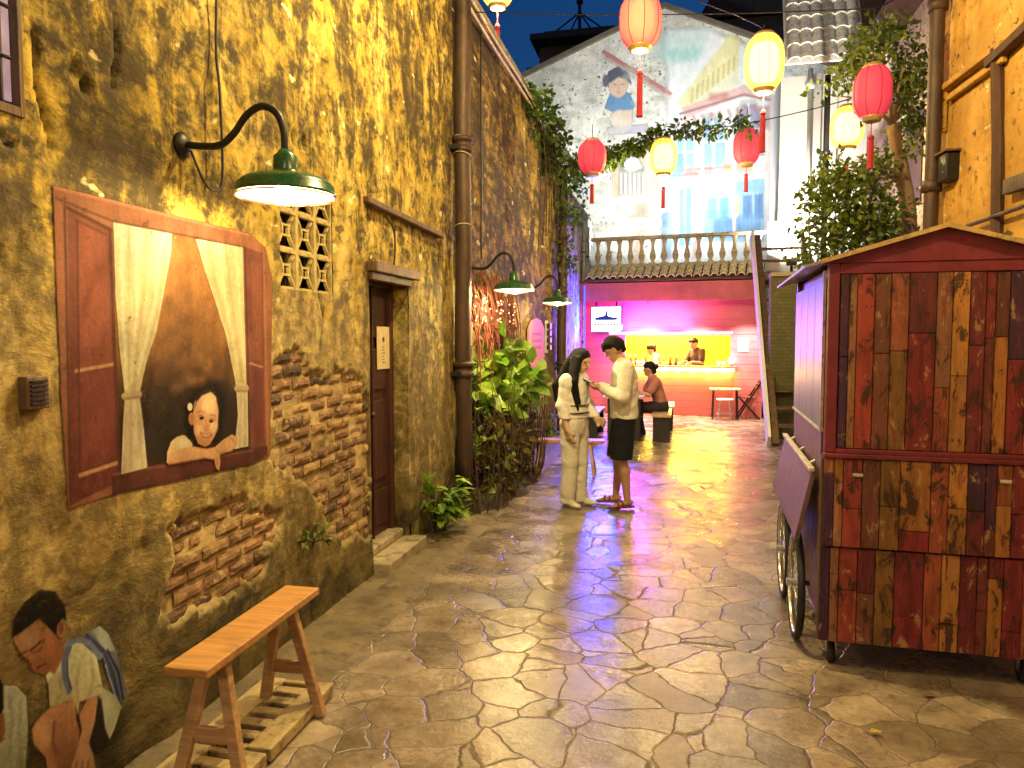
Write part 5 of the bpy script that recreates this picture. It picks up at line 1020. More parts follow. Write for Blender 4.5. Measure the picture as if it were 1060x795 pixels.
light('white_house_flood', 'SPOT', (pp[0] - .4, 16.0, 3.4), 420, (1, .92, .80), .06, target=(pp[0] - .2, 17.0, 5.2), spot=2.4)
t = thing('floodlight', 'black floodlight at the foot of the white house corner', 'floodlight', (pp[0] - .4, 16.15, 3.05)); b = np.array((pp[0] - .4, 16.12, 3.2)); m = MB(); m.box(b + (-.1, -.05, -.02), b + (.1, .05, .12)); m.bar(b + (0, 0, -3.2), b + (0, 0, -.02), .05); m.build('housing', M['black'], t)
# tiled eave high on the right
e0 = OY(816, 66, 13.4); e1 = OY(870, 78, 13.4); et = OY(824, -30, 14.6)
ea = thing('tiled_eave', 'pale tiled roof slope jutting in above the white house corner', 'roof', tuple(e0)); m = MB(); vv = et - e0; vv[0] = .06; uu = np.array((1, 0, 0)); upn = np.cross(uu, vv / np.linalg.norm(vv)); upn = upn if upn[2] > 0 else -upn
M['tile_pale'] = simple('pale_roof_tile', (.62, .60, .54), .8, .3, 9, .3, dirt=(.25, .2, .12))
tiles(m, e0, uu, vv, 1.15, 6, 7, .105, upn); m.build('roof_tiles', M['tile_pale'], ea)
m = MB(); q = [e0 - (.05, 0, 0), e0 + (1.2, 0, 0), e0 + vv + (1.2, 0, 0), e0 + vv - (.05, 0, 0)]; m.prism([p - upn * .03 for p in q], upn * .03); m.build('roof_board', M['soft_white'], ea)
m = MB(); m.prism([p - upn * .03 for p in (e0 + (1.2, 0, -.1), e0 + (1.5, 0, -.1), e0 + vv + (1.5, 0, .0), e0 + vv + (1.2, 0, 0))], upn * .25); m.build('eave_board', M['brownwood'], ea)
light('eave_fill_spot', 'SPOT', tuple(e0 + (.3, -2.2, -2.2)), 500, (1, .9, .75), .05, target=tuple(e0 + vv * .5 + (.5, 0, 0)), spot=1.2)  # spot with no lamp body, added to brighten the tiled eave
dp = OY(854, 200, 12.6); t = thing('utility_pole', 'thin dark pole standing in front of the white house corner', 'pole', (dp[0], 12.6, 0)); m = MB(); m.tube([(dp[0], 12.6, z) for z in (0, 2, 4, OY(860, 78, 12.6)[2])], .045, 10); m.build('pole', M['black'], t, smooth=True); m = MB(); [m.lathe([(.045, -.04), (.065, -.03), (.065, .03), (.045, .04)], (dp[0], 12.6, z), 12) for z in (1.5, 3.6, 4.6)]; each(m, 'clamp', M['black'], t, smooth=True)
# ================================================================ RIGHT WALLS
rw_a = math.radians(5.0); RO = np.array((OY(969, 150, 7.0)[0], 7.0)); RDv = np.array((math.sin(rw_a), -math.cos(rw_a)))   # runs towards the camera
def rp(x, y, off=0.0):   # pixel -> point on the right wall
    R_ = ray(x, y); nrm = np.array((-RDv[1], RDv[0])) ; nrm = nrm if nrm[0] < 0 else -nrm; k = ((RO + nrm * off) @ nrm) / (R_[:2] @ nrm); return CO + R_ * k
rw = thing('shophouse_wall', 'orange lit plaster wall with a raked moulding behind the food cart', 'wall', (RO[0], RO[1], 0)); nR = np.array((-math.cos(rw_a), -math.sin(rw_a), 0)); dR = np.array((RDv[0], RDv[1], 0)); oR = np.array((RO[0], RO[1], 0))
uu = np.linspace(0, 8.2, 120); zz = np.linspace(0, 7.0, 110); U_, Z_ = np.meshgrid(uu, zz, indexing='ij'); rr = .03 * fbm(U_ * 1.5, Z_ * 1.3, 61, 4) + .01 * fbm(U_ * 9, Z_ * 7, 62, 3)
V = oR + U_[..., None] * dR + rr[..., None] * nR; V[..., 2] = Z_; idx = np.arange(120 * 110).reshape(120, 110); o = link_mesh('plaster_face', V.reshape(-1, 3), np.stack([idx[:-1, :-1], idx[:-1, 1:], idx[1:, 1:], idx[1:, :-1]], -1).reshape(-1, 4), M['plaster_right'], rw, smooth=True)
m = MB(); m.prism([oR - nR * .02, oR - nR * .3, oR - nR * .3 + dR * 8.2, oR - nR * .02 + dR * 8.2], (0, 0, 7.0)); m.build('wall_core', M['plaster_right'], rw)
def rbar(m, a, b, w, h): m.bar(a, b, w, h, side=tuple(nR))
m = MB()
for (x0, y0, x1, y1), w in (((977, 92, 1040, 44), .07), ((982, 102, 1040, 60), .045)): rbar(m, rp(x0, y0, .03), rp(x1, y1, .03), .05, w)
m.bar(rp(977, 92, .03) + (0, 0, .03), rp(977, 92, .03) + (0, 0, -.35), .06, .05, side=tuple(nR)); each(m, 'moulding', M['plaster_right'], rw, .01)
a = rp(1032, 50, .03); b = rp(1032, 246, .03); m = MB(); m.tube([b - (0, 0, .6), b, (a + b) / 2 + (.01, 0, 0), a], .045, 8); rbar(m, rp(1026, 66, .03), rp(1075, 20, .03), .06, .10); m.build('timber_frame', simple('rotten_timber', (.075, .035, .022), .85, .5, 9, .6, 0, (1, 1, .3)), rw)
a = rp(1001, 234, .06); b = rp(1080, 206, .06); m = MB(); m.tube([a, b], .016, 8); a = rp(1042, 194, .05); b = rp(1075, 182, .05); rbar(m, a, b, .10, .05); tag(m.build('wall_rod', M['pipe'], loc=tuple(a)), 'rusty rods fixed across the orange wall above the cart', 'rod')
dpn = rp(967, 120, .10); t = thing('drainpipe', 'dark drainpipe at the far corner of the orange wall above the cart', 'drainpipe', (dpn[0], dpn[1], 0)); m = MB(); m.tube([(dpn[0], dpn[1], z) for z in np.linspace(.1, 7, 12)], .058, 12); m.build('pipe', M['pipe'], t, smooth=True); m = MB(); [m.lathe([(.058, -.05), (.078, -.045), (.078, .045), (.058, .05)], (dpn[0], dpn[1], z), 14) for z in (1.4, 2.95, 4.4)]; each(m, 'collar', M['pipe'], t, smooth=True)
a = rp(979, 160, .02); b = rp(993, 188, .02); t = thing('wall_box', 'small black junction box beside the right hand drainpipe', 'junction box', tuple(b)); c_ = (a + b) / 2; m = MB(); m.bar(c_ + (0, 0, .11), c_ - (0, 0, .11), .15, .16, side=tuple(nR)); bevel(m.build('casing', M['black'], t), .01); m = MB(); m.bar(c_ + (0, 0, .13), c_ + (0, 0, .115), .20, .20, side=tuple(nR)); m.build('hood', M['brownwood'], t)
# second stretch, set back, behind the tree
bw_ = thing('side_wall', 'beige side wall behind the leafy tree on the right', 'wall', (3.0, 6.9, 0)); m = MB(); m.box((RO[0] + .04, 7.06, 0), (2.95, 7.3, 6.8)); m.box((2.95, 7.302, 0), (3.2, 13.1, 5.9)); m.build('wall', M['plaster_beige'], bw_)
m = MB(); [m.box((2.93, y, 3.4), (2.948, y + .7, 4.6)) for y in (8.0, 10.2)]; each(m, 'shutter', M['oldwood'], bw_); m = MB(); m.box((2.55, 7.31, 5.9), (3.3, 13.1, 6.0)); m.build('eave', M['brownwood'], bw_)
# ================================================================ TABLES, STOOLS, CHAIRS
M['tabletop'] = simple('pale_table_top', (.50, .36, .22), .35, .2, 6, .1); M['blackwood'] = simple('black_painted_wood', (.02, .016, .015), .5, .3, 7, .2)
def block_bench(x, y, L, label, W_=.32, Hh=.45, rot=0.0, top='tabletop'):
    t = thing('block_bench', label, 'bench', (x, y, 0), rot); m = MB(); m.box((-W_ / 2, -L / 2, Hh - .045), (W_ / 2, L / 2, Hh)); bevel(m.build('seat', M[top], t, local=True), .006)
    for s in (-1, 1): m = MB(); m.box((-W_ / 2 + .02, s * (L / 2 - .10) - .05, 0), (W_ / 2 - .02, s * (L / 2 - .10) + .05, Hh - .046)); bevel(m.build('leg', M['blackwood'], t, local=True), .004)
    m = MB(); m.box((-.02, -L / 2 + .16, .12), (.02, L / 2 - .16, .2)); m.build('stretcher', M['blackwood'], t, local=True); return t
bx = GZ(683, 458); block_bench(bx[0] + .02, bx[1] + .62, 1.2, 'black legged bench with an orange lit top, nearest the lane centre')
block_bench(bx[0] + .06, bx[1] + 2.1, 1.1, 'black legged bench farther back in front of the serving hatch')
block_bench(-1.42, bx[1] + .7, 1.3, 'black legged bench along the left side of the dining table')
t = thing('dining_table', 'long table with a pale top and black legs behind the standing man', 'table', (-.84, bx[1] + .75, 0)); m = MB(); m.box((-.34, -.75, .70), (.34, .75, .745)); bevel(m.build('table_top', M['tabletop'], t, local=True), .008)
for s in (-1, 1): m = MB(); m.box((-.27, s * .58 - .05, 0), (.27, s * .58 + .05, .699)); bevel(m.build('leg', M['blackwood'], t, local=True), .004)
tp = GZ(750, 433); t = thing('bar_table', 'small square table with a pale top against the pink stall wall', 'table', (tp[0], tp[1], 0)); zt = OY(751, 402, tp[1])[2]; w2 = (OY(768, 402, tp[1])[0] - OY(736, 402, tp[1])[0]) / 2
m = MB(); m.box((-w2, -.25, zt - .035), (w2, .25, zt)); bevel(m.build('table_top', M['tabletop'], t, local=True), .006)
for sx in (-1, 1):
    for sy in (-1, 1): m = MB(); m.tube([(sx * (w2 - .06), sy * .2, 0), (sx * (w2 - .08), sy * .18, zt - .036)], .014, 8); m.build('leg', M['black'], t, local=True)
t = thing('round_stool', 'round metal stool with a pale seat tucked under the small square table', 'stool', (tp[0] - .02, tp[1] - .34, 0)); m = MB(); m.lathe([(0, .41), (.16, .41), (.175, .425), (.17, .445), (0, .45)], (0, 0, 0), 24); m.build('seat', M['soft_white'], t, local=True, smooth=True)
for k in range(4): a = PI / 4 + k * PI / 2; m = MB(); m.tube([(.19 * math.cos(a), .19 * math.sin(a), 0), (.12 * math.cos(a), .12 * math.sin(a), .41)], .012, 8); m.build('leg', M['chrome'], t, local=True)
m = MB(); m.tube([(.165 * math.cos(a), .165 * math.sin(a), .14) for a in np.linspace(0, 2 * PI, 25)], .008, 6); m.build('foot_ring', M['chrome'], t, local=True)
cp = GZ(773, 433); t = thing('folding_chair', 'black folding chair with crossed legs in front of the stall corner', 'chair', (cp[0], cp[1] - .05, 0))
for s in (-1, 1):
    m = MB(); m.bar((-.22, s * .18, 0), (.26, s * .18, .80), .022, .035); m.build('frame', M['black'], t, local=True); m = MB(); m.bar((.24, s * .155, 0), (-.18, s * .155, .46), .022, .035); m.build('leg', M['black'], t, local=True)
m = MB(); [m.box((-.20 + k * .075, -.17, .445), (-.14 + k * .075, .17, .462)) for k in range(5)]; m.build('seat', M['brownwood'], t, local=True)
m = MB(); [m.bar((.18 + k * .04, -.19, .66 + k * .07), (.18 + k * .04, .19, .66 + k * .07), .014, .05) for k in range(3)]; m.build('backrest', M['brownwood'], t, local=True)
# red painted panels and the slotted bracket near the third lamp
M['redpanel'] = simple('faded_red_panel', (.52, .13, .10), .7, .2, 6, .1, dirt=(.36, .16, .12))
pp_ = [OX(*q, WX + .03) for q in [(546, 340), (549, 332), (554, 329), (559, 332), (562, 340), (562, 368), (558, 380), (553, 388), (548, 380), (545, 366)]]
t = thing('wall_plaque', 'faded red pointed plaque painted on the left wall before the far lamp', 'plaque', tuple(pp_[0])); m = MB(); m.prism(pp_, (.025, 0, 0)); m.build('board', M['redpanel'], t)
cA = np.mean(pp_, axis=0); m = MB(); [m.box((WX + .055, cA[1] - .35, cA[2] + z), (WX + .058, cA[1] + .35, cA[2] + z + .04)) for z in (.12, .02, -.08)]; m.build('lettering', simple('plaque_lettering', (.30, .05, .05), .7, .2, 9, 0), t)
a = OX(566, 335, WX + .03); b = OX(566, 362, WX + .03); t = thing('cable_rack', 'short upright bracket with four black blocks on the left wall', 'bracket', (WX, a[1], b[2])); m = MB(); m.box((WX - .03, a[1] - .05, b[2] - .05), (WX + .045, a[1] + .05, a[2] + .05)); m.build('rail', M['soft_white'], t)
for z in np.linspace(b[2], a[2] - .08, 4): m = MB(); m.box((WX + .045, a[1] - .09, z), (WX + .10, a[1] + .09, z + .08)); m.build('block', M['black'], t)

# things on the serving counter
x0, z0 = sp(757, 373); b = sw(x0, -.08, hz0); t = thing('counter_lamp', 'small glowing white lamp at the right end of the serving counter', 'lamp', tuple(b)); m = MB(); m.lathe([(0, 0), (.05, 0), (.05, .015), (.012, .02), (.012, .06), (0, .06)], b, 14); m.build('base', M['black'], t, smooth=True); m = MB(); m.lathe([(0, .06), (.05, .062), (.065, .12), (.055, .18), (0, .20)], b, 16); m.build('lamp_shade', emit('counter_lamp_glow', (1, .92, .78), 4), t, smooth=True)
gl = simple('amber_bottle', (.20, .09, .02), .2, .2, 9, 0); cu = simple('white_cup', (.75, .72, .66), .35, .05, 9, 0); bp = cp0 = None
for k, u in enumerate((.62, .74, .95, 1.5, 1.62)):
    b = sw(hx0 + u - .5, .10, hz0); 
    if bp is None: m = MB(); m.lathe([(0, 0), (.032, 0), (.034, .13), (.014, .18), (.014, .235), (0, .235)], (0, 0, 0), 14); bp = m.build('bottle', gl, None, smooth=True); o = bp
    else: o = bp.copy(); COL.objects.link(o)
    o.location = b; tag(o, 'small amber bottle standing on the serving counter', 'bottle', 'amber bottles on the serving counter')
for k, u in enumerate((.30, .42, 2.05, 2.15)):
    b = sw(hx0 + u, -.06, hz0)
    if cp0 is None: m = MB(); m.lathe([(0, 0), (.028, 0), (.04, .10), (.036, .10), (.025, .008), (0, .008)], (0, 0, 0), 14); cp0 = m.build('cup', cu, None, smooth=True); o = cp0
    else: o = cp0.copy(); COL.objects.link(o)
    o.location = b; tag(o, 'small white cup near the front edge of the serving counter', 'cup', 'white cups on the serving counter')
# ================================================================ PLANTS
def rdir(up=0.0):
    v = RNG.normal(size=3); v[2] += up; return v / np.linalg.norm(v)
def cluster(m, c, r, n, L, W_, up=.3, col=None, sq=(1, 1, 1), droop=.3, front=None):
    for _ in range(n):
        d = RNG.normal(size=3); d /= np.linalg.norm(d); rad = RNG.random() ** .45; p = np.array(c) + d * rad * np.array(r) * np.array(sq)
        dr = d * .8 + rdir(up) * .9; dr[2] -= droop * RNG.random(); nn = rdir(.9); s = RNG.uniform(.45, 1.35); m.leaf(p, dr, nn, L * s, W_ * s, (RNG.random(), 0, 0), bend=RNG.uniform(.05, .4))
# big leafy planting against the wall beyond the door
pl = thing('wall_plant', 'tall broad leaved plant over a tangle of dry stems against the left wall', 'plant', (-1.85, 8.0, 0))
m = MB()
for px, py, Y, r, n in ((500, 382, 7.9, .26, 60), (522, 372, 8.2, .26, 60), (540, 392, 8.5, .24, 46), (508, 408, 7.8, .26, 52), (490, 398, 7.6, .18, 30), (548, 412, 8.6, .18, 24), (528, 412, 8.0, .26, 44), (492, 420, 7.5, .15, 22)): cluster(m, OY(px, py, Y), (r, r * 1.2, r), n, .20, .13, .5, droop=.6)
m.build('foliage', M['leaf_broad'], pl, col=True)
m = MB()
for px, py, Y, r, n in ((505, 450, 7.6, .3, 150), (528, 455, 8.0, .3, 150), (512, 490, 7.5, .28, 130), (490, 470, 7.2, .2, 70), (540, 480, 8.4, .24, 80), (480, 520, 6.9, .2, 60), (505, 520, 7.3, .24, 80), (545, 440, 8.8, .25, 60)): cluster(m, OY(px, py, Y), (r * .8, r * 1.3, r), int(n * 1.5), .085, .050, .1, droop=.6)
m.build('dry_foliage', M['leaf_dry'], pl, col=True)
m = MB()
for _ in range(60):
    y = RNG.uniform(6.75, 9.4); x = RNG.uniform(-2.05, -1.62); z = RNG.uniform(.5, 1.45); p = np.array((x, y, .0)); q = np.array((x + RNG.uniform(-.12, .16), y + RNG.uniform(-.3, .3), z)); mid = (p + q) / 2 + RNG.normal(size=3) * .10; m.tube(arc(p, mid, q, 7), [.009, .008, .007, .006, .005, .004, .003], 5)
for _ in range(16):
    y = RNG.uniform(6.8, 9.2); p = np.array((RNG.uniform(-2.0, -1.65), y, RNG.uniform(.8, 1.4))); q = p + np.array((RNG.uniform(0, .25), RNG.uniform(-.2, .2), -RNG.uniform(.3, .9))); m.tube(arc(p, (p + q) / 2 + np.array((.10, 0, .10)), q, 6), .004, 4)
m.build('stem', M['twig'], pl)
m = MB()
for _ in range(30): cluster(m, (RNG.uniform(-2.0, -1.62), RNG.uniform(6.7, 9.2), RNG.uniform(.08, .75)), (.07, .1, .08), 4, .10, .055, .5)
m.build('undergrowth', M['leaf_bush'], pl, col=True)
bd = MB(); ys_ = np.linspace(6.55, 9.6, 40)
V = []; 
for y in ys_:
    k = math.sin((y - 6.55) / 3.05 * PI) ** .5; w = .10 + .38 * k + .05 * math.sin(y * 9); 
    for s, hz in ((0, .22), (.4, .20), (.75, .12), (1.0, .0)): V.append((WX + .02 + w * s, y, hz * k + .004 + .02 * RNG.random() * (s < 1)))
bd.add(V, [(i * 4 + j, i * 4 + j + 1, i * 4 + 5 + j, i * 4 + 4 + j) for i in range(39) for j in range(3)]); bd.build('soil_bed', M['soil'], pl, smooth=True)
def small_plant(c, n, L, Hh, label, spread=.16, mat='leaf_broad', group=None):
    t = thing('leafy_plant', label, 'plant', tuple(c), 0, group); m = MB(); s = MB()
    for k in range(n):
        a = RNG.uniform(0, 2 * PI); h = Hh * RNG.uniform(.35, 1); tip = np.array(c) + np.array((math.cos(a) * spread * RNG.uniform(.3, 1), math.sin(a) * spread * RNG.uniform(.3, 1), h)); s.tube(arc(c, np.array(c) + np.array((0, 0, h * .7)), tip, 6), .004, 4)
        for q in range(4): d = tip - np.array(c); d[2] *= .1; m.leaf(tip - np.array((0, 0, h * .16 * q)), d + rdir(.3) * .15, (0, 0, 1), L * RNG.uniform(.7, 1.2), L * .5, (RNG.random(), 0, 0))
    m.build('foliage', M[mat], t, col=True); s.build('stem', M['twig'], t); return t
small_plant(GZ(450, 554), 34, .15, .52, 'small bright green plant at the foot of the rusty drainpipe', .24)
p = OY(470, 470, 7.0); small_plant((-1.98, 7.05, .5), 9, .11, .38, 'little green plant growing between drainpipe and dry stems', .15)
p = OX(320, 552, WX); small_plant((WX + .02, p[1], p[2] - .08), 7, .075, .13, 'tiny weed sprouting from the brickwork above the bench', .10, 'leaf_bush')
small_plant(GZ(565, 462) + (-.1, .6, 0), 14, .11, .5, 'low green plant at the wall beyond the dry stems', .2)
# dry red roots lit by the middle lamp
t = thing('dry_creeper', 'dry reddish creeper roots hanging on the wall under the middle lamp', 'creeper', (WX + .03, 7.7, 1.2)); m = MB()
for _ in range(90):
    y = RNG.uniform(7.2, 9.2); z = RNG.uniform(1.95, 2.45); p = np.array((WX + .03, y, z)); q = p + np.array((RNG.uniform(0, .14), RNG.uniform(-.3, .35), -RNG.uniform(.35, 1.1))); mid = (p + q) / 2 + np.array((RNG.uniform(.02, .12), RNG.uniform(-.15, .15), .1)); m.tube(arc(p, mid, q, 8), np.linspace(.011, .003, 8), 5)
m.build('root', M['redroot'], t)
m = MB()
for _ in range(60): cluster(m, (WX + RNG.uniform(.04, .18), RNG.uniform(7.3, 9.2), RNG.uniform(1.3, 2.15)), (.05, .08, .08), 3, .06, .03, 0, droop=1)
m.build('dry_foliage', M['leaf_dry'], t, col=True)
# fairy lights woven in those roots
fl_t = thing('fairy_lights', 'pinkish fairy light bulbs woven into the creeper below the middle lamp', 'fairy lights', (WX + .1, 7.8, 2)); m = MB(); b = MB()
for k in range(16):
    y = 7.25 + k * .11; P = [np.array((WX + .12 + .05 * math.sin(k), y + .03 * math.sin(j * 2 + k), 2.12 - j * .05 - (k % 3) * .02)) for j in range(6)]; m.tube(P, .002, 4)
    for q in P[::2]: b.lathe([(0, -.012), (.009, -.006), (.010, .004), (0, .012)], q, 6)
m.build('wire', M['copper'], fl_t); b.build('bulb', M['led_red'], fl_t)
# creeper over the far wall top and down the narrow drainpipe
cr = thing('climbing_vine', 'green vine spilling over the far end of the left wall top', 'vine', (WX, 11.5, 4.9)); m = MB()
for k in range(38):
    f_ = RNG.random(); y = 10.2 + 2.9 * f_; cluster(m, (WX + RNG.uniform(-.1, .22), y, 5.15 - f_ * .2 + RNG.uniform(-.35 - .5 * f_, .22)), (.2, .25, .2), 26, .10, .075, .2, droop=.8)
for k in range(24):
    z = RNG.uniform(2.2, 4.8); cluster(m, (WX + RNG.uniform(.03, .28), 13.0 + RNG.uniform(-.35, .3), z), (.10, .16, .2), 9 if z < 3 else 20, .09, .06, .0, droop=1.0)
for k in range(16): cluster(m, (WX + RNG.uniform(.1, .38), 13.3 + RNG.uniform(-.2, .6), RNG.uniform(3.6, 4.9)), (.16, .2, .2), 26, .09, .06, .0, droop=1.0)
m.build('foliage', M['leaf_vine'], cr, col=True); m = MB()
for k in range(24): y = RNG.uniform(10.4, 13.2); p = np.array((WX + .05, y, 5.0)); m.tube(arc(p, p + np.array((.2, .1, -.3)), p + np.array((.1, RNG.uniform(-.2, .4), -RNG.uniform(.6, 2.2))), 8), .006, 4)
m.build('stem', M['twig'], cr)
# leafy garland strung across the lane
g0 = OY(598, 172, 11.5); g1 = OY(690, 140, 11.2); g2 = OY(772, 128, 11.0); g3 = OY(845, 112, 11.0)
P = smooth_path([g0, OY(640, 158, 11.3), g1, g2, g3, OY(905, 95, 11.0)], 14); ga = thing('leaf_garland', 'string wire wound with green leaves crossing the lane below the gable', 'garland', tuple(g1)); m = MB(); m.tube(P, .008, 5); m.build('wire', M['cable'], ga); m = MB()
for k, p in enumerate(P):
    f_ = k / len(P)
    if f_ > .62: break
    n_ = int(26 * (1 - f_ / .75)) + 3
    for _ in range(2): cluster(m, np.array(p) + RNG.normal(size=3) * .05, (.14, .14, .11), n_, .085, .05, 0, droop=.9)
m.build('foliage', M['leaf_vine'], ga, col=True)
# tree on the right behind the cart
tr = thing('leafy_tree', 'dense small leaved tree with a pale trunk behind the food cart', 'tree', (2.05, 8.1, 0)); tb = OY(941, 236, 8.1); tt = OY(924, 130, 8.1); m = MB()
base = np.array((tb[0] + .06, 8.1, 0)); m.tube(smooth_path([base, base * .5 + tb * .5 + (.03, 0, 0), tb, (tb + tt) / 2 + (.02, 0, 0), tt], 6), np.linspace(.095, .06, 25), 12)
for px, py, Y in ((905, 60, 8.0), (940, 50, 8.2), (870, 100, 7.9), (880, 170, 7.8), (850, 215, 7.8), (860, 250, 7.7), (950, 90, 8.4), (900, 200, 7.7)):
    e = OY(px, py, Y); s_ = tt if py < 140 else (tb + tt) / 2; m.tube(arc(s_, (s_ + e) / 2 + np.array((0, 0, .15)), e, 8), np.linspace(.020, .005, 8), 6)
m.build('trunk', M['bark'], tr, smooth=True); m = MB()
for px, py, Y, r, n in ((900, 50, 8.0, .26, 110), (925, 40, 8.1, .26, 110), (945, 70, 8.3, .24, 120), (950, 110, 8.4, .24, 120), (935, 95, 8.5, .26, 120), (905, 90, 8.6, .26, 100), (882, 72, 8.2, .2, 70), (872, 100, 8.2, .16, 50), (945, 135, 8.3, .16, 60), (866, 180, 7.9, .22, 110), (885, 190, 7.8, .24, 130), (905, 180, 8.0, .24, 110), (850, 200, 8.0, .2, 90), (880, 220, 7.7, .26, 140), (905, 225, 7.8, .26, 130), (850, 232, 7.8, .24, 110), (868, 252, 7.6, .26, 130), (900, 255, 7.7, .26, 130), (840, 250, 7.8, .18, 60), (925, 215, 8.2, .2, 70), (845, 270, 7.8, .2, 60), (930, 250, 8.1, .2, 60)):
    for q in range(5): cluster(m, OY(px + RNG.normal() * 9, py + RNG.normal() * 9, Y + RNG.normal() * .16), (r * .85, r, r * .8), n // 2, .068, .042, .2, droop=.4)
m.build('crown', M['leaf_bush'], tr, col=True)
# a few fallen leaves on the paving
for k, (px, py, lab) in enumerate(((900, 757, 'small yellow fallen leaf on the paving before the cart'), (956, 718, 'tiny dry brown leaf lying close under the cart front'))):
    p = GZ(px, py, .02); m = MB(); m.leaf(p, (1, .4, 0), (0, 0, 1), .06, .034, (.5, 0, 0), .1); tag(m.build('fallen_leaf', simple(['yellow_leaf', 'brown_leaf'][k], [(.5, .38, .03), (.16, .09, .03)][k], .6, .2, 20, 0), loc=tuple(p)), lab, 'leaf')
# ================================================================ PEOPLE: one continuous body surface each, clothes and hair as children
def prim_sd(P, pr):
    k = pr[0]
    if k == 'c':
        _, a, b, ra, rb, fl = pr; a = np.array(a, float); b = np.array(b, float); sx = np.array(fl, float)
        Q = (P - a) / sx; ba = (b - a) / sx; L = ba @ ba + 1e-12; t = np.clip((Q @ ba) / L, 0, 1)
        return (np.linalg.norm(Q - t[..., None] * ba, axis=-1) - (ra + (rb - ra) * t)) * min(sx.min(), 1)
    _, c, r = pr; r = np.array(r, float); q = (P - np.array(c, float)); k0 = np.linalg.norm(q / r, axis=-1); k1 = np.linalg.norm(q / (r * r), axis=-1) + 1e-9
    return k0 * (k0 - 1) / k1
def prim_box(pr, m):
    if pr[0] == 'c':
        a, b = np.array(pr[1]), np.array(pr[2]); r = max(pr[3], pr[4]) * np.maximum(np.array(pr[5]), .6) + m; return np.minimum(a, b) - r, np.maximum(a, b) + r
    return np.array(pr[1]) - np.array(pr[2]) - m, np.array(pr[1]) + np.array(pr[2]) + m
def nets(val, o, h):
    s = val < 0; nx, ny, nz = s.shape; cnt = np.zeros((nx - 1, ny - 1, nz - 1), int)
    for i in (0, 1):
        for j in (0, 1):
            for k in (0, 1): cnt += s[i:nx - 1 + i, j:ny - 1 + j, k:nz - 1 + k]
    act = (cnt > 0) & (cnt < 8); ids = -np.ones(act.shape, int); n = act.sum(); ids[act] = np.arange(n); I = np.argwhere(act); acc = np.zeros((n, 3)); num = np.zeros(n)
    cs = [(i, j, k) for i in (0, 1) for j in (0, 1) for k in (0, 1)]
    for a in cs:
        for b in cs:
            if sum(abs(np.array(a) - np.array(b))) == 1 and a < b:
                va = val[I[:, 0] + a[0], I[:, 1] + a[1], I[:, 2] + a[2]]; vb = val[I[:, 0] + b[0], I[:, 1] + b[1], I[:, 2] + b[2]]; cr = (va < 0) != (vb < 0)
                t = np.where(cr, va / (va - vb + 1e-12), 0); p = np.array(a) + t[:, None] * (np.array(b) - np.array(a)); acc += np.where(cr[:, None], p, 0); num += cr
    V = (I + acc / np.maximum(num, 1)[:, None]) * h + o; Fs = []
    for ax in range(3):
        u, w = (ax + 1) % 3, (ax + 2) % 3; sl0 = [slice(None)] * 3; sl1 = [slice(None)] * 3; sl0[ax] = slice(0, -1); sl1[ax] = slice(1, None)
        d = s[tuple(sl0)] != s[tuple(sl1)]; E = np.argwhere(d); E = E[(E[:, u] > 0) & (E[:, w] > 0) & (E[:, u] < s.shape[u] - 1) & (E[:, w] < s.shape[w] - 1)]
        if not len(E): continue
        def idq(du, dw): q = E.copy(); q[:, u] -= du; q[:, w] -= dw; return ids[q[:, 0], q[:, 1], q[:, 2]]
        Q = np.stack([idq(1, 1), idq(0, 1), idq(0, 0), idq(1, 0)], 1); fl = s[E[:, 0], E[:, 1], E[:, 2]]; Q[~fl] = Q[~fl][:, ::-1]; Fs.append(Q)
    return V, np.vstack(Fs)
def sdf_mesh(name, prims, h, k, mat, parent, grow=0.0, clip=None, wrinkle=0.0, rot=None, cut=None):
    lo = np.min([prim_box(p, grow + 3 * h)[0] for p in prims], 0); hi = np.max([prim_box(p, grow + 3 * h)[1] for p in prims], 0)
    n = np.ceil((hi - lo) / h).astype(int) + 1; ax = [lo[i] + np.arange(n[i]) * h for i in range(3)]; val = np.full(n, .25)
    for p in prims:
        a, b = prim_box(p, grow + k + 2 * h); i0 = np.maximum(((a - lo) / h).astype(int), 0); i1 = np.minimum(np.ceil((b - lo) / h).astype(int) + 1, n)
        P = np.stack(np.meshgrid(*[ax[i][i0[i]:i1[i]] for i in range(3)], indexing='ij'), -1); d = prim_sd(P, p) - grow; S = tuple(slice(i0[i], i1[i]) for i in range(3)); v = val[S]
        t = np.clip(.5 + .5 * (v - d) / k, 0, 1); val[S] = v * (1 - t) + d * t - k * t * (1 - t)
    G3 = np.stack(np.meshgrid(*ax, indexing='ij'), -1)
    if wrinkle: val = val + wrinkle * 2 * (fbm(G3[..., 0] * 9 + G3[..., 1] * 7, G3[..., 2] * 11, 3, 3) + .6 * fbm(G3[..., 1] * 13, G3[..., 2] * 24 + G3[..., 0] * 9, 5, 2))
    if clip is not None: val = np.maximum(val, clip(G3))
    if cut is not None:
        for p in cut: val = np.maximum(val, -prim_sd(G3, p))
    V, Fq = nets(val, lo, h); return link_mesh(name, V, Fq, mat, parent, smooth=True, local=True)
def skin_mat(name, c):
    g = G(name); n = g.noise(g.co(), 14, 5, .6); cc = g.ramp(n, [(.3, tuple(x * .88 for x in c)), (.7, tuple(min(1, x * 1.08) for x in c))]); g.fin(cc, .5, None, 0, .4, Subsurface_Weight=.08, Subsurface_Scale=.01); return g.m
def cloth(name, c, sc=60, var=.12, bump=.25): return simple(name, c, .85, var, sc, bump, 0, spec=.2)
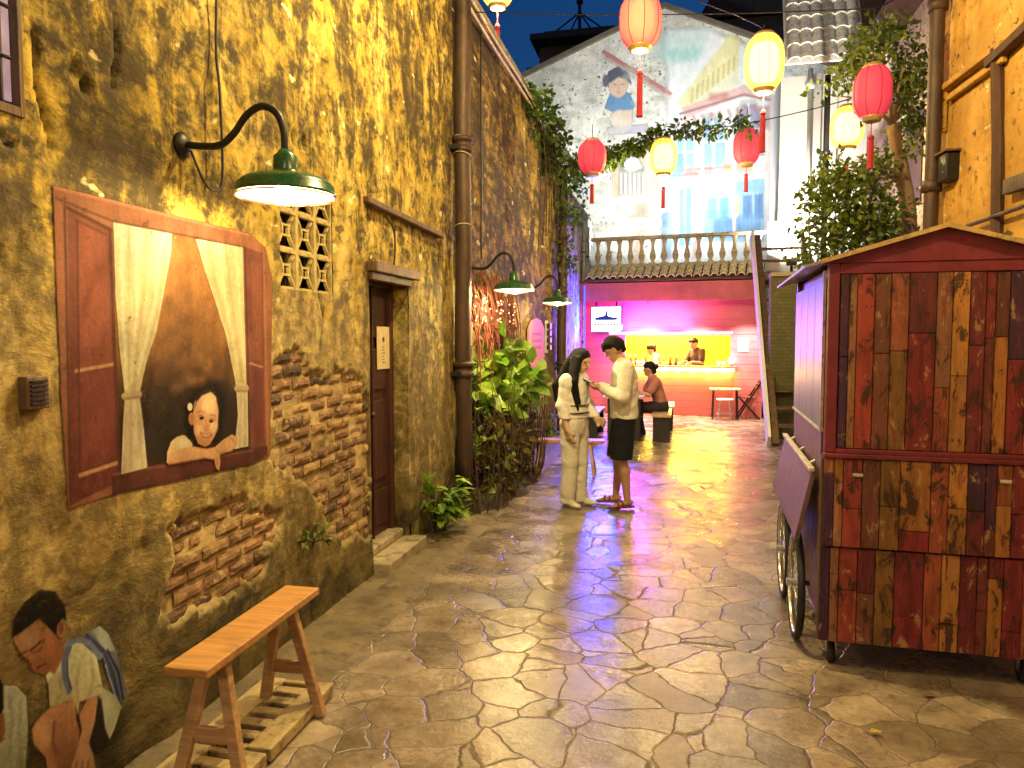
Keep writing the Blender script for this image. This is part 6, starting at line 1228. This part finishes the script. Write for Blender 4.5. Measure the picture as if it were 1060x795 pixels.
M['skin'] = skin_mat('warm_skin', (.50, .30, .19)); M['hair'] = simple('black_hair', (.006, .0055, .008), .62, .4, 30, .5, 0, (6, 6, .6), spec=.2); M['eye'] = simple('dark_eye', (.012, .008, .006), .2, .1, 9, 0); M['lip'] = simple('lip', (.36, .12, .10), .5, .1, 9, 0)
NF = (1, 1, 1)
def hand(prims, wr, fwd, pn, curl=.5, s=1.0):
    # palm, four unequal bent fingers and a thumb; pn points out of the palm
    wr = np.array(wr, float); f = np.array(fwd, float); f /= np.linalg.norm(f); pn = np.array(pn, float); pn -= f * (pn @ f); pn /= np.linalg.norm(pn); sd = np.cross(f, pn)
    for q in (-.026, 0, .026): prims.append(('c', wr + f * .012 * s + sd * q * .7 * s, wr + f * .085 * s + sd * q * s, .015 * s, .0125 * s, NF))
    for q, L in ((-.033, .062), (-.011, .076), (.011, .082), (.033, .074)):
        a = wr + f * .085 * s + sd * q * s; d = f * math.cos(curl * .7) + pn * math.sin(curl * .7); b = a + d * L * .55 * s; d2 = f * math.cos(curl * 2) + pn * math.sin(curl * 2); c = b + d2 * L * .5 * s; prims += [('c', a, b, .0098 * s, .0090 * s, NF), ('c', b, c, .0090 * s, .0078 * s, NF)]
    a = wr + f * .03 * s + sd * .028 * s; b = a + (f * .6 + sd * .55 + pn * .4) * .042 * s; c = b + (f * .85 + pn * .5) * .032 * s; prims += [('c', a, b, .0135 * s, .0105 * s, NF), ('c', b, c, .0105 * s, .0085 * s, NF)]
def head_prims(c, yaw, pitch, s=1.0):
    R = Matrix.Rotation(yaw, 3, 'Z') @ Matrix.Rotation(pitch, 3, 'Y'); T = lambda *p: tuple(np.array(c) + np.array(R @ Vector(p)) * s)
    pr = [('e', T(-.012, 0, .028), (.096 * s, .078 * s, .095 * s)), ('c', T(.018, 0, -.005), T(.040, 0, -.075), .068 * s, .040 * s, NF), ('c', T(.015, .028, -.02), T(.045, .012, -.085), .045 * s, .024 * s, NF), ('c', T(.015, -.028, -.02), T(.045, -.012, -.085), .045 * s, .024 * s, NF),
          ('c', T(.082, 0, .008), T(.104, 0, -.022), .009 * s, .0145 * s, NF), ('c', T(.070, -.02, -.052), T(.070, .02, -.052), .016 * s, .016 * s, NF), ('c', T(.078, .026, .032), T(.080, .050, .026), .012 * s, .010 * s, NF), ('c', T(.078, -.026, .032), T(.080, -.050, .026), .012 * s, .010 * s, NF),
          ('c', T(-.002, .078, .012), T(-.006, .080, -.026), .016 * s, .011 * s, (.9, .6, 1)), ('c', T(-.002, -.078, .012), T(-.006, -.080, -.026), .016 * s, .011 * s, (.9, .6, 1))]
    return pr, T
def face_parts(T, par, s=1.0):
    e = [('c', T(.0775, y - .010, .010), T(.0785, y + .010, .010), .0062 * s, .0062 * s, NF) for y in (.031, -.031)]; sdf_mesh('eyes', e, .0035, .003, M['eye'], par)
    b = [('c', T(.083, sg * .018, .034), T(.077, sg * .048, .034), .0058 * s, .0045 * s, NF) for sg in (1, -1)]; sdf_mesh('eyebrows', b, .0035, .003, M['hair'], par)
    sdf_mesh('lips', [('c', T(.085, -.020, -.053), T(.0865, .020, -.053), .0075 * s, .0075 * s, NF)], .0035, .003, M['lip'], par)
def person(label, loc, rot, J, top, bottom, hairf, shoes, vox=.0085, sc=1.0, headyaw=0, headpitch=0, hands=None, face=True, skin=None):
    t = thing('person', label, 'person', loc, rot); A = lambda k: np.array(J[k], float); pr = []; skin = skin or M['skin']; up_ = top.get('w', 1.0)
    sl, sr, hl, hr = A('shL'), A('shR'), A('hipL'), A('hipR'); pel = (hl + hr) / 2; ch = (sl + sr) / 2; sw_ = np.linalg.norm(sl - sr); ax = (ch - pel)
    torso = [('c', pel + (0, 0, .02), pel + ax * .30, .128 * up_, .116 * up_, (.78, 1.10, 1)), ('c', pel + ax * .30, pel + ax * .80, .112 * up_, .130 * up_, (.80, 1.16, 1)), ('c', sl + (0, -.03, -.03), sr + (0, .03, -.03), .066, .066, (.95, 1, 1)), ('c', ch + (0, 0, .0), A('neck'), .070, .052, NF)]
    arms = []
    for s_ in 'LR':
        arms += [('c', A('sh' + s_), A('el' + s_), .052 * up_, .040, NF), ('c', A('el' + s_), A('wr' + s_), .040, .027, NF)]
    legs = []
    for s_ in 'LR':
        kn, an, hp = A('kn' + s_), A('an' + s_), A('hip' + s_); cf = kn * .68 + an * .32 + np.array((-.018, 0, 0)); legs += [('c', hp, kn, .088, .056, NF), ('c', kn, cf, .054, .052, NF), ('c', cf, an, .052, .033, NF)]; fd = np.array(J.get('foot' + s_, (1, 0, 0)), float); fd /= np.linalg.norm(fd)
        legs += [('c', an + (0, 0, -.03) - fd * .03, an + fd * .12 + (0, 0, -.052), .032, .024, (1, 1, .9)), ('c', an + fd * .11 + (0, 0, -.054), an + fd * .165 + (0, 0, -.058), .030, .020, (1, 1.2, .75))]
    hp_, T = head_prims(J['head'], headyaw, headpitch); body = torso + arms + legs + hp_ + [('c', A('neck') - ax * .04, np.array(J['head']) - (.01, 0, .05), .052, .050, NF)]
    for s_, (f_, pn, cu) in (hands or {}).items(): hand(body, J['wr' + s_], f_, pn, cu)
    sdf_mesh('body', body, vox, .018, skin, t)
    if face: face_parts(T, t)
    # clothes follow the body
    cut_arm = top.get('sleeve', .93); ap = []
    for s_ in 'LR':
        e, w = A('el' + s_), A('wr' + s_)
        if cut_arm > .5: ak = top.get('arm', 1.0); ap += [('c', A('sh' + s_), e, .058 * up_ * ak, .048 * ak, NF), ('c', e, e + (w - e) * (cut_arm - .5) * 2, .048, .036, NF)]
        else: ap += [('c', A('sh' + s_), A('sh' + s_) + (e - A('sh' + s_)) * cut_arm * 2, .060 * up_, .056, NF)]
    hem = top['hem']; tp = torso[:3] + [('c', ch + (0, 0, -.02), ch * .4 + A('neck') * .6, .074, .060, NF)] + ap + top.get('extra', [])
    nz = A('neck')[2] + .012
    sdf_mesh('top', tp, vox, .03, top['mat'], t, .017, lambda P: np.maximum(hem - P[..., 2] if top.get('clip', True) else P[..., 2] * 0 - 1, (P[..., 2] - nz) * .8 - .0), .010)
    if bottom:
        bp = [('c', pel + (0, 0, .05), pel + (0, 0, -.02), .128, .130, (.82, 1.12, 1))]; he = bottom['hem']
        for s_ in 'LR':
            kn, an, hp = A('kn' + s_), A('an' + s_), A('hip' + s_); f_ = bottom.get('flare', 0)
            bp += [('c', hp, kn, .094, .068 + f_, NF)]
            if he < .3: bp += [('c', kn, an + (0, 0, -.03), .066 + f_, .058 + f_ * 1.3, NF)]
        zt = pel[2] + .10
        sdf_mesh('bottom', bp, vox, .022, bottom['mat'], t, .012, lambda P: np.maximum(he - P[..., 2], P[..., 2] - zt), .009)
    if shoes:
        for s_ in 'LR':
            an = A('an' + s_); fd = np.array(J.get('foot' + s_, (1, 0, 0)), float); fd /= np.linalg.norm(fd); z0 = an[2] - .08
            if shoes['kind'] == 'sandal':
                m = MB(); sd_ = np.cross((0, 0, 1), fd); o = np.array((an[0], an[1], z0)); P = [o + fd * a + sd_ * b for a, b in ((-.075, -.03), (-.03, -.037), (.08, -.042), (.15, -.05), (.20, -.03), (.205, .01), (.16, .045), (.08, .04), (-.03, .037), (-.075, .03))]; m.prism(P, (0, 0, .022)); so = m.build('sandal', shoes['mat'], t, local=True); bevel(so, .005)
                m = MB()
                for a in (.06, .11): q = o + fd * a; m.tube([q + sd_ * .048 * math.cos(u) + np.array((0, 0, .012 + .058 * math.sin(u))) for u in np.linspace(0, PI, 11)], .010, 6)
                m.build('strap', shoes['mat'], so, local=True)
            else: sdf_mesh('shoe', [('c', an + (0, 0, -.035) - fd * .035, an + fd * .11 + (0, 0, -.045), .040, .034, NF), ('c', an + fd * .10 + (0, 0, -.05), an + fd * .17 + (0, 0, -.052), .036, .026, (1, 1.15, .85))], .007, .02, shoes['mat'], t, 0, lambda P: z0 - P[..., 2])
    hairf(T, t, vox); return t
def hair_short(T, t, v, fringe=True):
    pr = [('e', T(-.022, 0, .050), (.108, .092, .092)), ('c', T(.050, .05, .075), T(.060, -.05, .075), .036, .036, NF), ('c', T(-.075, 0, .03), T(-.080, 0, -.035), .050, .036, NF), ('c', T(-.03, .072, .03), T(-.035, .070, -.01), .022, .016, NF), ('c', T(-.03, -.072, .03), T(-.035, -.070, -.01), .022, .016, NF)]
    if fringe: pr += [('c', T(.070, y, .085), T(.098, y * 1.05, .036), .024, .010, NF) for y in (-.06, -.036, -.012, .012, .036, .06)]
    sdf_mesh('hair', pr, .0065, .018, M['hair'], t, 0, None, .006, cut=[('e', T(.072, 0, -.022), (.058, .062, .062))])
def hair_long(L=.55, back=(-.06, 0), fringe=False):
    def f(T, t, v):
        c = np.array(T(0, 0, 0)); pr = [('e', T(-.018, 0, .040), (.106, .090, .090)), ('c', T(-.075, 0, .02), T(-.085, 0, -.08), .060, .062, NF)]
        for y in (-.105, -.06, 0, .06, .105):
            a = np.array(T(-.075, y * .7, -.02)); b = np.array((-.135, y * 1.15, c[2] - .24)); e = np.array((-.150 + .012 * (abs(y) * 17 % 1), y * 1.0, c[2] - L + abs(y) * .7)); pr += [('c', a, b, .045, .046, NF), ('c', b, e, .046, .016, NF)]
        # a thick lock falls in front of the near shoulder
        for dx, dy, l in ((.0, -.084, .80), (-.03, -.090, .74), (.025, -.074, .70)):
            a = np.array(T(dx, dy, .03)); b = np.array((.055 + dx * .8, dy - .050, c[2] - .20)); e = np.array((.105 + dx * .6, dy - .015, c[2] - L * l)); pr += [('c', a, b, .030, .034, NF), ('c', b, e, .034, .014, NF)]
        sdf_mesh('hair', pr, .0065, .016, M['hair'], t, 0, None, .008, cut=[('e', T(.085, 0, -.015), (.062, .060, .085))])
    return f
def hair_bun(T, t, v):
    sdf_mesh('hair', [('e', T(-.022, 0, .045), (.106, .090, .090)), ('c', T(-.08, 0, .0), T(-.08, 0, -.05), .050, .05, NF), ('e', T(-.13, 0, .03), (.045, .045, .045))], .008, .016, M['hair'], t, 0, None, .006, cut=[('e', T(.085, 0, -.03), (.070, .070, .075))])
def pose(**k):
    J = dict(shL=(0, .175, 1.385), shR=(0, -.175, 1.385), elL=(-.02, .22, 1.10), elR=(-.02, -.22, 1.10), wrL=(.05, .22, .86), wrR=(.05, -.22, .86), hipL=(0, .085, .90), hipR=(0, -.085, .90), knL=(.02, .095, .49), knR=(.02, -.095, .49), anL=(0, .10, .08), anR=(0, -.10, .08), neck=(.015, 0, 1.47), head=(.035, 0, 1.575)); J.update(k); return J
def scaleJ(J, s): return {k: (tuple(np.array(v) * s) if not k.startswith('foot') else v) for k, v in J.items()}
m0 = GZ(646, 524); f0 = GZ(594, 523)
man = person('person in a cream sweater and black shorts looking down at a phone', (m0[0] - .01, m0[1], 0), math.radians(188),
    pose(shL=(.0, .20, 1.41), shR=(.0, -.20, 1.41), elL=(.03, .265, 1.13), elR=(.04, -.25, 1.13), wrL=(.235, .13, 1.205), wrR=(.25, -.09, 1.21), neck=(.035, 0, 1.495), head=(.105, .0, 1.585), hipL=(0, .09, .93), hipR=(0, -.09, .93), knL=(.03, .10, .50), knR=(.055, -.10, .50), anL=(-.03, .125, .095), anR=(.07, -.10, .095), footL=(1, .35, 0), footR=(1, -.12, 0)),
    dict(mat=cloth('cream_knit', (.70, .65, .56)), hem=.90, w=1.10, extra=[('c', (0, 0, .93), (0, 0, 1.2), .150, .150, (.80, 1.14, 1))]), dict(mat=cloth('black_cotton', (.012, .012, .016)), hem=.50, flare=.030), hair_short, dict(kind='sandal', mat=simple('brown_leather', (.13, .035, .022), .5, .3, 9, .2)), headpitch=.50,
    hands={'L': ((1, -.55, .08), (-.2, -.4, .9), .95), 'R': ((1, .5, .08), (-.2, .4, .9), .9)}, skin=skin_mat('tan_skin', (.42, .235, .145)))
# phone lying in his hands
hp = man.matrix_basis @ Vector((.345, .015, 1.262)); ph = thing('mobile_phone', 'dark mobile phone held between the two standing people', 'phone', tuple(hp), math.radians(188)); Mx = Matrix.Rotation(-.45, 3, 'Y')
def pbox(m, a, b): m.box(a, b, Mx)
m = MB(); pbox(m, (-.075, -.037, -.004), (.075, .037, .004)); bevel(m.build('case', M['black'], ph, local=True), .003); m = MB(); pbox(m, (-.070, -.033, .0045), (.070, .033, .0052)); m.build('screen', emit('phone_screen', (.5, .6, .9), .6), ph, local=True)
M['cream_top'] = cloth('cream_cardigan', (.76, .73, .67)); M['cream_pants'] = cloth('cream_trousers', (.66, .62, .53))
s_ = .935; fj = scaleJ(pose(shL=(.0, .165, 1.38), shR=(.0, -.165, 1.38), elL=(.03, .205, 1.10), elR=(-.03, -.20, 1.10), wrL=(.19, .13, .95), wrR=(.04, -.205, .85), neck=(.03, 0, 1.475), head=(.075, 0, 1.575), knL=(.02, .085, .49), knR=(.0, -.085, .49), anL=(.02, .085, .085), anR=(-.03, -.085, .085), footL=(1, .1, 0), footR=(1, -.3, 0)), s_)
girl = person('person with long black hair in a cream cardigan and cream trousers', (f0[0] + .0, f0[1], 0), math.radians(-24), fj,
    dict(mat=M['cream_top'], hem=.90, w=.92, arm=.82, extra=[('c', (0, 0, .92), (0, 0, 1.15), .126, .120, (.86, 1.14, 1))]), dict(mat=M['cream_pants'], hem=.035, flare=.006), hair_long(.60), dict(kind='shoe', mat=simple('cream_shoes', (.60, .54, .42), .6, .2, 20, .1)), headpitch=.30,
    hands={'L': ((1, -.1, -.3), (0, -1, 0), .6), 'R': ((.25, .1, -1), (.3, 1, 0), .45)}, skin=skin_mat('fair_skin', (.58, .38, .26)))
m = MB()
for z, r in ((.955, .150), (1.03, .143)): m.tube([(r * .92 * math.cos(a), r * 1.18 * math.sin(a), z) for a in np.linspace(0, 2 * PI, 33)], .007, 6)
each(m, 'trim', M['black'], girl, local=True)
# seated diner
sp0 = GZ(684, 457); wx = OY(672, 380, 12.95)[0]
person('person in a dusty pink top seated on the bench behind the man', (wx + .20, 12.95, 0), math.radians(192), pose(shL=(.12, .17, .97), shR=(.12, -.17, .97), elL=(.24, .22, .74), elR=(.24, -.22, .74), wrL=(.46, .12, .79), wrR=(.46, -.12, .79), hipL=(-.02, .09, .52), hipR=(-.02, -.09, .52), knL=(.40, .10, .50), knR=(.40, -.10, .50), anL=(.42, .10, .08), anR=(.30, -.10, .08), neck=(.16, 0, 1.06), head=(.21, 0, 1.17)),
    dict(mat=cloth('dusty_pink_cotton', (.40, .17, .14)), hem=.40, clip=False, w=.95, sleeve=.35), dict(mat=cloth('dark_trousers', (.03, .025, .03)), hem=.06), hair_bun, dict(kind='shoe', mat=M['black']), vox=.011, hands={'L': ((1, -.2, 0), (0, 0, -1), .3), 'R': ((1, .2, 0), (0, 0, -1), .3)}, headyaw=-.3, headpitch=.1)
w2 = OY(724, 360, 17.35)
person('person in a dark grey shirt working behind the hatch counter', (w2[0], 17.45, 0), math.radians(215), pose(shL=(.06, .19, 1.40), shR=(.06, -.19, 1.40), elL=(.12, .26, 1.14), elR=(.12, -.26, 1.14), wrL=(.32, .16, 1.16), wrR=(.32, -.16, 1.16), neck=(.10, 0, 1.48), head=(.16, 0, 1.575)),
    dict(mat=cloth('dark_grey_cotton', (.05, .035, .035)), hem=.86, sleeve=.36, w=1.08), dict(mat=M['blackwood'], hem=.06), lambda T, t, v: hair_short(T, t, v, False), None, vox=.012, hands={'L': ((1, -.2, -.2), (0, 0, -1), .5), 'R': ((1, .2, -.2), (0, 0, -1), .5)}, headyaw=.2, headpitch=.25)
w1 = OY(684, 368, 17.55)
person('person in a pale shirt bending at the back of the lit kitchen', (w1[0], 17.70, 0), math.radians(200), scaleJ(pose(shL=(.14, .17, 1.30), shR=(.14, -.17, 1.30), elL=(.22, .22, 1.05), elR=(.22, -.22, 1.05), wrL=(.42, .14, 1.08), wrR=(.42, -.14, 1.08), neck=(.20, 0, 1.38), head=(.26, 0, 1.47)), .97),
    dict(mat=cloth('pale_cotton', (.62, .56, .44)), hem=.82, sleeve=.4), dict(mat=M['blackwood'], hem=.06), hair_bun, None, vox=.012, headpitch=.4)
# ================================================================ SUN (far below, dusk), CAMERA, RENDER
sun = bpy.data.lights.new('sun', 'SUN'); sun.energy = .012; sun.angle = math.radians(8); sun.color = (.55, .65, 1.0)
so = bpy.data.objects.new('sun', sun); COL.objects.link(so); so.rotation_euler = (math.radians(50), 0, math.radians(25))
cam = bpy.data.cameras.new('camera'); cam.sensor_width = 36; cam.lens = 36 * F / 1060; cam.clip_start = .05; cam.clip_end = 600
co_ = bpy.data.objects.new('camera', cam); COL.objects.link(co_)
Rm = Matrix((RT, UP, -FW)).transposed().to_4x4(); Rm.translation = Vector(CO); co_.matrix_world = Rm; SC.camera = co_
SC.render.engine = 'CYCLES'; SC.cycles.use_denoising = True; SC.cycles.use_adaptive_sampling = True; SC.cycles.adaptive_threshold = .03
try: SC.cycles.denoiser = 'OPENIMAGEDENOISE'
except Exception: pass
SC.cycles.max_bounces = 5; SC.cycles.diffuse_bounces = 3; SC.cycles.glossy_bounces = 2; SC.cycles.transmission_bounces = 4; SC.cycles.transparent_max_bounces = 12
SC.cycles.sample_clamp_indirect = 4; SC.cycles.caustics_reflective = False; SC.cycles.caustics_refractive = False
SC.view_settings.view_transform = 'Standard'; SC.view_settings.look = 'None'; SC.view_settings.exposure = 1.25; SC.view_settings.gamma = 1.0
SC.render.resolution_x = 1024; SC.render.resolution_y = 768
